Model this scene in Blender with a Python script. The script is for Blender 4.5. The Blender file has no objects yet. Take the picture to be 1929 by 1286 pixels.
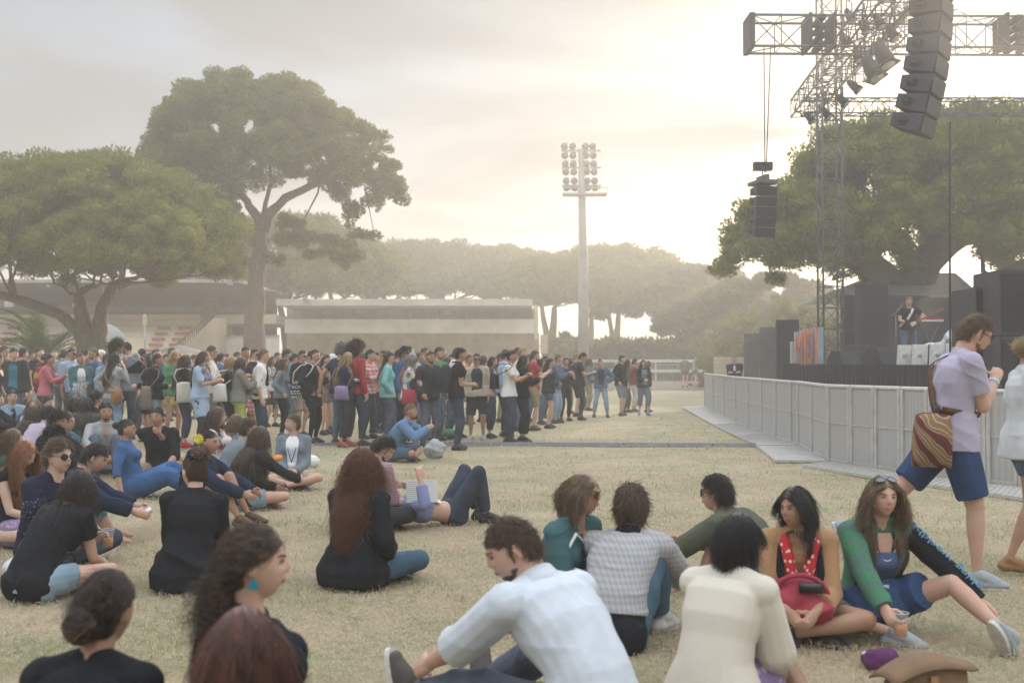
import bpy, math, random
import numpy as np
from mathutils import Vector, Matrix
C = bpy.context.scene.collection
SC = bpy.context.scene
PI = math.pi
# ---------------------------------------------------------------- camera
F, CX, HY, CH = 2100.0, 964.5, 685.0, 1.47      # focal in photo pixels, centre, horizon row, eye height
cam = bpy.data.cameras.new('camera'); camo = bpy.data.objects.new('camera', cam); C.objects.link(camo)
PITCH = math.atan((HY-643.0)/F)
camo.location = (0, 0, CH); camo.rotation_euler = (PI/2+PITCH, 0, 0)
cam.sensor_width = 36.0; cam.lens = 36.0*F/1929.0; cam.clip_end = 3000; cam.clip_start = .05
cam.dof.use_dof = True; cam.dof.focus_distance = 11.0; cam.dof.aperture_fstop = 2.8
SC.camera = camo
# ---------------------------------------------------------------- light
SUN_AZ, SUN_EL = math.radians(26), math.radians(11.3)   # to the right of the view, low behind the big pine
w = bpy.data.worlds.new('World'); SC.world = w; w.use_nodes = True
nt = w.node_tree; nt.nodes.clear(); N = nt.nodes; L = nt.links
out = N.new('ShaderNodeOutputWorld'); bg = N.new('ShaderNodeBackground'); L.new(bg.outputs[0], out.inputs[0])
sky = N.new('ShaderNodeTexSky'); sky.sky_type = 'NISHITA'; sky.sun_disc = False
sky.sun_elevation = SUN_EL; sky.sun_rotation = SUN_AZ; sky.air_density = 1.0; sky.dust_density = 3.0
tc = N.new('ShaderNodeTexCoord')
# thin cloud deck: noise stretched towards the horizon
sep = N.new('ShaderNodeSeparateXYZ'); L.new(tc.outputs['Generated'], sep.inputs[0])
def M(op, a, b=None, clamp=False):
    n = N.new('ShaderNodeMath'); n.operation = op; n.use_clamp = clamp
    for i, v in enumerate((a, b)):
        if v is None: continue
        if isinstance(v, (int, float)): n.inputs[i].default_value = v
        else: L.new(v, n.inputs[i])
    return n.outputs[0]
zz = M('ADD', M('MAXIMUM', sep.outputs[2], 0.0), .10)
comb = N.new('ShaderNodeCombineXYZ'); L.new(M('DIVIDE', sep.outputs[0], zz), comb.inputs[0]); L.new(M('DIVIDE', sep.outputs[1], zz), comb.inputs[1])
nz = N.new('ShaderNodeTexNoise'); nz.inputs['Scale'].default_value = .85; nz.inputs['Detail'].default_value = 7; nz.inputs['Roughness'].default_value = .52; nz.inputs['Distortion'].default_value = .5
L.new(comb.outputs[0], nz.inputs['Vector'])
ramp = N.new('ShaderNodeValToRGB'); L.new(nz.outputs[0], ramp.inputs[0])
ramp.color_ramp.elements[0].position = .40; ramp.color_ramp.elements[0].color = (.05,.05,.05,1)
ramp.color_ramp.elements[1].position = .57; ramp.color_ramp.elements[1].color = (1,1,1,1)
nz2 = N.new('ShaderNodeTexNoise'); nz2.inputs['Scale'].default_value = .5; nz2.inputs['Detail'].default_value = 5; L.new(comb.outputs[0], nz2.inputs['Vector'])
cc = N.new('ShaderNodeValToRGB'); L.new(nz2.outputs[0], cc.inputs[0])
cc.color_ramp.elements[0].position = .40; cc.color_ramp.elements[0].color = (1.20,1.23,1.27,1)
cc.color_ramp.elements[1].position = .58; cc.color_ramp.elements[1].color = (1.46,1.46,1.45,1)
# brighter towards the sun
dot = N.new('ShaderNodeVectorMath'); dot.operation = 'DOT_PRODUCT'; L.new(tc.outputs['Generated'], dot.inputs[0])
dot.inputs[1].default_value = (math.sin(SUN_AZ), math.cos(SUN_AZ), math.sin(math.radians(7)))
glow = M('POWER', M('MAXIMUM', dot.outputs['Value'], 0.0), 14.0)
glow2 = M('POWER', M('MAXIMUM', dot.outputs['Value'], 0.0), 160.0)
gc = N.new('ShaderNodeMix'); gc.data_type = 'RGBA'; gc.blend_type = 'ADD'; gc.inputs[0].default_value = 1.0
g1 = N.new('ShaderNodeVectorMath'); g1.operation = 'SCALE'; g1.inputs[0].default_value = (.25,.22,.17); L.new(glow, g1.inputs['Scale'])
g2 = N.new('ShaderNodeVectorMath'); g2.operation = 'SCALE'; g2.inputs[0].default_value = (4,3.3,2.2); L.new(glow2, g2.inputs['Scale'])
ga = N.new('ShaderNodeVectorMath'); L.new(g1.outputs[0], ga.inputs[0]); L.new(g2.outputs[0], ga.inputs[1])
L.new(cc.outputs[0], gc.inputs[6]); L.new(ga.outputs[0], gc.inputs[7])
mx = N.new('ShaderNodeMix'); mx.data_type = 'RGBA'
L.new(ramp.outputs[0], mx.inputs[0])
skyb = N.new('ShaderNodeVectorMath'); skyb.operation='MULTIPLY_ADD'; L.new(sky.outputs[0], skyb.inputs[0]); skyb.inputs[1].default_value=(.13,.13,.13); skyb.inputs[2].default_value=(1.0,1.16,1.40)
L.new(skyb.outputs[0], mx.inputs[6]); L.new(gc.outputs[2], mx.inputs[7])
up = N.new('ShaderNodeMapRange'); up.interpolation_type = 'SMOOTHSTEP'; L.new(sep.outputs[2], up.inputs[0]); up.inputs[1].default_value = .34; up.inputs[2].default_value = .62; up.inputs[3].default_value = 1.0; up.inputs[4].default_value = 5.0  # sky above the view brightened, added as ambient fill for the scene
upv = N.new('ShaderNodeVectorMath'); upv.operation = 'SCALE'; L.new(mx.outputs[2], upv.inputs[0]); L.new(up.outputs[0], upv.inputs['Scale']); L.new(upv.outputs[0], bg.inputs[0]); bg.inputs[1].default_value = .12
sl = bpy.data.lights.new('sun', 'SUN'); sl.energy = 2.0; sl.angle = math.radians(1.2); sl.color = (1.0,.84,.64)
so = bpy.data.objects.new('sun', sl); C.objects.link(so)
sd = Vector((math.sin(SUN_AZ)*math.cos(SUN_EL), math.cos(SUN_AZ)*math.cos(SUN_EL), math.sin(SUN_EL)))
so.rotation_euler = sd.to_track_quat('Z', 'Y').to_euler(); so.location = (20, 20, 30)
SC.view_settings.view_transform = 'Standard'; SC.view_settings.look = 'None'; SC.view_settings.gamma = 1; SC.view_settings.exposure = 1.34
SC.view_settings.use_curve_mapping = False
SC.render.engine = 'CYCLES'; SC.cycles.use_denoising = True
SC.cycles.max_bounces = 6; SC.cycles.volume_bounces = 1; SC.cycles.transparent_max_bounces = 6
SC.cycles.use_adaptive_sampling = True
# ---------------------------------------------------------------- helpers
R = random.Random(7); NR = np.random.default_rng(7)
def sstep(a, b, x):
    t = np.clip((np.asarray(x, float)-a)/(b-a), 0, 1); return t*t*(3-2*t)
def gz(x, y):                                    # height of the lawn: almost flat, a slight rise to the left
    return .13*sstep(12, 17, y)*sstep(-2.5, -6, x)*(1-sstep(30, 45, y))+.35*sstep(52, 64, y)
_cp, _sp = math.cos(PITCH), math.sin(PITCH)
def ray(px, py):
    a, b = (px-CX)/F, (643.0-py)/F
    return a, _cp-b*_sp, _sp+b*_cp
def at(px, py, D):                               # photo pixel + distance -> point
    a, y, z = ray(px, py); s = D/y
    return Vector((a*s, D, CH+z*s))
def ground(px, py):
    a, y, z = ray(px, py); s = -CH/z
    for _ in range(6): s = -(CH-float(gz(a*s, y*s)))/z
    return Vector((a*s, y*s, float(gz(a*s, y*s))))
_mats = {}
def rgb(c):
    return (c[0], c[1], c[2], 1)
def nodes(m):
    m.use_nodes = True; n = m.node_tree.nodes; n.clear(); l = m.node_tree.links
    o = n.new('ShaderNodeOutputMaterial'); b = n.new('ShaderNodeBsdfPrincipled'); l.new(b.outputs[0], o.inputs[0])
    return n, l, b
def mat(col, rough=.7, kind='plain', scale=8, col2=None, bump=.0, bscale=60, metal=0.0, spec=.3, alpha=1.0, col3=None):
    """procedural material with colour variation and bump"""
    key = (tuple(col), rough, kind, scale, col2 and tuple(col2), bump, bscale, metal, spec, alpha, col3 and tuple(col3))
    if key in _mats: return _mats[key]
    m = bpy.data.materials.new(kind); n, l, b = nodes(m); _mats[key] = m
    b.inputs['Roughness'].default_value = rough; b.inputs['Metallic'].default_value = metal
    b.inputs['Specular IOR Level'].default_value = spec; b.inputs['Alpha'].default_value = alpha
    t = n.new('ShaderNodeTexCoord'); co = t.outputs['Object']
    def noise(s, d=4, src=co, dist=0):
        x = n.new('ShaderNodeTexNoise'); x.inputs['Scale'].default_value = s; x.inputs['Detail'].default_value = d; x.inputs['Distortion'].default_value = dist; l.new(src, x.inputs['Vector']); return x.outputs[0]
    def mixc(f, a, c):
        x = n.new('ShaderNodeMix'); x.data_type = 'RGBA'
        if isinstance(f, (int, float)): x.inputs[0].default_value = f
        else: l.new(f, x.inputs[0])
        for i, v in ((6, a), (7, c)):
            if isinstance(v, tuple): x.inputs[i].default_value = rgb(v)
            else: l.new(v, x.inputs[i])
        return x.outputs[2]
    def math_(op, a, c=None, cl=False):
        x = n.new('ShaderNodeMath'); x.operation = op; x.use_clamp = cl
        for i, v in enumerate((a, c)):
            if v is None: continue
            if isinstance(v, (int, float)): x.inputs[i].default_value = v
            else: l.new(v, x.inputs[i])
        return x.outputs[0]
    def rampf(f, p0, p1):
        x = n.new('ShaderNodeMapRange'); l.new(f, x.inputs[0]); x.inputs[1].default_value = p0; x.inputs[2].default_value = p1; return x.outputs[0]
    c1 = tuple(col); c2 = tuple(col2) if col2 else tuple(v*.72 for v in col)
    h = None
    if kind in ('plain', 'paint'):
        base = mixc(rampf(noise(scale), .35, .7), c1, c2); 
    elif kind == 'fabric':
        base = mixc(rampf(noise(scale*1.2, 5), .4, .65), c1, tuple(.5*(a+b_) for a, b_ in zip(c1, c2)))
    elif kind == 'denim':
        f = noise(5, 3); g = noise(140, 2)
        base = mixc(rampf(f, .35, .7), c1, tuple(min(1, v*1.5+.02) for v in c1)); base = mixc(math_('MULTIPLY', g, .35), base, tuple(v*.5 for v in c1))
    elif kind in ('plaid', 'check', 'stripe'):
        s = n.new('ShaderNodeSeparateXYZ'); l.new(co, s.inputs[0])
        def st(o, k): return math_('GREATER_THAN', math_('FRACT', math_('MULTIPLY', o, k)), .5)
        az = math_('ADD', s.outputs[0], math_('MULTIPLY', s.outputs[1], .8))
        a = st(s.outputs[2], scale); c_ = st(az, scale)
        if kind == 'stripe': base = mixc(a, c1, c2)
        else: base = mixc(math_('MULTIPLY', math_('ADD', a, c_), .5), c1, c2)
        if col3: base = mixc(math_('GREATER_THAN', math_('FRACT', math_('MULTIPLY', s.outputs[2], scale*.5)), .9), base, tuple(col3))
    elif kind in ('floral', 'dots'):
        v = n.new('ShaderNodeTexVoronoi'); v.inputs['Scale'].default_value = scale; l.new(co, v.inputs['Vector'])
        f = math_('LESS_THAN', v.outputs[0], .30 if kind == 'floral' else .22)
        base = mixc(f, c1, c2)
        if col3: base = mixc(math_('MULTIPLY', math_('GREATER_THAN', noise(scale*.8), .56), .9), base, tuple(col3))
    elif kind == 'swirl':
        wv = n.new('ShaderNodeTexWave'); wv.inputs['Scale'].default_value = scale; wv.bands_direction = 'DIAGONAL'; wv.inputs['Distortion'].default_value = 7.0; wv.inputs['Detail Scale'].default_value = .8; l.new(co, wv.inputs['Vector'])
        base = mixc(math_('GREATER_THAN', wv.outputs[0], .55), c1, c2); base = mixc(math_('GREATER_THAN', math_('SINE', math_('MULTIPLY', wv.outputs[0], 12.5)), .75), base, tuple(col3))
    elif kind == 'knit':
        wv = n.new('ShaderNodeTexWave'); wv.inputs['Scale'].default_value = scale; wv.bands_direction = 'Z'; wv.inputs['Distortion'].default_value = 1.0; l.new(co, wv.inputs['Vector'])
        base = mixc(wv.outputs[0], c1, c2); h = wv.outputs[0]
    elif kind == 'skin':
        f = rampf(noise(9, 3), .35, .7); base = mixc(f, c1, (c1[0]*.93, c1[1]*.80, c1[2]*.74)); base = mixc(math_('MULTIPLY', noise(120, 2), .18), base, tuple(v*.6 for v in c1))
        b.inputs['Subsurface Weight'].default_value = .12; b.inputs['Subsurface Radius'].default_value = (.012,.005,.003); b.inputs['Subsurface Scale'].default_value = 1
    elif kind == 'hair':
        g = n.new('ShaderNodeNewGeometry'); f = g.outputs['Random Per Island']
        base = mixc(f, tuple(v*.4 for v in c1), tuple(min(1, v*1.7) for v in c1)); base = mixc(math_('MULTIPLY', rampf(noise(24, 2), .35, .65), .75), base, c2 if col2 else c1)
    elif kind == 'leaf':
        g = n.new('ShaderNodeNewGeometry'); f = g.outputs['Random Per Island']
        base = mixc(f, c1, c2); base = mixc(rampf(noise(scale), .4, .7), base, tuple(v*1.5 for v in c1) if col3 is None else tuple(col3))
        tr = n.new('ShaderNodeBsdfTranslucent'); l.new(base, tr.inputs[0]); ms = n.new('ShaderNodeMixShader'); ms.inputs[0].default_value = .35
        o = [x for x in n if x.type == 'OUTPUT_MATERIAL'][0]
        l.new(b.outputs[0], ms.inputs[1]); l.new(tr.outputs[0], ms.inputs[2]); l.new(ms.outputs[0], o.inputs[0])
    elif kind == 'bark':
        mp = n.new('ShaderNodeMapping'); mp.inputs['Scale'].default_value = (1, 1, .28); l.new(co, mp.inputs[0])
        v = n.new('ShaderNodeTexVoronoi'); v.inputs['Scale'].default_value = scale; v.feature = 'DISTANCE_TO_EDGE'; l.new(mp.outputs[0], v.inputs['Vector'])
        f = rampf(v.outputs[0], 0, .30); base = mixc(f, c2, mixc(rampf(noise(9, 5), .3, .7), c1, tuple(v_*.6 for v_ in c1))); h = f
    elif kind == 'metal':
        base = mixc(rampf(noise(scale), .4, .7), c1, c2)
    else: base = mixc(0.0, c1, c2)
    l.new(base, b.inputs['Base Color'])
    if bump:
        bn = n.new('ShaderNodeBump'); bn.inputs['Strength'].default_value = min(1, bump); bn.inputs['Distance'].default_value = .02 if kind in ('bark', 'paint', 'plain', 'metal') else .005
        hh = noise(bscale, 4, dist=.6)
        if h is not None: hh = math_('ADD', math_('MULTIPLY', hh, .4), h)
        l.new(hh, bn.inputs['Height']); l.new(bn.outputs[0], b.inputs['Normal'])
    return m
def tag(o, label=None, cat=None, group=None, kind=None):
    if label: o['label'] = label
    if cat: o['category'] = cat
    if group: o['group'] = group
    if kind: o['kind'] = kind
    return o
def empty(name, loc=(0,0,0), rz=0, label=None, cat=None, group=None):
    o = bpy.data.objects.new(name, None); C.objects.link(o); o.location = loc; o.rotation_euler = (0,0,rz); o.empty_display_size = .1
    return tag(o, label, cat, group)
class MB:                                        # collects polygons, links them as one mesh object
    def __init__(s): s.v = []; s.f = []; s.n = 0; s.sg = []
    def add(s, v, f):
        v = np.asarray(v, float); s.v.append(v)
        s.f.extend([tuple(i+s.n for i in q) for q in f]); s.n += len(v); s.sg.append(f)
    def box(s, c, size, M=None, rz=0):
        x, y, z = [q/2 for q in size]
        v = np.array([(a*x, b*y, c_*z) for c_ in (-1, 1) for b in (-1, 1) for a in (-1, 1)])
        if rz: v = v @ np.array(Matrix.Rotation(rz, 3, 'Z')).T
        if M is not None: v = v @ np.array(M.to_3x3() if hasattr(M, 'to_3x3') else M).T
        s.add(v+np.array(c), [(0,2,3,1),(4,5,7,6),(0,1,5,4),(2,6,7,3),(0,4,6,2),(1,3,7,5)])
    def quad(s, a, b, c, d): s.add([a,b,c,d], [(0,1,2,3)])
    def tube(s, pts, r, n=8, caps=True, smooth=False):
        pts = [np.array(p, float) for p in pts]; k = len(pts)
        rr = list(r) if hasattr(r, '__len__') else [r]*k
        vs = []; ref = None
        for i in range(k):
            t = pts[min(i+1, k-1)]-pts[max(i-1, 0)]; t = t/(np.linalg.norm(t)+1e-9)
            if ref is None: ref = np.array((0,0,1.)) if abs(t[2]) < .9 else np.array((1.,0,0))
            u = np.cross(t, ref); u /= np.linalg.norm(u)+1e-9; v = np.cross(u, t); ref = v if True else ref
            a = np.arange(n)*2*PI/n
            vs.append(pts[i]+rr[i]*(np.cos(a)[:,None]*u+np.sin(a)[:,None]*v))
        fs = [(i*n+j, i*n+(j+1)%n, (i+1)*n+(j+1)%n, (i+1)*n+j) for i in range(k-1) for j in range(n)]
        if caps: fs += [tuple(range(n))[::-1], tuple((k-1)*n+j for j in range(n))]
        s.add(np.vstack(vs), fs)
    def prism(s, poly, h0, h1, axis='z', M=None):
        k = len(poly); v = [(p[0], p[1], h0) for p in poly]+[(p[0], p[1], h1) for p in poly]
        v = np.array(v, float)
        if M is not None: v = v @ np.array(M)[:3,:3].T + np.array(M)[:3,3]
        s.add(v, [tuple(range(k))[::-1], tuple(range(k, 2*k))]+[(i, (i+1)%k, k+(i+1)%k, k+i) for i in range(k)])
    def sphere(s, c, r, n=12, m=8, M=None):
        r = np.array(r if hasattr(r, '__len__') else (r, r, r), float)
        vs = [(0,0,-1)]+[(math.cos(-PI/2+PI*i/m)*math.cos(2*PI*j/n), math.cos(-PI/2+PI*i/m)*math.sin(2*PI*j/n), math.sin(-PI/2+PI*i/m)) for i in range(1, m) for j in range(n)]+[(0,0,1)]
        v = np.array(vs)*r
        if M is not None: v = v @ np.array(M)[:3,:3].T
        fs = [(0, 1+(j+1)%n, 1+j) for j in range(n)]+[(1+(i*n)+j, 1+i*n+(j+1)%n, 1+(i+1)*n+(j+1)%n, 1+(i+1)*n+j) for i in range(m-2) for j in range(n)]
        e = len(vs)-1; fs += [(e, 1+(m-2)*n+j, 1+(m-2)*n+(j+1)%n) for j in range(n)]
        s.add(v+np.array(c, float), fs)
    def each(s, name, material, parent=None, smooth=True):      # every piece an object of its own
        for v, f in zip(s.v, s.sg):
            m = MB(); m.add(v, f); m.build(name, material, parent, smooth)
    def build(s, name, material, parent=None, smooth=True, loc=None):
        me = bpy.data.meshes.new(name)
        v = np.vstack(s.v) if s.v else np.zeros((0,3))
        ls = np.array([len(q) for q in s.f]); li = np.concatenate([np.array(q) for q in s.f]) if s.f else np.zeros(0)
        me.vertices.add(len(v)); me.vertices.foreach_set('co', v.astype(np.float32).ravel())
        me.loops.add(int(ls.sum())); me.loops.foreach_set('vertex_index', li.astype(np.int32))
        me.polygons.add(len(ls)); me.polygons.foreach_set('loop_start', np.concatenate([[0], np.cumsum(ls)[:-1]]).astype(np.int32))
        me.polygons.foreach_set('use_smooth', np.full(len(ls), smooth))
        me.update(calc_edges=True)
        if material: me.materials.append(material)
        o = bpy.data.objects.new(name, me); C.objects.link(o)
        if parent: o.parent = parent
        if loc is not None: o.location = loc
        return o
def fastmesh(name, v, f, k, material, parent=None, smooth=True):   # v: (n,3), f: (m,k) index array
    me = bpy.data.meshes.new(name); v = np.asarray(v, np.float32); f = np.asarray(f, np.int32)
    me.vertices.add(len(v)); me.vertices.foreach_set('co', v.ravel())
    me.loops.add(f.size); me.loops.foreach_set('vertex_index', f.ravel())
    me.polygons.add(len(f)); me.polygons.foreach_set('loop_start', (np.arange(len(f))*k).astype(np.int32))
    me.polygons.foreach_set('use_smooth', np.full(len(f), smooth)); me.update(calc_edges=True)
    me.materials.append(material)
    o = bpy.data.objects.new(name, me); C.objects.link(o)
    if parent: o.parent = parent
    return o
# ================================================================ ground
def ground_material():
    m = bpy.data.materials.new('dry_lawn'); n, l, b = nodes(m)
    t = n.new('ShaderNodeTexCoord')
    def noise(s, d=5, dist=0.):
        x = n.new('ShaderNodeTexNoise'); x.inputs['Scale'].default_value = s; x.inputs['Detail'].default_value = d; x.inputs['Distortion'].default_value = dist; l.new(t.outputs['Object'], x.inputs['Vector']); return x.outputs[0]
    def rf(f, a, c, o=1.0):
        x = n.new('ShaderNodeMapRange'); l.new(f, x.inputs[0]); x.inputs[1].default_value = a; x.inputs[2].default_value = c; x.inputs[4].default_value = o; return x.outputs[0]
    def mx(f, a, c):
        x = n.new('ShaderNodeMix'); x.data_type = 'RGBA'; l.new(f, x.inputs[0])
        for i, v in ((6, a), (7, c)):
            if isinstance(v, tuple): x.inputs[i].default_value = rgb(v)
            else: l.new(v, x.inputs[i])
        return x.outputs[2]
    c = mx(rf(noise(40, 6), .35, .65), (.48,.39,.265), (.35,.275,.185))
    c = mx(rf(noise(1.1, 6, .6), .46, .62, .8), c, (.24,.25,.13))
    c = mx(rf(noise(.35, 4), .45, .7, .6), c, (.50,.43,.32))
    c = mx(rf(noise(9, 6), .55, .75, .6), c, (.34,.27,.19))
    c = mx(rf(noise(.9, 7, 1.), .50, .60, .7), c, (.31,.30,.18)); l.new(c, b.inputs['Base Color']); b.inputs['Roughness'].default_value = .95; b.inputs['Specular IOR Level'].default_value = .1
    bp = n.new('ShaderNodeBump'); bp.inputs['Strength'].default_value = .8; bp.inputs['Distance'].default_value = .03; l.new(noise(55, 8), bp.inputs['Height']); l.new(bp.outputs[0], b.inputs['Normal'])
    return m
def grid_sheet(name, xs, ys, zf, m):
    X, Y = np.meshgrid(xs, ys); Z = zf(X, Y); v = np.stack([X.ravel(), Y.ravel(), Z.ravel()], 1)
    nx, ny = len(xs), len(ys); i = (np.arange(ny-1)[:,None]*nx+np.arange(nx-1)[None,:]).ravel()
    return fastmesh(name, v, np.stack([i, i+1, i+nx+1, i+nx], 1), 4, m)
gxs = np.unique(np.concatenate([[-300, -150, -60], np.linspace(-30, 30, 121), [60, 150, 300]]))
gys = np.unique(np.concatenate([[-60, -20], np.linspace(-2, 50, 105), np.linspace(52, 100, 25), [150, 320]]))
tag(grid_sheet('ground', gxs, gys, lambda x, y: gz(x, y)+.012*np.sin(x*1.7+np.cos(y*.9)*2)*np.sin(y*1.3)*(np.abs(y) < 40), ground_material()), kind='structure')
# race track of dark sand behind the crowd
tag(grid_sheet('track', np.linspace(-200, 200, 5), np.linspace(57, 76, 15), lambda x, y: gz(x, y)+.03, mat((.22,.17,.14), .9, 'plain', 3, (.17,.13,.11), .4, 30)), kind='structure')
# blades of dry grass
def grass():
    P = []
    for (d0, d1, dens, ln, wd) in ((2.2, 5.5, 7500, .035, .0030), (5.5, 10, 3600, .040, .0045), (10, 15, 1100, .05, .007), (15, 22, 420, .05, .010), (22, 32, 120, .055, .014)):
        area = .96*(d1*d1-d0*d0)/2; k = int(area*dens)
        d = np.sqrt(NR.random(k)*(d1*d1-d0*d0)+d0*d0); x = (NR.random(k)-.5)*.98*d
        P.append(np.stack([x, d, np.full(k, ln), np.full(k, wd)], 1))
    P = np.vstack(P); n1 = np.sin(P[:,0]*2.1+np.sin(P[:,1]*1.7)*1.5)+np.sin(P[:,1]*2.9+P[:,0])+.8*np.sin(P[:,0]*6+P[:,1]*5)
    for green in (False, True):
        sel = (NR.random(len(P)) < np.clip(.10+.19*n1, .01, .55)*np.clip(1.25-P[:,1]/16, .25, 1)) == green
        Q = P[sel]; k = len(Q); a = NR.random(k)*2*PI; lean = np.where(NR.random(k) < (.6 if green else .88), 1.3+.25*NR.random(k), .5+.7*NR.random(k))
        ln = Q[:,2]*(.5+NR.random(k))*(1.15 if green else 1.0)
        dx, dy = np.cos(a), np.sin(a); z0 = gz(Q[:,0], Q[:,1])+.006+.014*NR.random(k)
        b = np.stack([Q[:,0], Q[:,1], z0], 1); sd_ = np.stack([-dy, dx, 0*dx], 1)*Q[:,3:4]*.5
        mid = b+np.stack([dx*np.sin(lean)*.5, dy*np.sin(lean)*.5, np.cos(lean)*.6+.05], 1)*ln[:,None]
        tip = b+np.stack([dx*np.sin(lean), dy*np.sin(lean), np.cos(lean)*.85+.04*NR.random(k)], 1)*ln[:,None]
        v = np.stack([b-sd_, b+sd_, mid+sd_*.8, mid-sd_*.8, tip], 1).reshape(-1, 3); i = np.arange(k)*5
        f = np.concatenate([np.stack([i, i+1, i+2], 1), np.stack([i, i+2, i+3], 1), np.stack([i+3, i+2, i+4], 1)])
        m = mat((.22,.26,.12), .8, 'leaf', 2, (.32,.33,.17), col3=(.27,.29,.14)) if green else mat((.60,.50,.35), .85, 'leaf', 3, (.43,.345,.235), col3=(.52,.43,.29))
        o = fastmesh('green_grass' if green else 'dry_grass', v, f, 3, m)
        tag(o, 'fresh green grass blades growing in patches of the lawn' if green else 'dry straw coloured grass matted over the lawn', 'grass', kind='stuff')
grass()
# ================================================================ trees
def leafmesh(name, cl, per, size, m, parent, squash=.75, up=.3, rng=None):
    """cl: (n,4) clump centres + radius; small pointed leaf faces through each clump"""
    rng = rng or NR; cl = np.asarray(cl); k = (per*(cl[:,3]/cl[:,3].mean())**2).astype(int).clip(8)
    idx = np.repeat(np.arange(len(cl)), k); n = len(idx)
    d = rng.normal(size=(n,3)); d /= np.linalg.norm(d, axis=1)[:,None]
    r = cl[idx,3]*(.55+.5*rng.random(n)**.7); d2 = d*np.array((1,1,squash))
    c = cl[idx,:3]+d2*r[:,None]
    ax = d*.8+rng.normal(size=(n,3))*.55+np.array((0,0,up)); ax /= np.linalg.norm(ax, axis=1)[:,None]
    sd_ = np.cross(ax, rng.normal(size=(n,3))); sd_ /= np.linalg.norm(sd_, axis=1)[:,None]
    s = size*(.6+.8*rng.random(n)); a = c-ax*s[:,None]*.4; b = c+ax*s[:,None]; 
    w_ = sd_*(s*.30)[:,None]; mid = c+ax*s[:,None]*.1
    v = np.stack([a, mid-w_, b, mid+w_], 1).reshape(-1, 3); i = np.arange(n)*4
    return fastmesh(name, v, np.stack([i, i+1, i+2, i+3], 1), 4, m, parent, smooth=False)
def cores(mb, cl, f=.62, squash=.7, rng=None):
    rng = rng or NR
    for c in cl: mb.sphere(c[:3], (c[3]*f, c[3]*f, c[3]*f*squash), 7, 5)
def limb(mb, a, b, r0, r1, wob=.12, n=6, sag=0.):
    a = np.array(a, float); b = np.array(b, float); L_ = np.linalg.norm(b-a); pts = []
    o = [np.zeros(3)]+[NR.normal(size=3)*wob*L_/n for _ in range(n)]; acc = np.zeros(3)
    for i in range(n+1):
        t = i/n; acc = acc*.6+o[i]; pts.append(a*(1-t)+b*t+acc*math.sin(PI*t)+np.array((0,0,sag*math.sin(PI*t))))
    mb.tube(pts, [r0+(r1-r0)*(i/n)**.8 for i in range(n+1)], 7)
    return pts
BARK = mat((.25,.18,.135), .9, 'bark', 9, (.15,.105,.08), .9, 25)
NEEDLE = [mat((.105,.122,.016), .75, 'leaf', .9, (.19,.19,.030), col3=(.15,.16,.024)),
          mat((.062,.075,.016), .75, 'leaf', .7, (.115,.12,.026), col3=(.09,.098,.022)),
          mat((.15,.175,.022), .75, 'leaf', .9, (.26,.25,.038), col3=(.21,.215,.030))]
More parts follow.
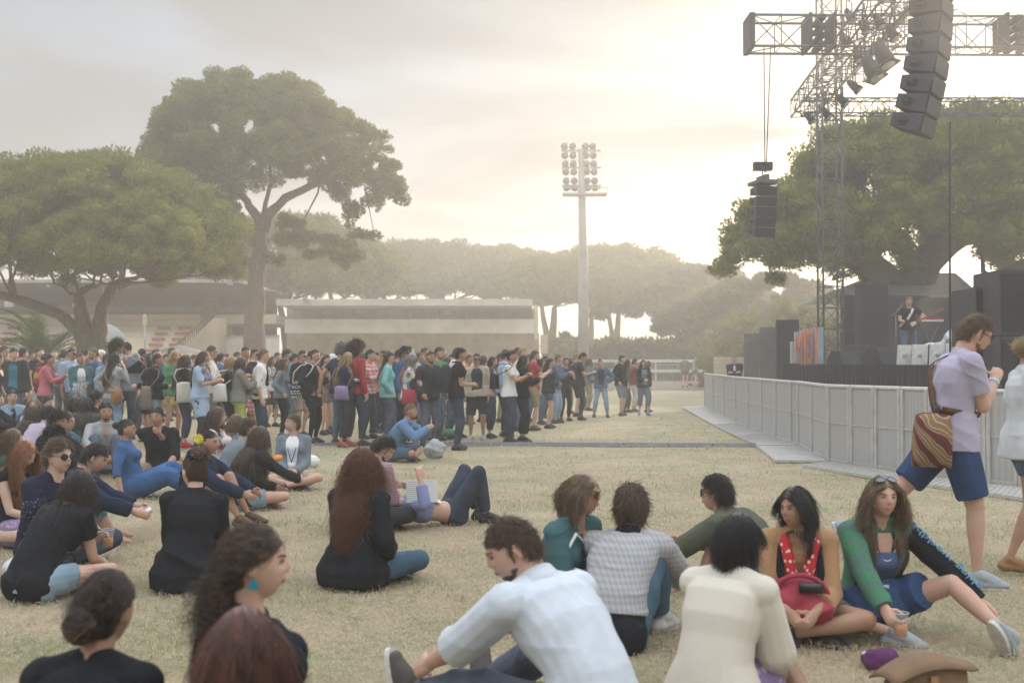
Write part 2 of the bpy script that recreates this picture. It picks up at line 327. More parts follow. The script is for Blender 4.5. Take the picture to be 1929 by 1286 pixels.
def pine(label, x, y, trunk, dome, clumps, per, size, nm, parts_bark, droop=(), group=None, seed=1, core=.6, lift=.0, gap=()):
    """umbrella pine. trunk: list of (dx,dz,r) poly-line(s); dome: (cx,cy,z0,rx,ry,rz) list of flattened domes"""
    rng = np.random.default_rng(seed); g = float(gz(x, y))
    root = empty('pine_tree', (x, y, g), 0, label, 'tree', group)
    cl = []
    tot = sum(d[3]*d[4] for d in dome)
    for (cx, cy, z0, rx, ry, rz) in dome:
        k = max(6, int(clumps*rx*ry/tot))
        for _ in range(k):
            a = rng.random()*2*PI; q = rng.random()**.5
            if rng.random() < .28: q = .88+.14*rng.random()
            h = math.sqrt(max(0, 1-min(q,1)**2)); layer = 1 if rng.random() < .72 else .25+.7*rng.random()
            bump = 1+.10*math.sin(a*5+cx)+.06*math.sin(a*9+1)
            px_, py_ = cx+math.cos(a)*q*rx*bump, cy+math.sin(a)*q*ry*bump
            pz = z0+h*rz*layer+rng.normal()*.05*rz-.10*rz*(q > .85)
            if any(math.hypot(px_-gx_, pz-gz_) < gr for (gx_, gz_, gr) in gap): continue
            cl.append((px_, py_, pz, (.10+.08*rng.random())*min(rx, ry)*(.95 if q < .8 else .8)))
    for (cx, cy, cz, r) in droop: 
        for _ in range(5): cl.append((cx+rng.normal()*r*.7, cy+rng.normal()*r*.7, cz+rng.normal()*r*.35, r*(.45+.25*rng.random())))
    cl = np.array(cl)
    cr = leafmesh('crown', cl, per, size, nm, root, rng=rng)
    if core:
        m2 = MB(); cores(m2, cl, core); m2.build('inner_foliage', nm, cr)
    tb = MB(); 
    for ln in trunk: 
        pts = [np.array((p[0], p[3] if len(p) > 3 else 0, p[1])) for p in ln]; rr = [p[2] for p in ln]
        # subdivide and roughen
        P2, r2 = [], []
        for i in range(len(pts)-1):
            for t in (0, .25, .5, .75): P2.append(pts[i]*(1-t)+pts[i+1]*t+(rng.normal(size=3)*rr[i]*.10 if i+t > 0 else 0)); r2.append((rr[i]*(1-t)+rr[i+1]*t)*(1+.05*rng.normal()))
        P2.append(pts[-1]); r2.append(rr[-1]); P2[0] = P2[0]-np.array((0,0,.3)); r2[0] *= 1.25
        tb.tube(P2, r2, 12)
    tb.build('trunk', BARK, root)
    bb = MB(); forks = [np.array((p[0], p[3] if len(p) > 3 else 0, p[1])) for ln in trunk for p in ln[-2:]]; fr = [p[2] for ln in trunk for p in ln[-2:]]
    order = rng.permutation(len(cl))[:parts_bark]
    for i in order:
        c = cl[i]; j = int(np.argmin([np.linalg.norm((c[:3]-f)*np.array((1,1,.5))) for f in forks]))
        pts = limb(bb, forks[j], c[:3]-np.array((0,0,c[3]*.3)), max(.03, fr[j]*.34), .02, .35, 6, sag=-.2)
        for q in (3, 4, 5):
            c2 = cl[np.argmin(np.linalg.norm(cl[:,:3]-pts[q]-rng.normal(size=3)*.8, axis=1))]; limb(bb, pts[q], c2[:3], .035, .012, .3, 4)
    bb.build('branches', BARK, root)
    return root
# near left umbrella pine
p = at(178, 690, 36)
pine('broad umbrella pine with forked trunk at the left edge beside the palm', p.x, p.y,
     [[(.05,0,.42),(-.1,1.2,.36),(-.35,2.2,.27),(-.38,3.0,.24),(-.5,3.6,.17)], [(.05,0,.40),(.15,1.0,.34),(.12,2.2,.26),(.25,3.2,.2),(.6,4.0,.14)], [(-.3,2.3,.2),(-1.2,3.0,.18),(-2.6,3.5,.15),(-3.9,3.75,.1)]],
     [(-.15,0,4.95,4.5,4.2,2.75),(1.7,-.5,4.55,2.7,3.0,1.8),(-2.5,0,4.8,2.6,3.0,1.8)], 620, 330, .085, NEEDLE[2], 26, seed=3, core=.66)
# tall pine
p = at(482, 690, 46)
pine('tall leaning pine with high ragged crown behind the left crowd', p.x, p.y,
     [[(0,0,.50),(.02,1.6,.44),(-.1,3.0,.42),(0,4.6,.36),(.15,6.2,.30),(.2,7.3,.27)], [(.2,7.3,.22),(-.4,8.2,.16),(-1.0,9.0,.12)], [(.2,7.3,.24),(1.2,8.3,.19),(2.6,9.0,.14),(3.8,9.4,.09)], [(.2,7.0,.12),(-1,7.3,.08),(-1.8,6.8,.05)],[(.3,7.8,.10),(.6,9.0,.08),(.5,10.0,.05)]],
     [(-.2,0,9.3,4.6,3.8,3.7),(-3.2,0,8.0,2.5,2.6,2.6),(3.2,0,8.9,2.7,2.8,2.7),(-2.2,0,6.9,1.9,2,1.4),(5.3,0,8.1,.95,1.1,1.3)], 560, 300, .095, NEEDLE[0], 34,
     droop=[(2.2,0,6.7,.75),(3.4,0,6.2,.7),(1.2,0,7.2,.5),(4.3,0,6.9,.45),(-1.4,0,6.2,.8),(5.6,0,8.2,.6),(4.2,0,7.9,.55),(2.6,0,5.9,.45),(-1.0,0,5.4,.5),(3.6,0,5.6,.3),(1.1,0,5.8,.4)], seed=11, core=.5, gap=[(1.0,8.6,.9),(.2,8.0,.55),(2.2,8.3,.5)])
# row of pines behind the stands
row = [(545, 430, 62, 5.4, 4.0, 0), (640, 470, 75, 4.6, 3.0, 1), (740, 478, 84, 6.0, 3.0, 1), (850, 478, 88, 6.0, 3.2, 1), (960, 484, 88, 5.2, 3.2, 0), (1038, 500, 76, 3.8, 2.6, 0),
       (1160, 482, 86, 6.2, 3.8, 0), (1290, 518, 80, 5.0, 3.2, 1), (1110, 520, 94, 4.0, 2.5, 1), (1370, 545, 78, 4.0, 3.2, 0), (1450, 535, 66, 3.8, 3.2, 1)]
names = ['umbrella pine behind the gap between both stands', 'small umbrella pine peeking over the white stand roof at left', 'low flat pine above the left half of the white stand', 'low flat pine above the middle of the white stand',
         'low flat pine above the right half of the white stand', 'umbrella pine at the right corner of the white stand', 'big umbrella pine just right of the floodlight mast', 'umbrella pine between the mast and the stage',
         'pale far pine behind the floodlight mast', 'round pine left of the stage wall', 'dense pine rising behind the stage side wall']
for i, (px, ty, D, rx, rz, nm) in enumerate(row):
    D += 8; rx *= 1.25; rz *= .97; p = at(px, 690, D); top = at(px, ty, D).z; z0 = top-rz
    tr = [[(0,0,.38),(.1,z0*.45,.3),(.25,z0*.85,.2)], [(0,0,.3),(-.3,z0*.5,.22),(-.8,z0*.95,.15)]]
    pine(names[i], p.x, p.y, tr, [(0,0,z0,rx,rx*.8,rz),(rx*.55,0,z0-.3,rx*.6,rx*.6,rz*.65),(-rx*.5,0,z0-.3,rx*.6,rx*.6,rz*.7)], 230, 170, .20, NEEDLE[nm], 9, seed=20+i, core=.66, group='pines in a row behind the stands')
# dark bushes and small trees under the row
def bushy(label, px, ty, D, w_, seed, nm=1, name='shrub', cat='shrub', group=None):
    rng = np.random.default_rng(seed);  p = at(px, 700, D); top = at(px, ty, D).z
    root = empty(name, (p.x, p.y, 0), 0, label, cat, group); k = int(26*w_/2)+8; cl = []
    for _ in range(k):
        a = (rng.random()-.5)*2; h = rng.random()*(1-.5*a*a); cl.append((a*w_/2, rng.normal()*w_*.15, .2+h*(top-.5), .35+.25*rng.random()))
    leafmesh('foliage', cl, 90, .20, NEEDLE[nm], root, rng=rng); m2 = MB(); cores(m2, cl, .8); m2.build('inner_foliage', NEEDLE[nm], root)
    st = MB(); limb(st, (0,0,-.1), (0,0,top*.6), .16, .06); st.build('stem', BARK, root)
bushy('dark leafy tree at the right end of the pine row', 1320, 585, 72, 5.5, 51, name='tree', cat='tree')
bushy('pale leafy tree just left of the stage side wall', 1410, 575, 60, 5.0, 52, 0, name='tree', cat='tree')
bushy('broad leafy tree behind the stage side wall', 1500, 560, 58, 5.5, 53, 0, name='tree', cat='tree')
bushy('leafy tree behind the truss tower and stage', 1600, 565, 56, 5.5, 54, 0, name='tree', cat='tree')
for sx_, ty_, lb_ in ((1060, 622, 'dark shrub filling the gap at the right corner of the white stand'), (1150, 632, 'dark shrub just right of the mast foot'), (1190, 618, 'taller dark shrub between two pine trunks'), (1265, 628, 'dark shrub behind the crowd barrier on the track'), (1350, 610, 'dark shrub touching the straw coloured fence')): bushy(lb_, sx_, ty_, 74, 4.2, sx_)
bushy('low dark shrub by the track under the mast', 1120, 640, 90, 5, 55)
bushy('low dark shrub between the pine trunks right of the mast', 1220, 640, 92, 4, 56)
# big pine at the right, behind the stage
p = at(1705, 690, 44)
pine('huge umbrella pine glowing against the sun behind the stage', p.x, p.y,
     [[(0,0,1.0),(-.15,2.5,.85),(-.1,4.2,1.0)], [(-.1,3.9,.85),(-1.3,5.4,.6),(-3.2,6.3,.4)], [(0,3.9,.8),(1.0,5.6,.6),(2.6,7.0,.4)], [(.6,1.8,.45),(2.2,3.6,.42),(3.6,4.8,.38),(6.0,5.8,.3)]],
     [(2.2,0,6.5,7.6,5.5,4.5),(-3.7,0,5.5,3.6,3.6,2.6),(6.8,0,6.0,4,4,3.2)], 900, 260, .12, NEEDLE[2], 34,
     droop=[(-5.2,0,4.9,.5),(-2.2,0,4.9,.5)], seed=31, core=.6, gap=[(1.4,4.9,.6)])
# palm
p = ground(75, 715); pr = empty('palm_tree', (at(82, 690, 33).x, 33, .0), 0, 'young date palm with arching fronds by the left stand', 'palm')
fm = MB(); 
def frond(mb, a, el, ln, leafw=.42):
    pts = []; ps = np.zeros(3)+np.array((0,0,1.55)); e = el
    for i in range(11):
        pts.append(ps.copy()); ps = ps+np.array((math.cos(a)*math.cos(e), math.sin(a)*math.cos(e), math.sin(e)))*ln/10; e -= .085+.03*i*.35
    mb.tube(pts, [.022*(1-i/12) for i in range(11)], 4)
    for i in range(1, 11):
        for s_ in (-1, 1):
            for q in (0, .33, .66):
                b = pts[i-1]*(1-q)+pts[i]*q; t = pts[i]-pts[i-1]; t /= np.linalg.norm(t); sd_ = np.cross(t, (0,0,1)); sd_ /= np.linalg.norm(sd_)
                tip = b+(sd_*s_*.8+t*.75+np.array((0,0,.25*R.random())))*leafw*math.sin(.35+2.4*i/11)*.9
                mb.add([b-t*.03, b+t*.03, tip], [(0,1,2)])
for i in range(58): frond(fm, R.random()*2*PI, .0+1.4*R.random(), 1.7+.6*R.random(), .40)
fm.build('fronds', mat((.09,.14,.05), .6, 'leaf', 2, (.14,.19,.07)), pr)
tb = MB(); tb.tube([(0,0,-.1),(0,0,.6),(0,0,1.6)], [.28,.3,.2], 10); tb.build('trunk', BARK, pr)
# distant hills
hm = MB(); hv = []; k = 60
for i in range(k+1):
    x = -290+580*i/k; h = 4+5*math.exp(-((x-50)/35)**2)+1.2*math.sin(i*.6)+3*math.exp(-((x-10)/30)**2)
    hv += [(x, 255, -.5), (x, 270, max(2, h)), (x, 295, max(2, h)*.9), (x, 315, -.5)]
hm.add(hv, [(i*4+j, i*4+4+j, i*4+5+j, i*4+1+j) for i in range(k) for j in range(3)])
tag(hm.build('hills', mat((.14,.15,.09), .9, 'plain', .05, (.20,.18,.12), .3, .5)), kind='structure')
# ================================================================ people
def nrm(v): v = np.asarray(v, float); return v/(np.linalg.norm(v)+1e-9)
def rotm(yaw=0, pitch=0, roll=0):     # yaw: + turns to own left, pitch: + looks down, roll: + tilts to own right   (columns x right, y forward, z up)
    return np.array(Matrix.Rotation(yaw, 3, 'Z') @ Matrix.Rotation(-pitch, 3, 'X') @ Matrix.Rotation(roll, 3, 'Y'))
def ik(a, t, l1, l2, hint):
    a = np.array(a, float); t = np.array(t, float); d = t-a; D = np.linalg.norm(d); m = (l1+l2)*.995
    if D > m: t = a+d/D*m; d = t-a; D = m
    D = max(D, abs(l1-l2)+.02); u = nrm(d); x = (l1*l1-l2*l2+D*D)/(2*D); h = math.sqrt(max(0, l1*l1-x*x))
    hn = np.array(hint, float); hn = hn-u*np.dot(hn, u); return a+u*x+nrm(hn)*h, t
def bone(mb, a, b, rad, flat=(False, False), ax=None, asp=1.0, n=12, shift=None):
    """closed tapered limb; rad = radii at equal stations; ax,asp = wide axis and width ratio"""
    a = np.array(a, float); b = np.array(b, float); w_ = b-a; Ln = np.linalg.norm(w_); 
    if Ln < 1e-6: return
    w_ = w_/Ln; u = np.array(ax, float) if ax is not None else np.array((1,0,0.)) if abs(w_[0]) < .8 else np.array((0,1.,0))
    u = nrm(u-w_*np.dot(u, w_)); v = np.cross(w_, u); rings = []
    k = len(rad)
    if not flat[0]: rings += [(-rad[0]*c, rad[0]*s) for c, s in ((.94,.34),(.77,.64),(.42,.91))]
    rings += [(Ln*i/(k-1), rad[i]) for i in range(k)]
    if not flat[1]: rings += [(Ln+rad[-1]*c, rad[-1]*s) for c, s in ((.42,.91),(.77,.64),(.94,.34))]
    an = np.arange(n)*2*PI/n; vs = []
    for i, (s, r) in enumerate(rings):
        c = a+w_*s
        if shift is not None: c = c+np.array(shift)*math.sin(PI*min(1, max(0, s/Ln)))
        vs.append(c+r*asp*np.cos(an)[:,None]*u+r*np.sin(an)[:,None]*v)
    K = len(rings); fs = [(i*n+j, i*n+(j+1)%n, (i+1)*n+(j+1)%n, (i+1)*n+j) for i in range(K-1) for j in range(n)]
    mb.add(np.vstack(vs), fs+[tuple(range(n))[::-1], tuple((K-1)*n+j for j in range(n))])
def loft(mb, rings, n=18, power=2.4):
    """rings: (centre, xaxis, yaxis, rx, ry) -> closed super-elliptic tube"""
    an = np.arange(n)*2*PI/n; c, s = np.cos(an), np.sin(an); e = 2/power
    cx, sy = np.sign(c)*np.abs(c)**e, np.sign(s)*np.abs(s)**e; vs = []
    for (o, xa, ya, rx, ry) in rings: vs.append(np.array(o)+rx*cx[:,None]*np.array(xa)+ry*sy[:,None]*np.array(ya))
    K = len(rings); fs = [(i*n+j, i*n+(j+1)%n, (i+1)*n+(j+1)%n, (i+1)*n+j) for i in range(K-1) for j in range(n)]
    mb.add(np.vstack(vs), fs+[tuple(range(n))[::-1], tuple((K-1)*n+j for j in range(n))])
def headsurf(d, fem=False):
    """unit directions (n,3) -> surface points of a head about 0.23 m tall, face towards +Y"""
    x, y, z = d[:,0], d[:,1], d[:,2]; p = d*np.array((.0745, .097, .117))
    lo = np.clip(-z-.05, 0, 1); p[:,0] *= 1-(.34 if fem else .26)*lo**1.4
    back = np.clip(-y, 0, 1); p[:,1] *= 1-.30*back*lo**.6; p[:,1] += .010*(z < -.4)*np.clip(y, 0, 1)*lo
    g = lambda a, b, sa, sb: np.exp(-((x-a)/sa)**2-((z-b)/sb)**2)*(y > 0)
    f = np.zeros(len(d))
    f += .017*g(0, -.17, .11, .10)+.012*g(0, -.02, .09, .15)            # nose tip and bridge
    f += .004*(g(.13, -.20, .07, .06)+g(-.13, -.20, .07, .06))          # nostrils
    f -= .0085*(g(.40, .03, .19, .10)+g(-.40, .03, .19, .10))           # sockets
    f += .0055*(g(.36, .20, .30, .07)+g(-.36, .20, .30, .07))*(.5 if fem else 1)
    f += .0065*g(0, -.43, .22, .045)+.0070*g(0, -.53, .19, .05)-.003*g(0, -.48, .22, .018)
    f -= .003*g(0, -.33, .08, .05); f -= .004*g(0, -.64, .25, .05)
    f += (.006 if fem else .010)*g(0, -.80, .30, .13); f += .004*(g(.52, -.18, .2, .18)+g(-.52, -.18, .2, .18))
    p[:,1] += f
    return p
def headmesh(mb, c, Rm, s, n=40, m=30, fem=False):
    ph = -PI/2+PI*np.arange(1, m)/m; th = 2*PI*np.arange(n)/n
    d = np.array([(0,0,-1)]+[(math.cos(a)*math.cos(b), math.cos(a)*math.sin(b), math.sin(a)) for a in ph for b in th]+[(0,0,1)])
    v = headsurf(d, fem)*s @ Rm.T+c; e = len(d)-1
    fs = [(0, 1+(j+1)%n, 1+j) for j in range(n)]+[(1+i*n+j, 1+i*n+(j+1)%n, 1+(i+1)*n+(j+1)%n, 1+(i+1)*n+j) for i in range(m-2) for j in range(n)]+[(e, 1+(m-2)*n+j, 1+(m-2)*n+(j+1)%n) for j in range(n)]
    mb.add(v, fs)
_pend = []
def soft(o, vox, it=3, disp=0., ds=.12, fac=.5):
    """union the volumes into one continuous surface"""
    m = o.modifiers.new('remesh', 'REMESH'); m.mode = 'VOXEL'; m.voxel_size = vox; m.use_smooth_shade = True
    s = o.modifiers.new('smooth', 'SMOOTH'); s.factor = fac; s.iterations = it
    o['_f'] = (disp, ds)
    _pend.append(o); return o
def finalise():
    bpy.context.view_layer.update(); dg = bpy.context.evaluated_depsgraph_get(); old = []
    for o in _pend:
        me = bpy.data.meshes.new_from_object(o.evaluated_get(dg), depsgraph=dg); old.append((o, me))
    for o, me in old:
        m0 = o.data; o.modifiers.clear(); o.data = me; me.name = o.name
        if not me.materials and m0.materials: me.materials.append(m0.materials[0])
        me.polygons.foreach_set('use_smooth', np.ones(len(me.polygons), bool)); bpy.data.meshes.remove(m0)
        A, ds = o['_f']; del o['_f']
        if A and len(me.vertices):
            n = len(me.vertices); v = np.empty(n*3, np.float32); me.vertices.foreach_get('co', v); v = v.reshape(-1, 3); nn = np.empty(n*3, np.float32); me.vertex_normals.foreach_get('vector', nn); nn = nn.reshape(-1, 3)
            d = np.zeros(n); g = np.random.default_rng(n % 9973)
            for q in range(3):
                fr = (6.0, 10.0, 17.0)[q]*.12/ds; dr = nrm(g.normal(size=3)*np.array((.6,.6,1))); w_ = np.stack([np.sin(v[:,i]*fr*.9+v[:,(i+1)%3]*fr*.7+g.random()*6) for i in range(3)], 1)
                sn = np.sin((v*fr+w_*.9) @ dr*1.3+g.random()*6); md = np.clip(.35+.65*np.sin(v[:,0]*fr*.8+g.random()*6)*np.sin(v[:,2]*fr*.7+v[:,1]*fr*.5+g.random()*6)*1.5, 0, 1)
                d += ((1-np.abs(sn))**1.6-.35)*md*(1.0, .65, .35)[q]
            v = v+nn*(d*A*1.45)[:,None]; me.vertices.foreach_set('co', v.astype(np.float32).ravel()); me.update()
    _pend.clear()
SK = {'fair': (.56,.36,.27), 'pale': (.60,.42,.33), 'tan': (.44,.26,.175), 'olive': (.40,.245,.16), 'brown': (.26,.145,.09), 'dark': (.13,.075,.05)}
HC = {'black': (.016,.012,.011), 'dark': (.036,.024,.017), 'brown': (.095,.058,.034), 'light': (.17,.11,.062), 'red': (.13,.055,.026), 'ginger': (.28,.12,.045), 'blond': (.38,.26,.13), 'grey': (.27,.25,.23), 'wine': (.065,.026,.018)}
class Fig:
    """one person: skeleton from a pose, then body, clothes and hair as meshes"""
    def __init__(s, x, y, face, H=1.75, fem=False, hip=None, spine=(0,0,0), side=0., tw=0., head=(0,0,0), hands=None, feet=None, elb=None, knee=None, vox=.016, build=1.0, skin='fair', z=None, lie=False, foot=(0,0), fpt=(None,None)):
        s.loc = (x, y, float(gz(x, y)) if z is None else z); s.rz = math.radians(face)+PI; s.H = H; s.k = k = H/1.75; s.fem = fem; s.vox = vox; s.b = build; s.hd = vox < .0125
        s.skinm = mat(SK[skin], .55, 'skin'); s.parts = []
        hip = (.93 if hip is None else hip)*k; s.pel = P = np.array((0,0,hip))
        X0 = np.array((1,0,0.)); sa = [math.radians(a) for a in spine]; sl = math.radians(side); twr = math.radians(tw)
        def step(a): return np.array((math.sin(sl), math.sin(a)*math.cos(sl), math.cos(a)*math.cos(sl)))
        s.dirs = [step(a) for a in sa]; Ls = [.17*k, .17*k, .185*k]
        s.w1 = P+s.dirs[0]*Ls[0]; s.ch = s.w1+s.dirs[1]*Ls[1]; s.nb = s.ch+s.dirs[2]*Ls[2]
        s.X = [nrm(np.cross(np.array((0, math.cos(a), -math.sin(a))), d)) for a, d in zip(sa, s.dirs)]
        def twist(x_, d, a): return np.array(Matrix.Rotation(a, 3, Vector(d)) @ Vector(x_))
        s.X[1] = twist(s.X[1], s.dirs[1], twr*.5); s.X[2] = twist(s.X[2], s.dirs[2], twr)
        s.Y = [np.cross(d, x_) for d, x_ in zip(s.dirs, s.X)]
        hw = (.083 if fem else .086)*k; sw = (.158 if fem else .185)*k
        s.hipj = {1: P+X0*hw, -1: P-X0*hw}
        s.sh = {q: s.nb-s.dirs[2]*.048*k+s.X[2]*q*sw for q in (1, -1)}
        hy, hp, hr = [math.radians(a) for a in head]; s.Rh = rotm(hy+twr*.6, hp, hr+sl*.5)
        nd = nrm(s.dirs[2]*.55+np.array((0,.18,.75))+s.Rh[:,1]*.10*math.cos(hp)); 
        if lie: nd = s.dirs[2]
        s.neck = s.nb+nd*.062*k; s.hc = s.neck+s.Rh[:,2]*.101*k+s.Rh[:,1]*.022*k; s.hs = k*(.97 if fem else 1.0)
        # arms and legs
        s.elb, s.hand = {}, {}; l1, l2 = .29*k, .255*k; Xc, Yc, Zc = s.X[2], s.Y[2], s.dirs[2]
        hands = hands or {}; elb = elb or {}
        for q in (1, -1):
            t = hands.get(q, (.05, .03, -.54)); h = elb.get(q, (.5, -.8, -.2))
            t = s.sh[q]+(Xc*q*t[0]+np.array((0,1,0))*t[1]+np.array((0,0,1))*t[2])*k if not (len(t) > 3) else np.array(t[:3])*k
            s.elb[q], s.hand[q] = ik(s.sh[q], t, l1, l2, Xc*q*h[0]+np.array((0,h[1],h[2])))
        s.kn, s.an = {}, {}; feet = feet or {}; knee = knee or {}
        for q in (1, -1):
            t = feet.get(q, (.11, 0.0, .085)); h = knee.get(q, (.15, 1, 0))
            s.kn[q], s.an[q] = ik(s.hipj[q], np.array((q*t[0], t[1], t[2]))*k, .435*k, .425*k, (q*h[0], h[1], h[2]))
        s.fdir = {}
        for q in (1, -1):
            fp = fpt[0 if q == 1 else 1]
            if fp is None:
                d = s.an[q]-s.kn[q]; up = s.an[q][2] > .16*k
                f = np.array((q*.25, 1, 0.0)) if not up else nrm(np.array((q*.1, 1.0, -.5)))
                if abs(nrm(d)[2]) < .5: f = nrm(np.array((d[0]*.3+q*.3, d[1]*.4+.5, .5 if t[2] < .2 else 0)))
                fp = f
            s.fdir[q] = nrm(fp)
    # ---- volumes shared by body and clothes
    def torso(s, mb, off=0., lo=-.5, hi=3, hem=0., breast=True, shoulder=True, flare=0., seat=True):
        k = s.k; b = s.b; f = s.fem; D, X, Y = s.dirs, s.X, s.Y
        st = [(-.10, s.pel-D[0]*.10*k, 0, .150 if f else .145, .108), (0., s.pel, 0, .172 if f else .160, .118), (.5, s.pel+D[0]*.085*k, 0, .155 if f else .150, .108),
              (1., s.w1, 0, .128 if f else .142, .098), (1.5, s.w1+D[1]*.085*k, 1, .133 if f else .150, .102), (2., s.ch, 1, .148 if f else .166, .113),
              (2.5, s.ch+D[2]*.09*k, 2, .150 if f else .172, .108), (2.8, s.ch+D[2]*.145*k, 2, .118 if f else .135, .080), (3., s.nb, 2, .062, .056)]
        R_ = []
        for (t, c, i, rx, ry) in st:
            if t < lo or t > hi: continue
            o = off+(flare*max(0, (1.5-t)/1.6) if t < 1.5 else 0); bb = b if t < 2.6 else (1+b)/2
            if t == 3.: o *= .6
            R_.append((c, X[i], Y[i], rx*k*bb+o, ry*k*bb+o))
        if hem:
            c0 = R_[0]; R_.insert(0, (c0[0]-D[0]*hem, c0[1], c0[2], c0[3]+flare*.6, c0[4]+flare*.6))
        loft(mb, R_)
        if shoulder:
            for q in (1, -1): bone(mb, s.nb-D[2]*.045*k, s.sh[q], [.052*k+off*.8, .050*k*(1.0 if f else 1.10)+off]); bone(mb, s.nb+D[2]*.012*k+X[2]*q*.02*k-Y[2]*.012*k, s.sh[q]+D[2]*.004*k, [.040*k+off*.5, .040*k+off*.7, .044*k+off*.8])
        if f and breast:
            for q in (1, -1):
                c = s.ch+D[2]*.02*k+X[2]*q*.068*k+Y[2]*.088*k*b; mb.sphere(c, (.062*k*b+off, .055*k*b+off, .060*k*b+off), 10, 8)
        # seat
        for q in (1, -1): 
            if lo <= 0 and seat: mb.sphere(s.pel+X[0]*q*.07*k-Y[0]*.035*k-D[0]*.03*k, ((.098*b)*k+off,)*3, 10, 8)
    def arm(s, mb, q, off=0., part=1.0, lo=0., flat=True, loose=0.):
        k = s.k; b = (1+s.b)/2*(.86 if s.fem else 1.0); A, B, Hn = s.sh[q], s.elb[q], s.hand[q]
        if part <= 0: return
        f1 = min(1, part*2); r = [.055*k*b+off, .053*k*b+off+loose*.3, .047*k*b+off+loose*.6, .041*k*b+off+loose]; e = A+(B-A)*f1
        bone(mb, A, e, r[:4] if f1 >= 1 else [r[0], r[1], r[2]], flat=(False, flat and f1 < 1))
        if part > .5:
            f2 = min(1, (part-.5)*2); r2 = [.041*k*b, .044*k*b, .037*k*b, .028*k*b]; r2 = [x_+off+loose for x_ in r2]
            if f2 < 1: r2 = r2[:max(2, int(round(4*f2))+0)]
            bone(mb, B, B+(Hn-B)*f2, r2, flat=(False, flat))
    def leg(s, mb, q, off=0., part=1.0, flat=True, loose=0., sx=1.0):
        k = s.k; b = (1+s.b)/2; A, B, E = s.hipj[q], s.kn[q], s.an[q]; g = 1.06 if s.fem else 1.0
        if part <= 0: return
        r = [.090*k*b*g, .083*k*b*g, .068*k*b, .058*k*b]; f1 = min(1, part*2); r = [x_*sx+off+loose*i*.2 for i, x_ in enumerate(r)]
        bone(mb, A, A+(B-A)*f1, r if f1 > .9 else r[:3], flat=(False, flat and f1 < 1), n=14)
        if part > .5:
            f2 = min(1, (part-.5)*2); r2 = [.055, .058, .049, .036, .031]; r2 = [x_*k*b*sx+off+loose for x_ in r2]
            if f2 < .95: r2 = r2[:max(2, int(round(5*f2)))]
            w_ = nrm(E-B); bk = np.cross(nrm(np.cross(nrm(B-A+np.array((0,.001,0))), w_)), w_) if np.linalg.norm(np.cross(nrm(B-A), w_)) > .1 else np.array((0,-1.,0))
            bone(mb, B, B+(E-B)*f2, r2, flat=(False, flat), n=14)
    def handv(s, mb, q, grip=.5, n=8):
        k = s.k; Hn, B = s.hand[q], s.elb[q]; d = nrm(Hn-B); hd = getattr(s, 'hdir', {}).get(q, None); w_ = nrm(hd) if hd is not None else d
        pn = getattr(s, 'palm', {}).get(q, None); side = nrm(np.cross(w_, np.array(pn))) if pn is not None else nrm(np.cross(w_, np.array((q*1.0, 0, .35))))
        nrmp = np.cross(side, w_); 
        if np.dot(nrmp, s.ch-Hn) < 0 and pn is None: nrmp = -nrmp
        f = .92 if s.fem else 1.0; W = .040*k*f
        bone(mb, Hn-w_*.01, Hn+w_*.075*k*f, [.023*k, .026*k, .024*k], ax=side, asp=1.55, n=n)
        up = side if side[2] > 0 else -side; 
        if hasattr(s, 'thumbup'): up = side
        for i in range(4):
            o = (i-1.5)*.0195*k*f; base = Hn+w_*.072*k*f-up*o*1.0; L_ = (.042,.047,.044,.035)[i]*k*f*(1.9); r = .0088*k
            a1 = grip*(.45+.1*i); a2 = grip*1.25; d1 = w_*math.cos(a1)+nrmp*math.sin(a1); d2 = w_*math.cos(a1+a2)+nrmp*math.sin(a1+a2); d3 = w_*math.cos(a1+a2*1.6)+nrmp*math.sin(a1+a2*1.6)
            p1 = base+d1*L_*.45; p2 = p1+d2*L_*.32; p3 = p2+d3*L_*.23
            if s.hd:
                bone(mb, base, p1, [r*1.05, r], n=7); bone(mb, p1, p2, [r, r*.92], n=7); bone(mb, p2, p3, [r*.92, r*.8], n=7)
            else: bone(mb, base, p1, [r*1.35, r*1.2], n=6); bone(mb, p1, p3, [r*1.2, r], n=6)
        tb = Hn+w_*.022*k+up*.028*k; t1 = tb+(w_*.55+up*.65+nrmp*.4*grip)*.038*k; t2 = t1+(w_*.9+up*.15+nrmp*.7*grip)*.032*k
        bone(mb, tb, t1, [.013*k, .0115*k], n=7); bone(mb, t1, t2, [.011*k, .009*k], n=7)
        s.fing = getattr(s, 'fing', {}); s.fing[q] = (Hn+w_*.09*k+nrmp*.028*k, w_, nrmp, up)
    def footv(s, mb, q, off=0., shoe=False):
        k = s.k; E, f = s.an[q], s.fdir[q]; dn = nrm(np.array((0,0,-1))+f*np.dot(f, (0,0,1))); 
        sd_ = np.cross(f, dn); heel = E+dn*.045*k-f*.035*k; ball = E+dn*.052*k+f*.125*k; toe = E+dn*.056*k+f*.165*k
        bone(mb, E, heel, [.033*k+off, .036*k+off])
        bone(mb, E+f*.01*k, ball+(-dn)*.004*k, [.038*k+off, .036*k+off, .030*k+off*.9], ax=sd_, asp=1.12)
        bone(mb, heel, toe, [.030*k+off, .027*k+off, .026*k+off, .020*k+off*.9], ax=sd_, asp=1.45)
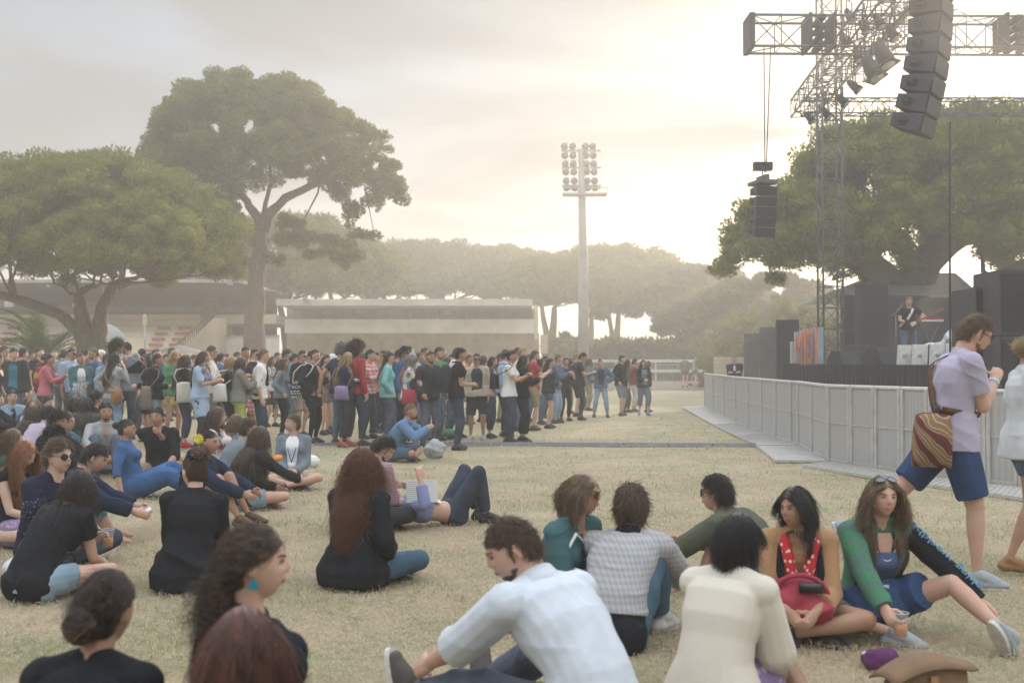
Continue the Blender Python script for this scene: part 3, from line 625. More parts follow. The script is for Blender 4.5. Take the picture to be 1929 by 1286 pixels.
    # ---- meshes
    def body(s, name, grips=(.5,.5), bare=()):
        mb = MB(); k = s.k; s.torso(mb, -.006); lowfoot = -.004
        for q in (1, -1):
            s.arm(mb, q, -.002, flat=False); s.handv(mb, q, grips[0 if q == 1 else 1]); s.leg(mb, q, -.004, flat=False); s.footv(mb, q, -.004)
        bone(mb, s.nb-s.dirs[2]*.02, s.neck+s.Rh[:,2]*.05*k, [.062*k, .052*k, .052*k] if s.fem else [.070*k, .062*k, .060*k])
        headmesh(mb, s.hc, s.Rh, s.hs, *((40, 30) if s.hd else (24, 18)), fem=s.fem)
        for q in (1, -1):
            c = s.hc+s.Rh @ (np.array((q*.077, -.006, -.004))*s.hs); mb.sphere(c, np.array((.010, .018, .031))*s.hs, 8, 6, Matrix(s.Rh.tolist()) @ Matrix.Rotation(q*-.35, 3, 'Z'))
        o = mb.build(name, s.skinm); o.location = s.loc; o.rotation_euler = (0, 0, s.rz)
        s.root = soft(o, s.vox*.85, 2 if s.hd else 1); return s.root
    def cloth(s, name, mb, m, disp=.010, it=7, vf=1.0, ds=.12, parent=None):
        o = mb.build(name, m, parent or s.root); return soft(o, s.vox*vf, it, disp*(1 if s.hd else 1.2), ds)
    def top(s, name, m, off=.016, sleeve=.3, hem=.05, lo=0., hi=3, disp=.012, flare=.012, loose=.006, breast=True, neckring=None, vf=1.0, seat=False):
        mb = MB(); s.torso(mb, off, lo, hi, hem*s.k, breast, flare=flare, seat=seat)
        for q in (1, -1): s.arm(mb, q, off*.9, sleeve if not hasattr(sleeve, '__len__') else sleeve[0 if q == 1 else 1], loose=loose)
        if neckring: bone(mb, s.nb-s.dirs[2]*.015, s.nb+nrm(s.neck-s.nb)*.04*s.k, [(.082 if s.fem else .088)*s.k, (.074 if s.fem else .080)*s.k], flat=(False, True))
        return s.cloth(name, mb, m, disp, vf=vf)
    def pants(s, name, m, off=.012, part=.95, loose=.008, waist=.45, disp=.010, sx=1.0, hip_off=None):
        mb = MB(); s.torso(mb, off if hip_off is None else hip_off, -.5, waist, .0, False, False); bone(mb, s.hipj[1]-s.dirs[0]*.045*s.k, s.hipj[-1]-s.dirs[0]*.045*s.k, [.085*s.k*s.b+off]*2)
        for q in (1, -1): s.leg(mb, q, off, part, loose=loose, sx=sx)
        return s.cloth(name, mb, m, disp)
    def skirt(s, name, m, part=.45, off=.02, flare=.04, disp=.014, top_=.6):
        mb = MB(); s.torso(mb, off, 0, top_, .03, False, False); k = s.k; P = s.pel
        K1, K2 = (s.hipj[q]+(s.kn[q]-s.hipj[q])*min(1, part*2) for q in (1, -1)); n = 4
        for i in range(n): 
            t = (i+.5)/n; a = s.hipj[1]*(1-t)+s.hipj[-1]*t; b_ = K1*(1-t)+K2*t
            bone(mb, a, b_, [.095*k+off, .088*k+off+flare*.25, .074*k+off+flare*.4], flat=(False, s.kn[1][2] < .5))
        if part > .5:
            for q in (1, -1): s.leg(mb, q, off+flare*.6, part)
        return s.cloth(name, mb, m, disp)
    def shoes(s, m, sole=None, name='shoe', off=.007):
        for q in (1, -1):
            mb = MB(); s.footv(mb, q, off*s.k); o = s.cloth(name, mb, m, .002, 2, vf=min(1, .014/s.vox) if s.hd else .9)
            if sole:
                k = s.k; E, f = s.an[q], s.fdir[q]; dn = nrm(np.array((0,0,-1))+f*np.dot(f, (0,0,1))); sd_ = np.cross(f, dn)
                pts = []; 
                for a in np.linspace(0, 2*PI, 20, endpoint=False): pts.append((math.cos(a)*.040*(1+.22*math.sin(a)), math.sin(a)*.142+.065))
                M4 = np.eye(4); M4[:3,0] = sd_; M4[:3,1] = f; M4[:3,2] = -dn; M4[:3,3] = E+dn*(.078+.003)*k
                sm = MB(); sm.prism([(a*k*1.05, b_*k) for a, b_ in pts], -.008, .014, M=M4); sm.build('sole', sole, o, smooth=False)
    # ---- head details
    def hp(s, x, z, out=0.):             # point on the face from direction parameters
        y = math.sqrt(max(.02, 1-x*x-z*z)); d = np.array([[x, y, z]]); return s.hc+s.Rh @ (headsurf(d, s.fem)[0]*s.hs+np.array((x*.3, 1, z*.3))*out)
    def face(s, hair='dark', lips=(.38,.13,.10), brows=True, detail=True):
        bm = mat(HC[hair], .8, 'hair'); 
        for q in (1, -1):
            eb = MB(); c = s.hp(q*.40, .02, -.0065*s.hs); eb.sphere(c, .0122*s.hs, 12, 8); e = eb.build('eye', mat((.55,.50,.46), .25, 'plain', 5, spec=.5), s.root)
            ib = MB(); g = c+s.Rh[:,1]*.0075*s.hs; ib.sphere(g, np.array((.0062,.0055,.0062))*s.hs, 10, 6); ib.build('iris', mat((.02,.014,.01), .15, 'plain', 5, spec=.6), e)
            lb = MB(); lb.tube([s.hp(q*(.25+.30*t), .045+.045*math.sin(PI*t), .0035) for t in np.linspace(0, 1, 7)], [.0012,.0020,.0024,.0026,.0026,.0022,.0010], 5); lb.build('eyelash', bm, e)
            if brows: 
                bb = MB(); bb.tube([s.hp(q*(.18+.46*t), .185+.05*math.sin(PI*t*.8), .001) for t in np.linspace(0, 1, 7)], [.0014,.0026,.0031,.0030,.0025,.0020,.0010], 6); bb.build('eyebrow', bm, s.root)
        mb = MB(); 
        for z, r in ((-.435, .0042), (-.51, .0055)): mb.tube([s.hp(.27*t, z-(.018*t*t if z > -.45 else -.03*t*t), -.0012) for t in np.linspace(-1, 1, 9)], [r*.3*s.hs]+[r*(1-.6*t*t)*s.hs for t in np.linspace(-.8, .8, 7)]+[r*.3*s.hs], 7)
        mb.build('lips', mat(lips, .45, 'plain', 30, spec=.4), s.root)
    def shell(s, name, mask, m, scale=1.03, parent=None, n=48, mm=36, rough=.0):
        ph = -PI/2+PI*np.arange(0, mm+1)/mm; th = 2*PI*np.arange(n)/n
        d = np.array([(math.cos(a)*math.cos(b), math.cos(a)*math.sin(b), math.sin(a)) for a in ph for b in th]); v = headsurf(d, s.fem)
        if callable(scale): sc = scale(d)
        else: sc = scale
        v = v*np.array(sc).reshape(-1, 1) if hasattr(sc, '__len__') else v*sc
        if rough: v = v*(1+NR.normal(size=(len(v),1))*rough)
        v = v*s.hs @ s.Rh.T+s.hc; keep = mask(d); fs = []
        for i in range(mm):
            for j in range(n):
                q = (i*n+j, i*n+(j+1)%n, (i+1)*n+(j+1)%n, (i+1)*n+j)
                if keep[q[0]] and keep[q[1]] and keep[q[2]] and keep[q[3]]: fs.append(q)
        return v, fs
    def beard(s, hair='dark', full=True, scale=1.035):
        def mk(d):
            x, y, z = d.T; a = (z < -.30)&(y > .05)&(z > -.93)&(((np.abs(x) > .66)&(z < -.45))|(z < -.58)|((z < -.32)&(z > -.42)&(np.abs(x) < .30)))
            sb = (np.abs(x) > .86)&(z < .10)&(z > -.35)&(y > .10)&(y < .36); mo = ~((np.abs(x) < .25)&(z < -.36)&(z > -.58)); return (a|sb)&mo
        v, fs = s.shell('beard', mk, None, scale, rough=.010); mb = MB(); mb.add(v, fs); return mb.build('beard', mat(tuple(v*1.6+.01 for v in HC[hair]), .95, 'hair', alpha=.62), s.root)
    def hair(s, style='short', col='dark', N_=None, L_=None, curl=0., part=0., tie=None, wid=None, seed=None, fringe=False, vol=1.0, col2=None, flow=None):
        """strands combed over the scalp, then falling under gravity and kept outside head and back"""
        rng = np.random.default_rng(seed if seed is not None else int(abs(s.loc[0]*1000+s.loc[1]*77)) % 99991); k = s.hs
        near = s.vox < .009; mid = s.hd and not near
        if N_ is None: N_ = 2600 if near else 900 if mid else 230
        if style in ('short', 'crop', 'curlyshort', 'pixie'): N_ = int(N_*1.5)
        if wid is None: wid = .0028 if near else .0045 if mid else .010
        Ln = L_ if L_ else {'short': .055, 'crop': .018, 'curlyshort': .075, 'pixie': .06, 'bob': .20, 'long': .42, 'mid': .30, 'pony': .38, 'bun': .20}[style]
        Ln = Ln*k; step = .018 if Ln > .15 else Ln/4; ns = max(3, int(Ln/step)); m = mat(HC[col], .36, 'hair', 14, col2 or tuple(v*.7 for v in HC[col]), spec=.5)
        hl = .52 if not fringe else .42
        def mask(d):
            x, y, z = d.T; sh_ = style in ('crop', 'short', 'pixie', 'curlyshort'); front = (y > .18)&(z < hl-.15*np.abs(x)); temple = (y > .0)&(z < .0); low = z < (-.40 if sh_ else -.62); ear = (np.abs(x) > .68)&(y > (-.42 if sh_ else -.25))&(z < (.13 if sh_ else .08))
            if style in ('bob', 'long', 'mid'): return ~(((y > .30)&(z < hl-.22*np.abs(x)))|low)
            return ~(front|temple|low|ear)
        th = {'short': 1.045, 'crop': 1.022, 'curlyshort': 1.10, 'pixie': 1.045}.get(style, 1.04)*(1+.05*(vol-1))
        v, fs = s.shell('cap', mask, None, lambda d: th+.025*np.clip(d[:,2], 0, 1)+.012*np.sin(d[:,0]*17+d[:,1]*13+d[:,2]*15)); mb = MB(); mb.add(v, fs)
        # roots
        d = rng.normal(size=(N_*4, 3)); d /= np.linalg.norm(d, axis=1)[:,None]; d = d[mask(d)][:N_]; n = len(d)
        if n == 0: return None
        base = headsurf(d, s.fem)*th*.99*k; ax = np.array((.0745,.097,.117))*k*th
        if tie is not None: T = np.array(tie)*k
        g = s.Rh.T @ np.array((0,0,-1.)); pts = [base.copy()]; p = base.copy(); cl = rng.integers(0, max(12, n//14), n); cv = rng.normal(size=(n//14+13, 3)); cf = cv[cl]
        side = np.sign(d[:,0]-part+rng.normal(size=n)*.04); lay = 1.0+.055*vol*rng.random(n)+(.05 if style == 'curlyshort' else 0); Lf = .82+.25*rng.random(n); Lf = Lf*(1-.5*np.clip(d[:,1]*1.6, 0, 1)) if style in ('short','pixie') else Lf
        top_ = np.clip(d[:,2], 0, 1)
        tors = [(s.nb-s.dirs[2]*.10*s.k, .155*s.k, .115*s.k), (s.ch, .165*s.k, .135*s.k), (s.w1, .15*s.k, .125*s.k)] if Ln > .15 else []
        done = np.zeros(n, bool)
        for i in range(ns):
            t = i/ns; q = p/ax; rad = np.linalg.norm(q, axis=1)[:,None]; out_ = q/ax; out_ /= np.linalg.norm(out_, axis=1)[:,None]+1e-9
            if style in ('short', 'crop', 'pixie', 'curlyshort'):
                comb = np.stack([side*.7+cf[:,0]*.25, (.35 if fringe or flow == 'front' else -.4)+cf[:,1]*.4+0*side, -.25-.5*(1-top_)], 1); comb = comb-out_*np.sum(comb*out_, 1)[:,None]
                a = .08 if style != 'curlyshort' else .6; vdir = comb*(1.1-.2*a)+out_*(a*(.9-t))+cf*(.16 if style != 'curlyshort' else .32)*(1+t)-(0 if style == 'curlyshort' else 1)*out_*.25*t
            elif tie is not None:
                tv = T-p; dist = np.linalg.norm(tv, axis=1); tv = tv/(dist[:,None]+1e-9); reach = dist < .045*k; done |= reach
                tang = tv-out_*np.sum(tv*out_, 1)[:,None]*(dist > .03)[:,None]*.9; tang /= np.linalg.norm(tang, axis=1)[:,None]+1e-9
                fall = g+cf*.22+rng.normal(size=(n,3))*.03+ (s.Rh.T @ (s.Y[2]*-.15)); vdir = np.where(done[:,None], fall if style == 'pony' else np.cross(p-T, nrm((.2,.5,.8))+cf*.35)/(.02+np.linalg.norm(p-T, axis=1)[:,None])+(p-T)*(.036*k*vol-np.linalg.norm(p-T, axis=1))[:,None]*500, tang+cf*.05)
            else:
                wp = np.exp(-i*.16)[None] if False else math.exp(-i*.18); fr_ = np.clip(d[:,1]*1.6+.5, .06, 1); sidew = np.stack([side*fr_, -.35-.5*(1-fr_), -.15+0*side], 1)
                vdir = sidew*wp*(.3+top_[:,None])+g*(.35+.65*min(1, i/5))+cf*(.05+.05*(vol > 1.3))*(1+t)
                if flow is not None and not isinstance(flow, str): vdir = vdir+(s.Rh.T @ np.array(flow))*.35*t
            vdir = vdir/(np.linalg.norm(vdir, axis=1)[:,None]+1e-9); st = step*(Lf[:,None] if not (tie is not None) else np.where(done, Lf, 1.0)[:,None])
            p = p+vdir*st
            q = p/(ax*lay[:,None]); rad = np.linalg.norm(q, axis=1); ins = rad < 1
            if style in ('bob', 'long', 'mid'):       # keep the face free
                fz = (q[:,1] > .10)&(q[:,2] < hl)&(q[:,2] > -4); p[fz,0] = np.where(np.abs(p[fz,0]) < .068*k, np.sign(p[fz,0]+1e-6*side[fz])*.068*k, p[fz,0])
            p[ins] = (q[ins]/rad[ins][:,None])*ax*lay[ins][:,None]
            if tors:
                wq = p @ s.Rh.T+s.hc
                for (c, rx, ry) in tors:
                    E3 = np.array((rx*1.0, ry*1.05+.035*s.k, .15*s.k)); e = (wq-c)/E3; e_ = np.linalg.norm(e, axis=1); i2 = e_ < 1
                    e[i2,2] -= .25; e[i2,0] *= .8; e[i2] /= np.linalg.norm(e[i2], axis=1)[:,None]; wq[i2] = c+e[i2]*E3
                p = (wq-s.hc) @ s.Rh
            pts.append(p.copy())
        pts = np.stack(pts, 1)                            # n, ns+1, 3
        if style == 'bun' and tie is not None: pts = pts[:, :]
        fly = rng.random(n) < (.10 if near else .05); pts[fly] += (rng.normal(size=(fly.sum(),1,3))*.016*k+np.array((0,0,.004)))*np.linspace(0, 1, ns+1)[None,:,None]**1.5*(1.6 if Ln > .15 else .8)
        if curl:
            tt = np.linspace(0, 1, ns+1)[None,:,None]; ph = rng.random((n,1,1))*6.28 if True else 0; ph = (cl*1.7)[:,None,None]+rng.random((n,1,1))*1.2; fr = (9 if Ln > .15 else 5)
            a1 = cf/np.linalg.norm(cf, axis=1)[:,None]; a2 = np.cross(a1, (0.3,.5,.8)); pts = pts+curl*k*np.minimum(1, tt*2.5)*(a1[:,None]*np.cos(ph+tt*fr*2)+a2[:,None]*np.sin(ph+tt*fr*2))
        pts = pts*1.0 @ s.Rh.T+s.hc; K = ns+1; tg = np.gradient(pts, axis=1); tg /= np.linalg.norm(tg, axis=2)[:,:,None]+1e-9
        rf = nrm(rng.normal(size=3)); u = np.cross(tg, rf); u /= np.linalg.norm(u, axis=2)[:,:,None]+1e-9; w2 = np.cross(tg, u)
        ww = wid*k*np.linspace(1, .35, K)[None,:,None]*.5; ring = np.stack([pts+u*ww, pts+(-.5*u+.87*w2)*ww, pts+(-.5*u-.87*w2)*ww], 2).reshape(-1, 3)
        b = (np.arange(n)[:,None]*K+np.arange(K-1)[None,:]).ravel()*3; F_ = np.concatenate([np.stack([b+j, b+(j+1)%3, b+3+(j+1)%3, b+3+j], 1) for j in range(3)])
        vv = np.vstack([v, ring]); F0 = np.array(fs, int).reshape(-1, 4); F_ = np.vstack([F0, F_+len(v)])
        o = fastmesh('hair', vv, F_, 4, m, s.root)
        if style == 'bun' and tie is not None:
            bb = MB(); c0 = s.hc+s.Rh @ T
            for i in range(60 if near else 26):
                ax_ = nrm(rng.normal(size=3)); u_ = nrm(np.cross(ax_, (1,.3,.2))); v_ = np.cross(ax_, u_); r_ = (.036+.008*rng.random())*k*vol; a0 = rng.random()*6.28
                bb.tube([c0+ax_*rng.normal()*.002+r_*(math.cos(a0+a)*u_+math.sin(a0+a)*v_)*(1+.05*math.sin(3*a)) for a in np.linspace(0, 4.2, 12)], [.0035]*12, 5)
            bb.sphere(c0, .034*k*vol, 12, 8); bb.build('hair_bun', m, o)
        return o
    def glasses(s, m, lens=None, up=False, name='sunglasses'):
        z0, off = (.03, .008) if not up else (.0, 0); Rh, k = s.Rh, s.hs; fm = MB(); 
        if up: o0 = s.hc+Rh @ (np.array((0, .055, .108))*k); fw = nrm(Rh[:,1]*.55+Rh[:,2]*.83); upv = nrm(Rh[:,2]*.55-Rh[:,1]*.83)
        else: o0 = s.hc+Rh @ (np.array((0, .1, .004))*k); fw = Rh[:,1]; upv = Rh[:,2]
        lm = MB()
        for q in (1, -1):
            c = o0+Rh[:,0]*q*.033*k; a = np.linspace(0, 2*PI, 17); cv = [c+Rh[:,0]*math.cos(t)*.027*k+upv*math.sin(t)*.021*k*(1-.12*math.sin(t))-fw*.010*k*abs(math.cos(t)*.5+q*.5)**2*(q*math.cos(t) > 0) for t in a]
            fm.tube(cv, .0026*k if lens else .0017*k, 6, caps=False); lm.add([c]+cv[:-1], [(0, 1+i, 1+(i+1)%16) for i in range(16)])
            e = c+Rh[:,0]*q*.030*k-fw*.010*k+upv*.006*k; fm.tube([e, e-fw*.05*k+Rh[:,0]*q*.012*k, s.hc+Rh @ (np.array((q*.082, -.005, .012 if not up else .09))*k)], [.0028*k, .0022*k, .0018*k], 5)
        fm.tube([o0-Rh[:,0]*.008*k, o0+upv*.003*k+fw*.002, o0+Rh[:,0]*.008*k], .0022*k, 5)
        f = fm.build(name, m, s.root)
        if lens: lm.build('lens', lens, f)
        return f
    def front(s, name, m, off=.022, w0=.5, w1=.5, lo=0., hi=2.9, back=False, wrap=0., parent=None, th=.004, cup=.03):
        """strip of cloth lying on the chest (or back): half-widths w0 at the bottom, w1 at the top, in radians"""
        k = s.k; f = s.fem; D, X, Y = s.dirs, s.X, s.Y; st = [(-.5, s.pel-D[0]*.10*k, 0, .155, .108), (0., s.pel, 0, .166, .118), (.5, s.pel+D[0]*.085*k, 0, .152, .108), (1., s.w1, 0, .135, .098), (1.5, s.w1+D[1]*.085*k, 1, .142, .102), (2., s.ch, 1, .158, .113), (2.5, s.ch+D[2]*.09*k, 2, .162, .108), (2.8, s.ch+D[2]*.145*k, 2, .127, .080), (3., s.nb, 2, .062, .056)]
        ts = [a[0] for a in st]; rows = []; nr, nc = 16, 9; sg = -1 if back else 1
        for i in range(nr):
            t = lo+(hi-lo)*i/(nr-1); j = max(0, min(len(st)-2, int(np.searchsorted(ts, t))-1)); u = (t-ts[j])/(ts[j+1]-ts[j]); a, b = st[j], st[j+1]
            c = a[1]*(1-u)+b[1]*u; xa = nrm(X[a[2]]*(1-u)+X[b[2]]*u); ya = nrm(Y[a[2]]*(1-u)+Y[b[2]]*u); rx = (a[3]*(1-u)+b[3]*u)*k*s.b+off; ry = (a[4]*(1-u)+b[4]*u)*k*s.b+off
            if f and not back: ry += cup*k*math.exp(-((t-2.05)/.45)**2)
            w_ = w0+(w1-w0)*i/(nr-1)
            for q in range(nc):
                g = PI/2+wrap+w_*(1-2*q/(nc-1)); e = 2/2.4; cx, sy = math.copysign(abs(math.cos(g))**e, math.cos(g)), math.copysign(abs(math.sin(g))**e, math.sin(g))
                rows.append(c+rx*cx*xa+sg*ry*sy*ya)
        v = np.array(rows); mb = MB(); N3 = nr*nc; ctr = s.w1*.5+s.ch*.5; o_ = v-ctr; o_ /= np.linalg.norm(o_, axis=1)[:,None]
        fs = [(i*nc+j, i*nc+j+1, (i+1)*nc+j+1, (i+1)*nc+j) for i in range(nr-1) for j in range(nc-1)]
        mb.add(np.vstack([v, v-o_*th]), fs+[tuple(x_+N3 for x_ in q[::-1]) for q in fs]); return mb.build(name, m, parent or s.root)
    def vneck(s, depth=2.35, w_=.38, off=.021): return s.front('neckline', s.skinm, off, .02, w_, depth, 2.97)
    def strap(s, name, m, side=1, w_=.02, off=.024, low=None, parent=None):
        """band over one shoulder, across chest and back to the other hip"""
        k = s.k; P = []; A = s.sh[side]+s.dirs[2]*.062*k-s.X[2]*side*.07*k; Bp = s.pel+s.dirs[0]*.05*k-s.X[0]*side*(.172*k*s.b+off)
        if low is not None: Bp = np.array(low)
        for sg in (1, -1):
            cp = s.ch+s.dirs[2]*.05*k+s.X[2]*side*.03*k+s.Y[2]*sg*(.118*k*s.b+off+(.04*k if s.fem and sg > 0 else 0)); wp = s.w1-s.X[1]*side*.09*k+s.Y[1]*sg*(.105*k*s.b+off)
            P.append([A, (A+cp)/2+s.Y[2]*sg*.022*k+s.dirs[2]*.012*k, cp, wp, Bp])
        mb = MB()
        for pts in P:
            cat_ = []; pts = [np.array(p_) for p_ in pts]
            for i in range(len(pts)-1):
                p0, p1, p2, p3 = pts[max(i-1, 0)], pts[i], pts[i+1], pts[min(i+2, len(pts)-1)]
                for t in (0, .25, .5, .75): cat_.append(.5*((2*p1)+(-p0+p2)*t+(2*p0-5*p1+4*p2-p3)*t*t+(-p0+3*p1-3*p2+p3)*t**3))
            cat_.append(pts[-1]); K = len(cat_); V_ = []
            for i in range(K):
                tg = nrm(cat_[min(i+1, K-1)]-cat_[max(i-1, 0)]); o_ = nrm(cat_[i]-(s.ch+s.w1)/2); sd_ = nrm(np.cross(tg, o_)); V_ += [cat_[i]+sd_*w_/2, cat_[i]-sd_*w_/2, cat_[i]-sd_*w_/2+o_*.004, cat_[i]+sd_*w_/2+o_*.004]
            mb.add(V_, [(i*4+j, i*4+(j+1)%4, i*4+4+(j+1)%4, i*4+4+j) for i in range(K-1) for j in range(4)])
        return mb.build(name, m, parent or s.root)
    def world(s, p): return Matrix.Translation(s.loc) @ Matrix.Rotation(s.rz, 4, 'Z') @ Vector(p)
# ---------------------------------------------------------------- poses: hands from the shoulder (out, forward, up), feet from under the hips
ARM = {'down': (.05,.05,-.53), 'pocket': (.02,.06,-.44), 'cross': (-.24,.20,-.20), 'clap': (-.15,.34,-.14), 'mouth': (-.12,.20,.03), 'hips': (.04,.0,-.37), 'hold': (-.10,.32,-.20), 'drink': (-.14,.24,.0),
       'belly': (-.14,.24,-.30), 'lap': (-.10,.30,-.36), 'knee': (-.02,.46,-.26), 'back': (.10,-.22,-.46), 'ground': (.18,.05,-.50), 'head': (-.05,.12,.16), 'side': (.12,.06,-.50), 'strap': (-.05,.20,-.05)}
ELB = {'hips': (1,-.5,-.2), 'mouth': (.4,-.1,-1), 'drink': (.5,-.1,-1), 'head': (.7,.4,-1), 'cross': (.7,-.2,-.8), 'clap': (.6,-.3,-.9), 'knee': (.8,.1,-.6), 'strap': (.6,-.1,-1)}
SIT = {'cross': dict(hip=.125, spine=(6,16,22), feet={1: (-.10,.26,.06), -1: (-.06,.34,.06)}, knee={1: (1,.35,.22), -1: (1,.35,.22)}, fpt=((-.8,.5,0), (.8,.5,0))),
       'knees': dict(hip=.115, spine=(2,22,28), feet={1: (.12,.47,.085), -1: (.12,.47,.085)}, knee={1: (.1,.1,1), -1: (.1,.1,1)}),
       'open': dict(hip=.115, spine=(0,18,26), feet={1: (.22,.44,.085), -1: (.22,.44,.085)}, knee={1: (.5,.1,1), -1: (.5,.1,1)}),
       'out': dict(hip=.115, spine=(-6,10,16), feet={1: (.16,.78,.07), -1: (.10,.74,.07)}, knee={1: (.1,.2,1), -1: (.1,.2,1)}),
       'heel': dict(hip=.25, spine=(4,10,14), feet={1: (.10,-.20,.06), -1: (.10,-.20,.06)}, knee={1: (.2,1,-.35), -1: (.2,1,-.35)}, fpt=((0,-1,-.2), (0,-1,-.2))),
       'sidesit': dict(hip=.115, spine=(0,8,16), feet={1: (.42,.12,.06), -1: (-.18,.36,.06)}, knee={1: (-.5,1,.25), -1: (.9,.6,.2)}, fpt=((.8,-.5,0), (.8,.4,0)))}
def fig(px, top, D, face, pose='stand', arms=('down', 'down'), H=None, **kw):
    """place a person by the photo column and head-top row at distance D"""
    x = at(px, 690, D).x; g = float(gz(x, D)); zt = at(px, top, D).z-g; a = {}
    hands = {q: (ARM[v] if isinstance(v, str) else v) for q, v in zip((1, -1), arms)}
    elb = {q: ELB[v] for q, v in zip((1, -1), arms) if isinstance(v, str) and v in ELB}
    elb.update(kw.pop('elb', {}))
    if pose == 'stand':
        if H is None: H = min(1.93, max(1.52, zt-.02))
    else:
        a.update({k_: v for k_, v in SIT[pose].items()})
        if H is None: H = 1.76 if not kw.get('fem') else 1.66
        # match the head height by leaning or straightening the back
        want = zt
    a.update(kw); 
    vox = a.pop('vox', None) or (.0075 if D < 7.8 else .0095 if D < 10.5 else .012 if D < 15.5 else .017 if D < 24 else .021)
    def mk(xx):
        return Fig(xx, D, face, H=H, hands=hands, elb=elb, vox=vox, **a)
    f = mk(x); sp = list(a.get('spine', (0,0,0)))
    for _ in range(8):
        hw_ = f.world(f.hc); ex = hw_.x-(px-CX)/F*hw_.y; wz = CH+(HY-top)*hw_.y/F-f.loc[2]
        e = (f.hc[2]+.125*f.hs)-wz
        if abs(e) < .01 and abs(ex) < .005: break
        x -= ex
        if pose != 'stand' and 'spine' not in kw: d = e*80; sp = [max(-14, min(60, v+d*w_)) for v, w_ in zip(sp, (.5, .9, .9))]; a['spine'] = tuple(sp)
        f = mk(x)
    return f
# cloth materials
def cl(c, kind='fabric', **k): return mat(c, .85, kind, k.pop('scale', 7), bump=k.pop('bump', .22), bscale=k.pop('bscale', 60), spec=.12, **k)
BLACK = cl((.014,.015,.019)); NAVY = cl((.018,.026,.055)); CHAR = cl((.035,.037,.042)); GREY = cl((.16,.16,.17)); LGREY = cl((.36,.36,.36)); WHITE = cl((.68,.67,.64)); CREAM = cl((.62,.57,.49))
JEANS = cl((.075,.115,.165), 'denim'); DJEANS = cl((.032,.042,.062), 'denim'); LJEANS = cl((.21,.29,.36), 'denim'); TEALJ = cl((.07,.13,.13), 'denim'); BLUEJ = cl((.055,.105,.15), 'denim'); GJEANS = cl((.08,.095,.12), 'denim')
KHAKI = cl((.30,.24,.15)); OLIVE = cl((.095,.10,.07)); TEAL = cl((.07,.15,.17)); LBLUE = cl((.34,.43,.55)); BLUE = cl((.05,.115,.25)); RED = cl((.36,.045,.055)); PINK = cl((.46,.13,.16)); GREEN = cl((.10,.27,.15)); AQUA = cl((.22,.48,.46)); BROWN = cl((.30,.17,.09)); TAN = cl((.40,.23,.12)); MAROON = cl((.16,.02,.04)); LAV = cl((.42,.36,.44)); LIME = cl((.38,.42,.12)); YEL = cl((.60,.52,.22)); RUST = cl((.45,.20,.06))
SHOEW = mat((.55,.55,.53), .6, 'plain', 20); SHOED = mat((.03,.028,.028), .5, 'plain', 20); SHOEB = mat((.12,.06,.03), .5, 'plain', 20); RUBBER = mat((.62,.60,.55), .6, 'plain', 20); SHOEG = mat((.33,.36,.38), .8, 'fabric', 20, bump=.3)
FRAME = mat((.012,.012,.014), .25, 'plain', 5, spec=.6); FRAMEB = mat((.12,.05,.02), .25, 'plain', 5, spec=.6); LENS = mat((.012,.011,.012), .06, 'plain', 5, spec=.8); LENSB = mat((.09,.035,.012), .06, 'plain', 5, spec=.8)
GLASS = mat((.5,.5,.5), .05, 'plain', 5, alpha=.14, spec=.8)
def text(s, size, m, parent, Mx, ext=.001):
    cu = bpy.data.curves.new('text', 'FONT'); cu.body = s; cu.size = size; cu.align_x = 'CENTER'; cu.align_y = 'CENTER'; cu.extrude = ext; t = bpy.data.objects.new('text', cu); C.objects.link(t)
    dg = bpy.context.evaluated_depsgraph_get(); me = bpy.data.meshes.new_from_object(t.evaluated_get(dg)); bpy.data.objects.remove(t); o = bpy.data.objects.new('lettering', me); C.objects.link(o); me.materials.clear(); me.materials.append(m); o.parent = parent; o.matrix_local = Mx; return o
LEATHER = mat((.018,.018,.02), .42, 'fabric', 6, bump=.3); TLEATHER = mat((.30,.15,.06), .5, 'fabric', 6, bump=.3)
# ================================================================ stands
CREAMW = mat((.66,.56,.42), .85, 'paint', 1.2, (.58,.49,.36), .15, 12); WHITEW = mat((.72,.70,.65), .8, 'paint', 1.0, (.54,.53,.50), .1, 12); TANW = mat((.46,.37,.27), .85, 'paint', 1.4, (.40,.32,.23), .1, 12)
REDW = mat((.30,.045,.04), .8, 'paint', 3, (.24,.04,.035)); BRNW = mat((.115,.065,.05), .8, 'paint', 2, (.08,.05,.04)); DARKG = mat((.045,.042,.042), .25, 'plain', 1.5, (.09,.08,.07), spec=.6); GREYW = mat((.36,.37,.38), .7, 'paint', 3, (.30,.31,.32)); STEELM = mat((.33,.34,.35), .45, 'metal', 6, (.25,.26,.27), metal=.6); BLIND = mat((.55,.54,.50), .7, 'plain', 4)
def bx(mb, px0, px1, py0, py1, D, dep):           # box from its outline in the photo, at distance D, going back by dep
    a = at(px0, py1, D); b = at(px1, py0, D); mb.box(((a.x+b.x)/2, D+dep/2, (a.z+b.z)/2), (abs(b.x-a.x), dep, abs(b.z-a.z)))
def part(name, m, root, items, smooth=False):
    for i in items: mb = MB(); bx(mb, *i); o = mb.build(name, m, root, smooth=smooth)
    return o
DL = 62
g1 = empty('grandstand', (0,0,0), 0, 'brown roofed grandstand with cream seating steps behind the two left pines', 'grandstand', 'racecourse stands')
part('back_wall', BRNW, g1, [(-120, 520, 556, 760, DL+8.2, .4)])
part('roof', mat((.42,.42,.41), .6, 'paint', 2), g1, [(-130, 452, 526, 532, DL-3, 11)])
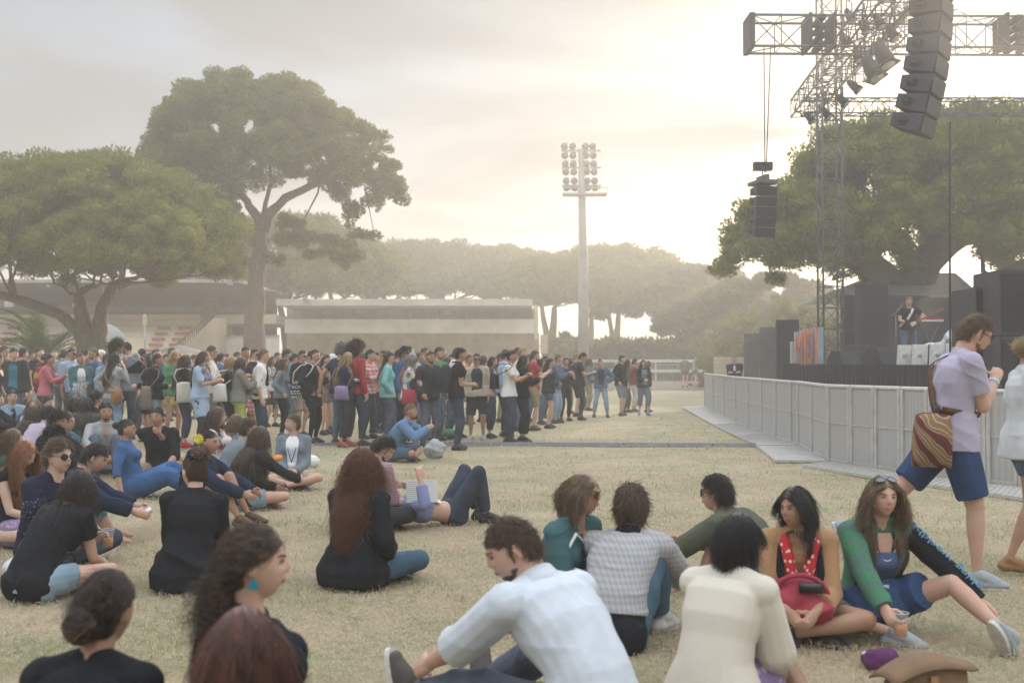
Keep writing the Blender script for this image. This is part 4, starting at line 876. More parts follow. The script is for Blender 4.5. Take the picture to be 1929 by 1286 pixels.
mb = MB(); a, b = at(-130, 533, DL-2.8), at(452, 533, DL-2.8); mb.add([(a.x,a.y,a.z),(b.x,b.y,b.z),(b.x,DL+8,5.3),(a.x,DL+8,5.3),(a.x,a.y,a.z-.12),(b.x,b.y,b.z-.12),(b.x,DL+8,5.2),(a.x,DL+8,5.2)], [(0,1,2,3),(4,7,6,5),(0,4,5,1)]); mb.build('ceiling', mat((.15,.075,.055), .8, 'paint', 3, (.11,.06,.045)), g1, smooth=False)
w_ = part('glazing', DARKG, g1, [(-120, 515, 560, 580, DL+7.8, .2)]); part('mullion', BRNW, w_, [(x, x+3, 560, 580, DL+7.6, .15) for x in range(-100, 515, 42)]); part('blind', BLIND, w_, [(8, 25, 566, 579, DL+7.55, .1), (60, 72, 565, 577, DL+7.55, .1), (135, 142, 567, 579, DL+7.55, .1)])
part('parapet', mat((.17,.11,.08), .8, 'paint', 3), g1, [(-120, 380, 578, 588, DL+1.2, .2), (410, 470, 578, 588, DL+1.2, .2)])
part('terrace_floor', CREAMW, g1, [(-120, 378, 592, 603, DL+1.0, 6.5), (406, 520, 592, 610, DL+1.0, 6.5), (-120, 378, 603.5, 614, DL+.6, 6.5)])
st = MB(); z0, z1 = .6, at(0, 615, DL).z
for i in range(9): zt = z0+(z1-z0)*(i+1)/9; a, b = at(-120, 600, DL-8+i), at(372, 600, DL-8+i); st.box(((a.x+b.x)/2-.0, DL-8+i+.5, zt/2), (b.x-a.x, .98, zt))
st.build('seating_steps', CREAMW, g1, smooth=False); rb_ = MB()
for x0_ in (30, 165, 312, 350):
    for i in range(9): zt = z0+(z1-z0)*(i+1)/9; a = at(x0_-44+i*5.2, 600, DL-8+i); rb_.box((a.x, DL-8.05+i, zt-.08), (.7, .12, .12))
rb_.each('aisle_mark', REDW, g1, smooth=False)
sw = MB(); P = [at(x, y, DL-3.5) for x, y in ((336, 668), (378, 668), (412, 668), (412, 600), (404, 598), (372, 627))]; sw.add([tuple(p_) for p_ in P]+[(p_.x, p_.y+1.6, p_.z) for p_ in P], [tuple(range(6)), tuple(range(11, 5, -1))]+[(i, (i+1)%6, 6+(i+1)%6, 6+i) for i in range(6)]); sw.build('stair_wall', TANW, g1, smooth=False)
rl = MB(); rl.tube([at(330, 652, DL-4), at(382, 603, DL-4)], .06, 5); 
for i in range(14): t = i/13; rl.tube([at(330+52*t, 652-49*t, DL-4), at(330+52*t, 668-49*t, DL-4)], .03, 4)
rl.build('stair_railing', BRNW, g1); part('pillar', CREAMW, g1, [(417, 430, 612, 700, DL+2, 1), (470, 484, 612, 700, DL+2, 1)]); part('lit_lamp', mat((.8,.6,.25), .5, 'plain', 3), g1, [(380, 387, 558, 567, DL+6.8, .2), (408, 413, 558, 567, DL+6.8, .2)]); part('doorway', BRNW, g1, [(383, 405, 560, 612, DL+.95, .3)])
part('air_vent', STEELM, g1, [(427, 437, 526, 536, DL-3.4, .3), (88, 93, 536, 540, DL-3.4, .2), (238, 243, 537, 541, DL-3.4, .2)])
DW = 62
g2 = empty('grandstand', (0,0,0), 0, 'long white flat roofed stand with a glazed upper floor in the middle of the picture', 'grandstand', 'racecourse stands')
part('roof', mat((.50,.49,.45), .7, 'paint', 1.2), g2, [(520, 1003, 563, 575, DW-3, 9)]); part('upper_wall', mat((.30,.27,.22), .8, 'paint', 2), g2, [(540, 1003, 575.2, 603, DW+3, .4)])
w_ = part('glazing', mat((.20,.20,.18), .2, 'plain', 2, (.34,.30,.24), spec=.6), g2, [(545, 1000, 577, 600, DW+2.8, .15)]); part('blind', BLIND, w_, [(604, 626, 577, 590, DW+2.6, .1), (670, 692, 577, 590, DW+2.6, .1), (713, 760, 577, 600, DW+2.6, .1), (771, 777, 577, 600, DW+2.6, .1), (800, 825, 579, 600, DW+2.6, .1), (830, 850, 583, 592, DW+2.6, .1)]); part('mullion', TANW, w_, [(x, x+1.5, 577, 600, DW+2.5, .1) for x in (550, 600, 640, 700, 770, 878, 945)])
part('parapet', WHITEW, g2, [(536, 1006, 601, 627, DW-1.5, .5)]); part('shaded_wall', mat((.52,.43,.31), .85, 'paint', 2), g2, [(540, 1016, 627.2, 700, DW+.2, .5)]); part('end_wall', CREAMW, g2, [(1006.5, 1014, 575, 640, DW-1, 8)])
st = MB(); a, b = at(545, 600, DW), at(1010, 600, DW)
for i in range(7): st.box(((a.x+b.x)/2, DW-7+i+.5, (.5+i*.2)/2), (b.x-a.x, .98, .5+i*.2))
st.build('seating_steps', CREAMW, g2, smooth=False); rb_ = MB()
for x0_ in (610, 905):
    for i in range(5): a = at(x0_+i*.6, 600, DW-7+i); rb_.box((a.x, DW-5.05+i, 1.0+i*.2), (.7, .12, .09))
rb_.each('aisle_mark', REDW, g2, smooth=False); part('end_railing', TANW, g2, [(1018, 1032, 630, 665, DW-2, .2)]); part('roof_box', STEELM, g2, [(570, 580, 558, 568, DW-3.3, .4)])
# hoarding, dome, posts
for i, (x0_, x1_) in enumerate(((385, 421), (422, 458), (490, 526))):
    b = empty('hoarding_panel', (0,0,0), 0, ('white hoarding panel left of the tall pine trunk', 'white hoarding panel touching the tall pine trunk', 'white hoarding panel right of the tall pine trunk')[i], 'hoarding', 'white hoarding panels')
    part('board', WHITEW, b, [(x0_, x1_, 633, 700, 60, .06)]); part('frame', STEELM, b, [(x0_, x1_, 631, 633, 59.9, .15), (x0_-.8, x0_+.8, 631, 700, 59.8, .15)])
mb = MB(); c = at(195, 690, 52); n = 24; V_ = [(c.x+1.35*math.cos(a)*math.cos(e), 52+.9*math.sin(a)*math.cos(e), 1.4+1.95*math.sin(e)) for e in np.linspace(0, PI/2, 9) for a in np.linspace(0, 2*PI, n, endpoint=False)]+[(c.x+1.35*math.cos(a), 52+.9*math.sin(a), -.05) for a in np.linspace(0, 2*PI, n, endpoint=False)]
mb.add(V_, [(i*n+j, i*n+(j+1)%n, (i+1)*n+(j+1)%n, (i+1)*n+j) for i in range(8) for j in range(n)]+[(9*n+j, 9*n+(j+1)%n, (j+1)%n, j) for j in range(n)]); tag(mb.build('dome_kiosk', GREYW), 'pale grey domed kiosk behind the left pine trunk', 'kiosk')
mb = MB(); mb.tube([at(197, 750, 40), at(197, 541, 40)], .06, 8); tag(mb.build('post', mat((.6,.62,.64), .4, 'paint', 3)), 'thin white post right behind the left pine trunk', 'post')
sg = empty('sign', (0,0,0), 0, 'oval sign on a thin post below the left grandstand', 'sign'); mb = MB(); mb.tube([at(273, 750, 52), at(273, 600, 52)], .05, 6); mb.build('pole', STEELM, sg); mb = MB(); q = at(273, 604, 51.9); mb.sphere((q.x, q.y, q.z), (.11,.04,.33), 16, 10); mb.build('plate', mat((.62,.60,.45), .5, 'paint', 3), sg)
um = empty('parasol', (0,0,0), 0, 'white parasol top showing above the heads below the left stand', 'parasol'); q = at(338, 650, 38); mb = MB(); V_ = [(q.x, 38, q.z+.02)]+[(q.x+.95*math.cos(a), 38+.95*math.sin(a), q.z-.25) for a in np.linspace(0, 2*PI, 12, endpoint=False)]; mb.add(V_, [(0, 1+i, 1+(i+1)%12) for i in range(12)]); o = mb.build('canopy', WHITEW, um); mb = MB(); mb.tube([(q.x,38,0),(q.x,38,q.z)], .03, 6); mb.build('pole', STEELM, um)
# rails along the track and barriers
RW = mat((.62,.63,.63), .4, 'paint', 4)
for nm_, D_, z_, x0_, x1_, lb in (('rail_fence', 70, 1.30, 560, 1400, 'white rail fence along the far side of the track'), ('rail_fence', 66, .70, 900, 1330, 'low white rail along the near side of the track')):
    r_ = empty(nm_, (0,0,0), 0, lb, 'rail', 'racecourse rails'); a, b = at(x0_, 690, D_).x, at(x1_, 690, D_).x; g = float(gz(0, D_)); mb = MB(); mb.box(((a+b)/2, D_, g+z_), (b-a, .12, .17)); mb.build('rail', RW, r_, smooth=False); mb = MB(); 
    for i in range(int((b-a)/2.5)): mb.box((a+i*2.5, D_+.05, g+z_/2-.05), (.09, .09, z_))
    mb.each('post', RW, r_, smooth=False)
def crowd_barrier(px, D, w_, label, rz=0.):
    q = at(px, 690, D); r_ = empty('crowd_barrier', (q.x, D, float(gz(q.x, D))), rz, label, 'barrier', 'tubular crowd barriers'); mb = MB(); mb.tube([(-w_/2,0,.2),(-w_/2,0,1.0),(-w_/2+.1,0,1.1),(w_/2-.1,0,1.1),(w_/2,0,1.0),(w_/2,0,.2),(-w_/2,0,.2)], .022, 6); mb.build('frame', STEELM, r_); mb = MB()
    for i in range(1, 16): mb.tube([(-w_/2+w_*i/16,0,.2),(-w_/2+w_*i/16,0,1.1)], .010, 4)
    mb.each('bar', STEELM, r_); mb = MB()
    for q_ in (1,-1): mb.tube([(q_*w_*.36,-.28,0),(q_*w_*.36,0,.2),(q_*w_*.36,.28,0)], .018, 5)
    mb.each('foot', STEELM, r_)
crowd_barrier(1244, 62, 2.2, 'crowd barrier on the track near the two walkers'); crowd_barrier(1120, 56, 2.2, 'crowd barrier behind the man in the denim jacket'); crowd_barrier(20, 36, 2.2, 'crowd barrier by the palm at the left edge')
mb = MB(); bx(mb, 1345, 1412, 672, 712, 46, .05); tag(mb.build('screen_fence', mat((.52,.46,.33), .85, 'stripe', 6, (.48,.42,.30)), smooth=False), 'straw coloured screen fence behind the guard', 'fence')
mb = MB(); bx(mb, 1020, 1345, 656, 669, 88, .8); tag(mb.build('long_low_building', mat((.30,.25,.22), .8, 'paint', 2), smooth=False), 'long low brown building far behind the track', 'building')
# floodlight mast
fm_ = empty('floodlight_mast', (at(1099, 690, 66).x, 66, 0), 0, 'tall grey floodlight mast with rows of round lamps', 'floodlight'); X0 = at(1099, 690, 66).x; zt = lambda y: at(0, y, 66).z
mb = MB(); mb.tube([(0,0,-.3),(0,0,zt(500)),(-.12,0,zt(281))], [.36,.28,.17], 14); mb.build('pole', mat((.30,.295,.28), .6, 'paint', 2), fm_)
mb = MB(); mb.box((.08,0,zt(367)), (2.6,.9,.10)); mb.box((.08,-.45,zt(356)), (2.6,.04,.04)); 
for i in range(7): mb.box((-1.2+i*.43,-.45,zt(361)), (.04,.04,.45))
mb.build('platform', STEELM, fm_, smooth=False); mb = MB(); 
for y in (284, 316, 350): mb.box((-.12,0,zt(y)), (2.35,.12,.10))
mb.each('crossbar', STEELM, fm_, smooth=False)
LM = mat((.13,.125,.12), .5, 'metal', 5); LG = mat((.12,.12,.115), .25, 'plain', 5, spec=.6)
for ri, y in enumerate((275, 292, 308, 323, 340, 353)):
    for x_ in (1065, 1080, 1104, 1118):
        x_ += ri*.8; cx_ = at(x_, 690, 66).x-X0; z_ = zt(y); d = nrm((-.35+.1*(x_-1090)/30, -.8, -.45)); c = np.array((cx_, 0, z_)); mb = MB(); bone(mb, c-d*.24, c+d*.16, [.10,.17,.215,.215], flat=(False, True), n=14); o = mb.build('lamp', LM, fm_); mb = MB(); bone(mb, c+d*.162, c+d*.175, [.19,.19], flat=(True,True), n=14); mb.build('lamp_glass', LG, o); mb = MB(); mb.tube([c-d*.05, (cx_, .05, z_-.24)], .03, 4); mb.build('bracket', STEELM, o)
# ================================================================ stage
BLK = mat((.022,.022,.024), .75, 'fabric', 5, bump=.3); BLKW = mat((.035,.035,.037), .7, 'plain', 3, (.05,.05,.05)); TRUSS = mat((.16,.155,.15), .45, 'metal', 7, (.11,.105,.10), metal=.5); CAB = mat((.05,.05,.052), .6, 'plain', 8, (.065,.065,.068), .3, 120); GRILLE = mat((.03,.03,.032), .5, 'plain', 30)
def P2(px, D): q = at(px, 690, D); return np.array((q.x, D, 0.))
sa, sb_ = P2(1482, 31), P2(1960, 18.6); sdir = nrm(sb_-sa); sn = np.array((-sdir[1], sdir[0], 0)); 
sg_ = empty('stage', (0,0,0), 0, 'wide stage with a black cloth skirt at eye height behind the mesh barrier', 'stage'); mb = MB(); q4 = [sa, sb_, sb_+sn*10, sa+sn*10]; mb.prism([(p_[0], p_[1]) for p_ in q4], 1.36, 1.43); mb.build('deck', BLKW, sg_, smooth=False)
mb = MB(); n = 260; V_ = []; pleat = lambda i: .05*math.sin(i*1.1)+.03*math.sin(i*.37)+.02*math.sin(i*2.3)
for i in range(n+1): p_ = sa+(sb_-sa)*i/n-sn*(.06+pleat(i)*.25); e = sa+(sb_-sa)*i/n-sn*(.10+pleat(i)); V_ += [(e[0], e[1], .02), (p_[0], p_[1], .75), (p_[0], p_[1], 1.44)]
mb.add(V_, [(i*3+j, i*3+3+j, i*3+4+j, i*3+1+j) for i in range(n) for j in range(2)]); mb.build('skirt', BLK, sg_); mb = MB(); mb.add([(sa[0],sa[1],0),(sa[0],sa[1],1.43),(*(sa+sn*10)[:2],1.43),(*(sa+sn*10)[:2],0)], [(0,1,2,3)]); mb.build('side_skirt', BLK, sg_)
# side walls, backdrop
for x0_, x1_, y0_, D_, m_, lb in ((1403, 1432, 628, 40, GREYW, 'lower grey screen panel left of the stage'), (1432, 1466, 616, 38.5, GREYW, 'taller grey screen panel beside the black one'), (1464, 1505, 602, 37, BLKW, 'black wing panel at the left end of the stage')):
    mb = MB(); bx(mb, x0_, x1_, y0_, 745, D_, .15); tag(mb.build('folding_screen', mat((.10,.10,.10), .8, 'plain', 4, (.13,.13,.12)) if m_ is GREYW else BLK, smooth=False), lb, 'screen', 'screen panels left of the stage')
for x0_, x1_, y0_, y1_, D_, dp, lb in ((1590, 1627, 556, 690, 37, .4, 'grey black backdrop leg behind the truss tower'), (1626, 1672, 534, 690, 35, .8, 'tall black box tower behind the guitarist'), (1668, 1850, 560, 690, 38, .3, 'wide black backdrop behind the guitarist')):
    mb = MB(); bx(mb, x0_, x1_, y0_, y1_, D_, dp); tag(mb.build('backdrop', BLK, smooth=False), lb, 'backdrop', 'black backdrops on the stage')
tn = empty('marquee', (0,0,0), 0, 'pale grey marquee roof behind the stage', 'marquee'); mb = MB(); a, b, c_, d_ = at(1606, 557, 42), at(1850, 557, 42), at(1800, 514, 45), at(1655, 514, 45); e, f_ = at(1850, 557, 42), at(1606, 557, 42)
mb.add([tuple(a), tuple(b), tuple(c_), tuple(d_), (b.x+.5, 48, b.z), (a.x-.5, 48, a.z)], [(0,1,2,3), (1,4,2), (0,3,5), (3,2,4,5)]); mb.build('roof', mat((.50,.50,.48), .7, 'fabric', 2, bump=.2), tn, smooth=False); mb = MB(); 
for q in (a, b): mb.tube([(q.x+.1, 42.1, 0), (q.x+.1, 42.1, q.z)], .05, 6)
mb.each('pole', TRUSS, tn)
# MIDI sign
sgn = empty('sign', (0,0,0), 0, 'big MIDI letters in orange on pale blue blocks at the stage edge', 'sign'); mb = MB(); PBL = mat((.36,.47,.56), .7, 'paint', 4); ORG = mat((.75,.24,.10), .7, 'paint', 4)
for x0_, x1_, y0_ in ((1500, 1510, 625), (1510.2, 1516.5, 623), (1516.7, 1535, 619), (1535.5, 1551, 616)): bx(mb, x0_, x1_, y0_, 684.3, 30.2 if x1_ < 1551 else 30.1, .22)
o = mb.build('block', PBL, sgn, smooth=False)
for t_, x_, y0_, wd in (('M', 1505.5, 625, 13), ('I', 1517, 620, 3.6), ('D', 1526, 619, 11), ('I', 1537, 616, 4.5)):
    q = at(x_, (y0_+684)/2, 30.0); l_ = text(t_, 1.0, ORG, sgn, Matrix.Identity(4), .03); co = [v.co for v in l_.data.vertices]; x0_, x1_ = min(c.x for c in co), max(c.x for c in co); y0b, y1b = min(c.y for c in co), max(c.y for c in co)
    l_.matrix_local = Matrix.Translation((q.x, 30.06 if t_ != 'I' or x_ < 1530 else 29.98, q.z)) @ Matrix.Rotation(PI/2, 4, 'X') @ Matrix.Diagonal((wd/2100*30/(x1_-x0_), (684-y0_)/2100*30/(y1b-y0b), 1, 1)) @ Matrix.Translation((-(x0_+x1_)/2, -(y0b+y1b)/2, 0))
mb = MB(); bx(mb, 1491, 1497, 643, 684, 30.4, .15); tag(mb.build('light_box', mat((.5,.48,.40), .6, 'plain', 4), smooth=False), 'small pale box standing left of the MIDI letters', 'box')
# trusses
def truss(name, A, B_, w_, h_, bays, label, group='lattice trusses of the stage', r_=.028, up=(0,0,1), rb=.016):
    A, B_ = np.array(A, float), np.array(B_, float); d = nrm(B_-A); s_ = nrm(np.cross(d, up)); u = np.cross(s_, d); root = empty(name, (0,0,0), 0, label, 'truss', group); cs = [(-1,-1),(1,-1),(1,1),(-1,1)]; mb = MB(); pt = lambda t, c: A+(B_-A)*t+s_*c[0]*w_/2+u*c[1]*h_/2
    for c in cs: mb.tube([pt(0, c), pt(1, c)], r_, 6)
    mb.each('chord', TRUSS, root); mb = MB()
    for i in range(bays):
        for j in range(4):
            c, e = cs[j], cs[(j+1)%4]; a, b = (c, e) if (i+j)%2 == 0 else (e, c); mb.tube([pt(i/bays, a), pt((i+1)/bays, b)], rb, 4); mb.tube([pt(i/bays, c), pt(i/bays, e)], rb, 4)
    mb.build('bracing', TRUSS, root); return root
tw = P2(1565, 33); truss('truss_tower', (tw[0], 33, 0), (tw[0], 33, 12.5), .58, .58, 20, 'lattice tower rising beside the MIDI letters out of the picture', r_=.034, up=(0,1,0))
a, b = at(1408, 65, 28), at(1540, 65, 28); c_ = at(2040, 70, 28); truss('roof_truss', (a.x, 28, a.z), (c_.x, 28, a.z-.05), .7, .78, 11, 'wide front truss crossing the top right corner', r_=.034)
for x_, lb in ((1411, 'black end plate on the left tip of the front truss'), (1542, 'black sleeve block where the front truss meets the tower'), (1908, 'black joint block on the front truss by the right edge')):
    q = at(x_, 65, 28); mb = MB(); 
    for dz in (-.33, -.11, .11, .33): mb.box((q.x, 28, a.z+dz), (.10 if x_ == 1411 else .16, .82, .10))
    for dx in (-.3, .3): mb.box((q.x+dx*(.1 if x_ == 1411 else 1), 28, a.z), (.07, .86, .86))
    tag(mb.build('truss_block', BLKW, smooth=False), lb, 'truss block')
q0, q1 = at(1512, 202, 36), at(2010, 202, 36); truss('roof_truss', (q0.x, 36, q0.z), (q1.x, 36, q0.z), .5, .48, 22, 'thinner rear truss in front of the big pine crown', r_=.026)
q0 = at(1512, 205, 36); e1 = np.array((8.3, 21.0, q0.z+.1)); truss('roof_truss', (q0.x, 36, q0.z), e1, .75, .55, 20, 'sloping side truss carrying the spotlights', r_=.034)
truss('roof_truss', (q0.x+1.1, 34, q0.z+.6), (9.6, 20, q0.z+.9), .5, .5, 16, 'second side truss above the spotlights', r_=.028)
# spotlights
HS = mat((.045,.045,.047), .5, 'plain', 9); LENSG = mat((.62,.58,.48), .2, 'plain', 9, spec=.7)
sp = [(1525, 222, .55, -.9), (1556, 213, .45, -.85), (1586, 189, .6, -.75), (1609, 163, .62, -.72), (1642, 130, .35, -.92), (1664, 104, .3, -.95), (1615, 104, .2, -.95), (1590, 75, .3, -.9), (1628, 52, .4, -.9), (1655, 40, .3, -.9), (1600, 30, .3, -.9), (1680, 62, .4, -.85)]
ln_ = ['lowest spotlight at the tip of the sloping truss', 'spotlight second from the tip of the sloping truss', 'spotlight third from the tip showing its bright lens', 'spotlight fourth from the tip showing its bright lens', 'long spotlight hanging left of the speaker array', 'largest spotlight hanging beside the speaker array', 'spotlight behind the crossing of tower and sloping truss', 'spotlight at the crossing of front truss and tower', 'spotlight just above the front truss', 'upper spotlight right of the tower', 'topmost spotlight left of the sloping truss', 'spotlight tucked against the speaker array frame']
for i, (x_, y_, dx, dz) in enumerate(sp):
    D_ = (8.3-1.5)/max(.05, ((x_-964)/2100-.0715)); D_ = min(36, max(22, D_)); q = at(x_, y_, D_); c = np.array(q); d = nrm((dx, -.35, dz)); s_ = .62+.45*(i in (4,5)); r_ = empty('spotlight', (0,0,0), 0, ln_[i], 'spotlight', 'spotlights on the stage trusses'); mb = MB(); bone(mb, c-d*.25*s_, c+d*.25*s_, [.13*s_,.17*s_,.185*s_,.19*s_], flat=(False, True), n=14); mb.build('housing', HS, r_)
    fr = MB(); M3 = np.array(Vector(d).to_track_quat('Z', 'Y').to_matrix()); fr.box(c+d*.26*s_, (.42*s_, .42*s_, .03), M3); fr.build('colour_frame', HS, r_, smooth=False); l_ = MB(); bone(l_, c+d*(.26*s_+.017), c+d*(.26*s_+.03), [.155*s_]*2, flat=(True,True), n=16); l_.build('lens', LENSG, r_)
    yk = MB(); sd_ = nrm(np.cross(d, (0,0,1))); yk.tube([c+sd_*.2*s_, c+sd_*.2*s_+np.array((0,0,.38)), c-sd_*.2*s_+np.array((0,0,.38)), c-sd_*.2*s_], .018, 5); yk.tube([c+np.array((0,0,.38)), c+np.array((0,0,.62))], .025, 5); yk.build('yoke', HS, r_)
# speaker arrays
def array(px, ytop, D, n_, w_, h_, dp, yaw, curve, label, x_sh=0., t0=.06):
    root = empty('speaker_array', (0,0,0), 0, label, 'speaker array', 'hanging speaker arrays'); c = np.array(at(px, ytop, D)); til = t0; Rz = np.array(Matrix.Rotation(yaw, 3, 'Z')); top_ = c.copy()
    for i in range(n_):
        Rm = Rz @ np.array(Matrix.Rotation(til, 3, 'X')); up = Rm[:,2]; c = c-up*h_*.5; mb = MB(); q = [(-w_/2, -dp/2), (w_/2, -dp/2), (w_*.42, dp/2), (-w_*.42, dp/2)]; V_ = [c+Rm @ np.array((x_, y_, z_)) for z_ in (-h_*.48, h_*.48) for x_, y_ in q]
        V_ = [c+Rm @ np.array((x_, y_, (z_ if y_ < 0 else z_*.72))) for z_ in (-h_*.48, h_*.48) for x_, y_ in q]
        mb.add(V_, [(0,3,2,1),(4,5,6,7),(0,1,5,4),(1,2,6,5),(2,3,7,6),(3,0,4,7)]); o = mb.build('speaker_cabinet', CAB, root, smooth=False); g_ = MB(); g_.box(c+Rm @ np.array((0,-dp/2-.012,0)), (w_*.94, .02, h_*.84), Rm); g_.build('grille', GRILLE, o, smooth=False); hh = MB(); 
        for s_ in (1,-1): hh.tube([c+Rm @ np.array((s_*w_*.47, dp*.12+.10*math.cos(t), .07*math.sin(t)*(h_/.33))) for t in np.linspace(0, 2*PI, 14)], .012, 5); hh.box(c+Rm @ np.array((s_*w_*.475, dp*.12, 0)), (.012, .14, .09*(h_/.33)), Rm)
        hh.each('side_handle', GRILLE, o); c = c-up*h_*.5; til += curve
    mb = MB(); mb.box(top_+np.array((0,0,.10)), (w_*.9, dp*1.5, .10), Rz); mb.box(top_+np.array((0,0,.22)), (w_*.15, dp*1.2, .16), Rz); mb.build('flying_frame', TRUSS, root, smooth=False); mb = MB(); mb.box(top_+np.array((0,0,.55)), (.5,.22,.22)); mb.tube([top_+np.array((0,0,.2)), top_+np.array((0,0,.5))], .02, 5); mb.build('hoist', HS, root, smooth=False)
    return root, c, top_
r_, bot, top_ = array(1752, -35, 20, 8, .86, .345, .56, .95, .045, 'large curved speaker array hanging at the top right', t0=-.02)
mb = MB(); mb.tube([np.array(at(1790, 230, 20.4)), np.array(at(1789, 420, 20.5)), np.array(at(1790, 690, 20.6))], .022, 5); tag(mb.build('cable', HS), 'thick cable dropping from the large speaker array to the stage', 'cable')
mb = MB(); mb.tube([at(1786, 30, 20.4), at(1800, 18, 20.4), at(1860, 50, 24), at(1929, 105, 28)], .012, 4); tag(mb.build('cable', HS), 'thin stay wire running right from the large speaker array', 'cable')
r_, bot2, top2 = array(1437, 352, 30, 5, .60, .27, .5, .25, .03, 'small distant speaker array hanging in front of the pine crown')
for x_, x2, lb in ((1439, 1441, 'left lifting wire of the small speaker array'), (1452, 1443, 'right lifting wire of the small speaker array')): mb = MB(); mb.tube([at(x_, 85, 28), at(x2, 325, 30)], .014, 4); tag(mb.build('lifting_wire', TRUSS), lb, 'wire')
# speaker stacks right
for j, (x0_, x1_, yt, n_, D_) in enumerate(((1838, 1881, 541, 3, 16.2), (1883, 1960, 507, 3, 15.6))):
    r_ = empty('speaker_stack', (0,0,0), 0, ('lower column of black bass speakers by the right edge', 'higher column of black bass speakers at the right edge')[j], 'speakers', 'bass speaker stacks'); a, b = at(x0_, yt, D_), at(x1_, yt, D_); H_ = a.z/n_
    for i in range(n_): mb = MB(); mb.box(((a.x+b.x)/2, D_+.45, H_*(i+.5)), (b.x-a.x, .9, H_*.985)); o = mb.build('speaker_cabinet', CAB, r_, smooth=False); mb = MB(); mb.box(((a.x+b.x)/2, D_-.008, H_*(i+.5)), ((b.x-a.x)*.9, .016, H_*.86)); mb.build('grille', GRILLE, o, smooth=False)
# wedges on the stage
def wedge(px, D, w_, h_, yaw, label, m, side=BLKW):
    q = at(px, 690, D); r_ = empty('stage_monitor', (q.x, D, 1.435), yaw, label, 'monitor', 'stage monitors'); prof = [(-.30,0),(.30,0),(.30,h_*.35),(.12,h_),(-.16,h_)]; mb = MB(); mb.add([(-w_/2, y, z) for y, z in prof]+[(w_/2, y, z) for y, z in prof], [tuple(range(5))[::-1], tuple(range(5, 10))]+[(i, (i+1)%5, 5+(i+1)%5, 5+i) for i in range(5)]); mb.build('cabinet', side, r_, smooth=False)
    mb = MB(); mb.add([(-w_*.47,-.31,.02),(w_*.47,-.31,.02),(w_*.47,-.172,h_*.97),(-w_*.47,-.172,h_*.97),(-w_*.47,-.30,.0),(w_*.47,-.30,.0),(w_*.47,-.16,h_),(-w_*.47,-.16,h_)], [(0,1,2,3),(4,7,6,5),(0,3,7,4),(1,5,6,2),(3,2,6,7),(0,4,5,1)]); mb.build('panel', m, r_, smooth=False); return r_
WPN = mat((.50,.49,.45), .6, 'paint', 9)
for i, (x_, y_) in enumerate(((1708, 24.2), (1736, 23.6), (1770, 22.8), (1800, 22.2))): 
    r_ = wedge(x_, y_, .34, .44, -.5, ('first', 'second', 'third', 'fourth')[i]+' pale fronted stage monitor from the left in the row of four', WPN)
    text(('25', '35', '45', '46')[i], .10, BLKW, r_, Matrix.Translation((0,-.262,.20)) @ Matrix.Rotation(PI/2-.15, 4, 'X'))
wedge(1590, 29, .62, .36, .4, 'black stage monitor right of the MIDI letters', BLKW); wedge(1616, 30.2, .55, .55, -.6, 'tilted black stage monitor with a bright edge', BLKW); wedge(1662, 26, .75, .42, .5, 'large black stage monitor left of the pale ones', BLKW)
# guitarist and gear
q = at(1712, 690, 29); f = Fig(q.x, 29, -8, H=1.80, hands={1: (-.16,.20,-.36), -1: (.10,.28,-.22)}, elb={1: (1,-.3,-.3), -1: (1,-.2,-.8)}, feet={1: (.14,.03,.085), -1: (.14,-.03,.085)}, spine=(0,3,8), head=(0,8,0), vox=.016, z=1.43)
f.body('person'); tag(f.root, 'guitarist in a dark tee and blue jeans playing on the stage', 'person'); f.top('tee_shirt', BLACK, sleeve=.3); f.pants('jeans', JEANS); f.hair('short', 'light'); f.face('light'); f.shoes(SHOED); f.strap('guitar_strap', WHITE, side=-1, w_=.06, off=.03)
gr = empty('guitar', f.loc, f.rz, 'dark electric guitar with a white scratch plate held by the guitarist', 'guitar'); c = (f.hand[1]*.75+f.hand[-1]*.25)+np.array((.0,.10,-.02)); dg_ = nrm(f.hand[-1]-f.hand[1]+np.array((0,0,.02))); mb = MB(); Mg = np.eye(4); Mg[:3,0] = dg_; Mg[:3,2] = (0,1,0); Mg[:3,2] = nrm(np.cross(dg_, np.cross((0,1,0), dg_))); Mg[:3,1] = np.cross(Mg[:3,2], Mg[:3,0]); Mg[:3,3] = c
ol = [(-.22,0),(-.20,.12),(-.12,.16),(-.03,.10),(.04,.12),(.10,.17),(.14,.13),(.09,.04),(.09,-.04),(.12,-.12),(.05,-.15),(-.04,-.10),(-.12,-.16),(-.20,-.12)]; mb.prism(ol, -.02, .02, M=Mg); mb.build('guitar_body', mat((.06,.02,.02), .2, 'plain', 5, spec=.6), gr, smooth=False)
mb = MB(); mb.prism([(-.08,-.07),(.06,-.06),(.06,.03),(-.08,.04)], .021, .026, M=Mg); mb.build('scratch_plate', WHITE, gr, smooth=False); mb = MB(); mb.prism([(.08,-.025),(.66,-.02),(.66,.02),(.08,.025)], .0, .024, M=Mg); mb.prism([(.66,-.03),(.82,-.05),(.80,.05),(.66,.03)], .0, .02, M=Mg); mb.build('neck', TLEATHER, gr, smooth=False)
ms = empty('microphone_stand', tuple(P2(1688, 27.6)[:2])+(1.43,), 0, 'microphone stand with a boom in front of the guitarist', 'stand'); mb = MB(); mb.tube([(0,0,0),(0,0,1.25)], .014, 6); mb.tube([(-.16,0,1.2),(0,0,1.3),(.28,.3,1.52)], .011, 6); mb.build('pole', TRUSS, ms); mb = MB(); mb.tube([(.28,.3,1.52),(.34,.36,1.55)], .024, 8); mb.build('microphone', HS, ms); mb = MB(); mb.tube([(0,0,0),(0,0,.02)], [.15,.14], 16); mb.build('base', HS, ms)
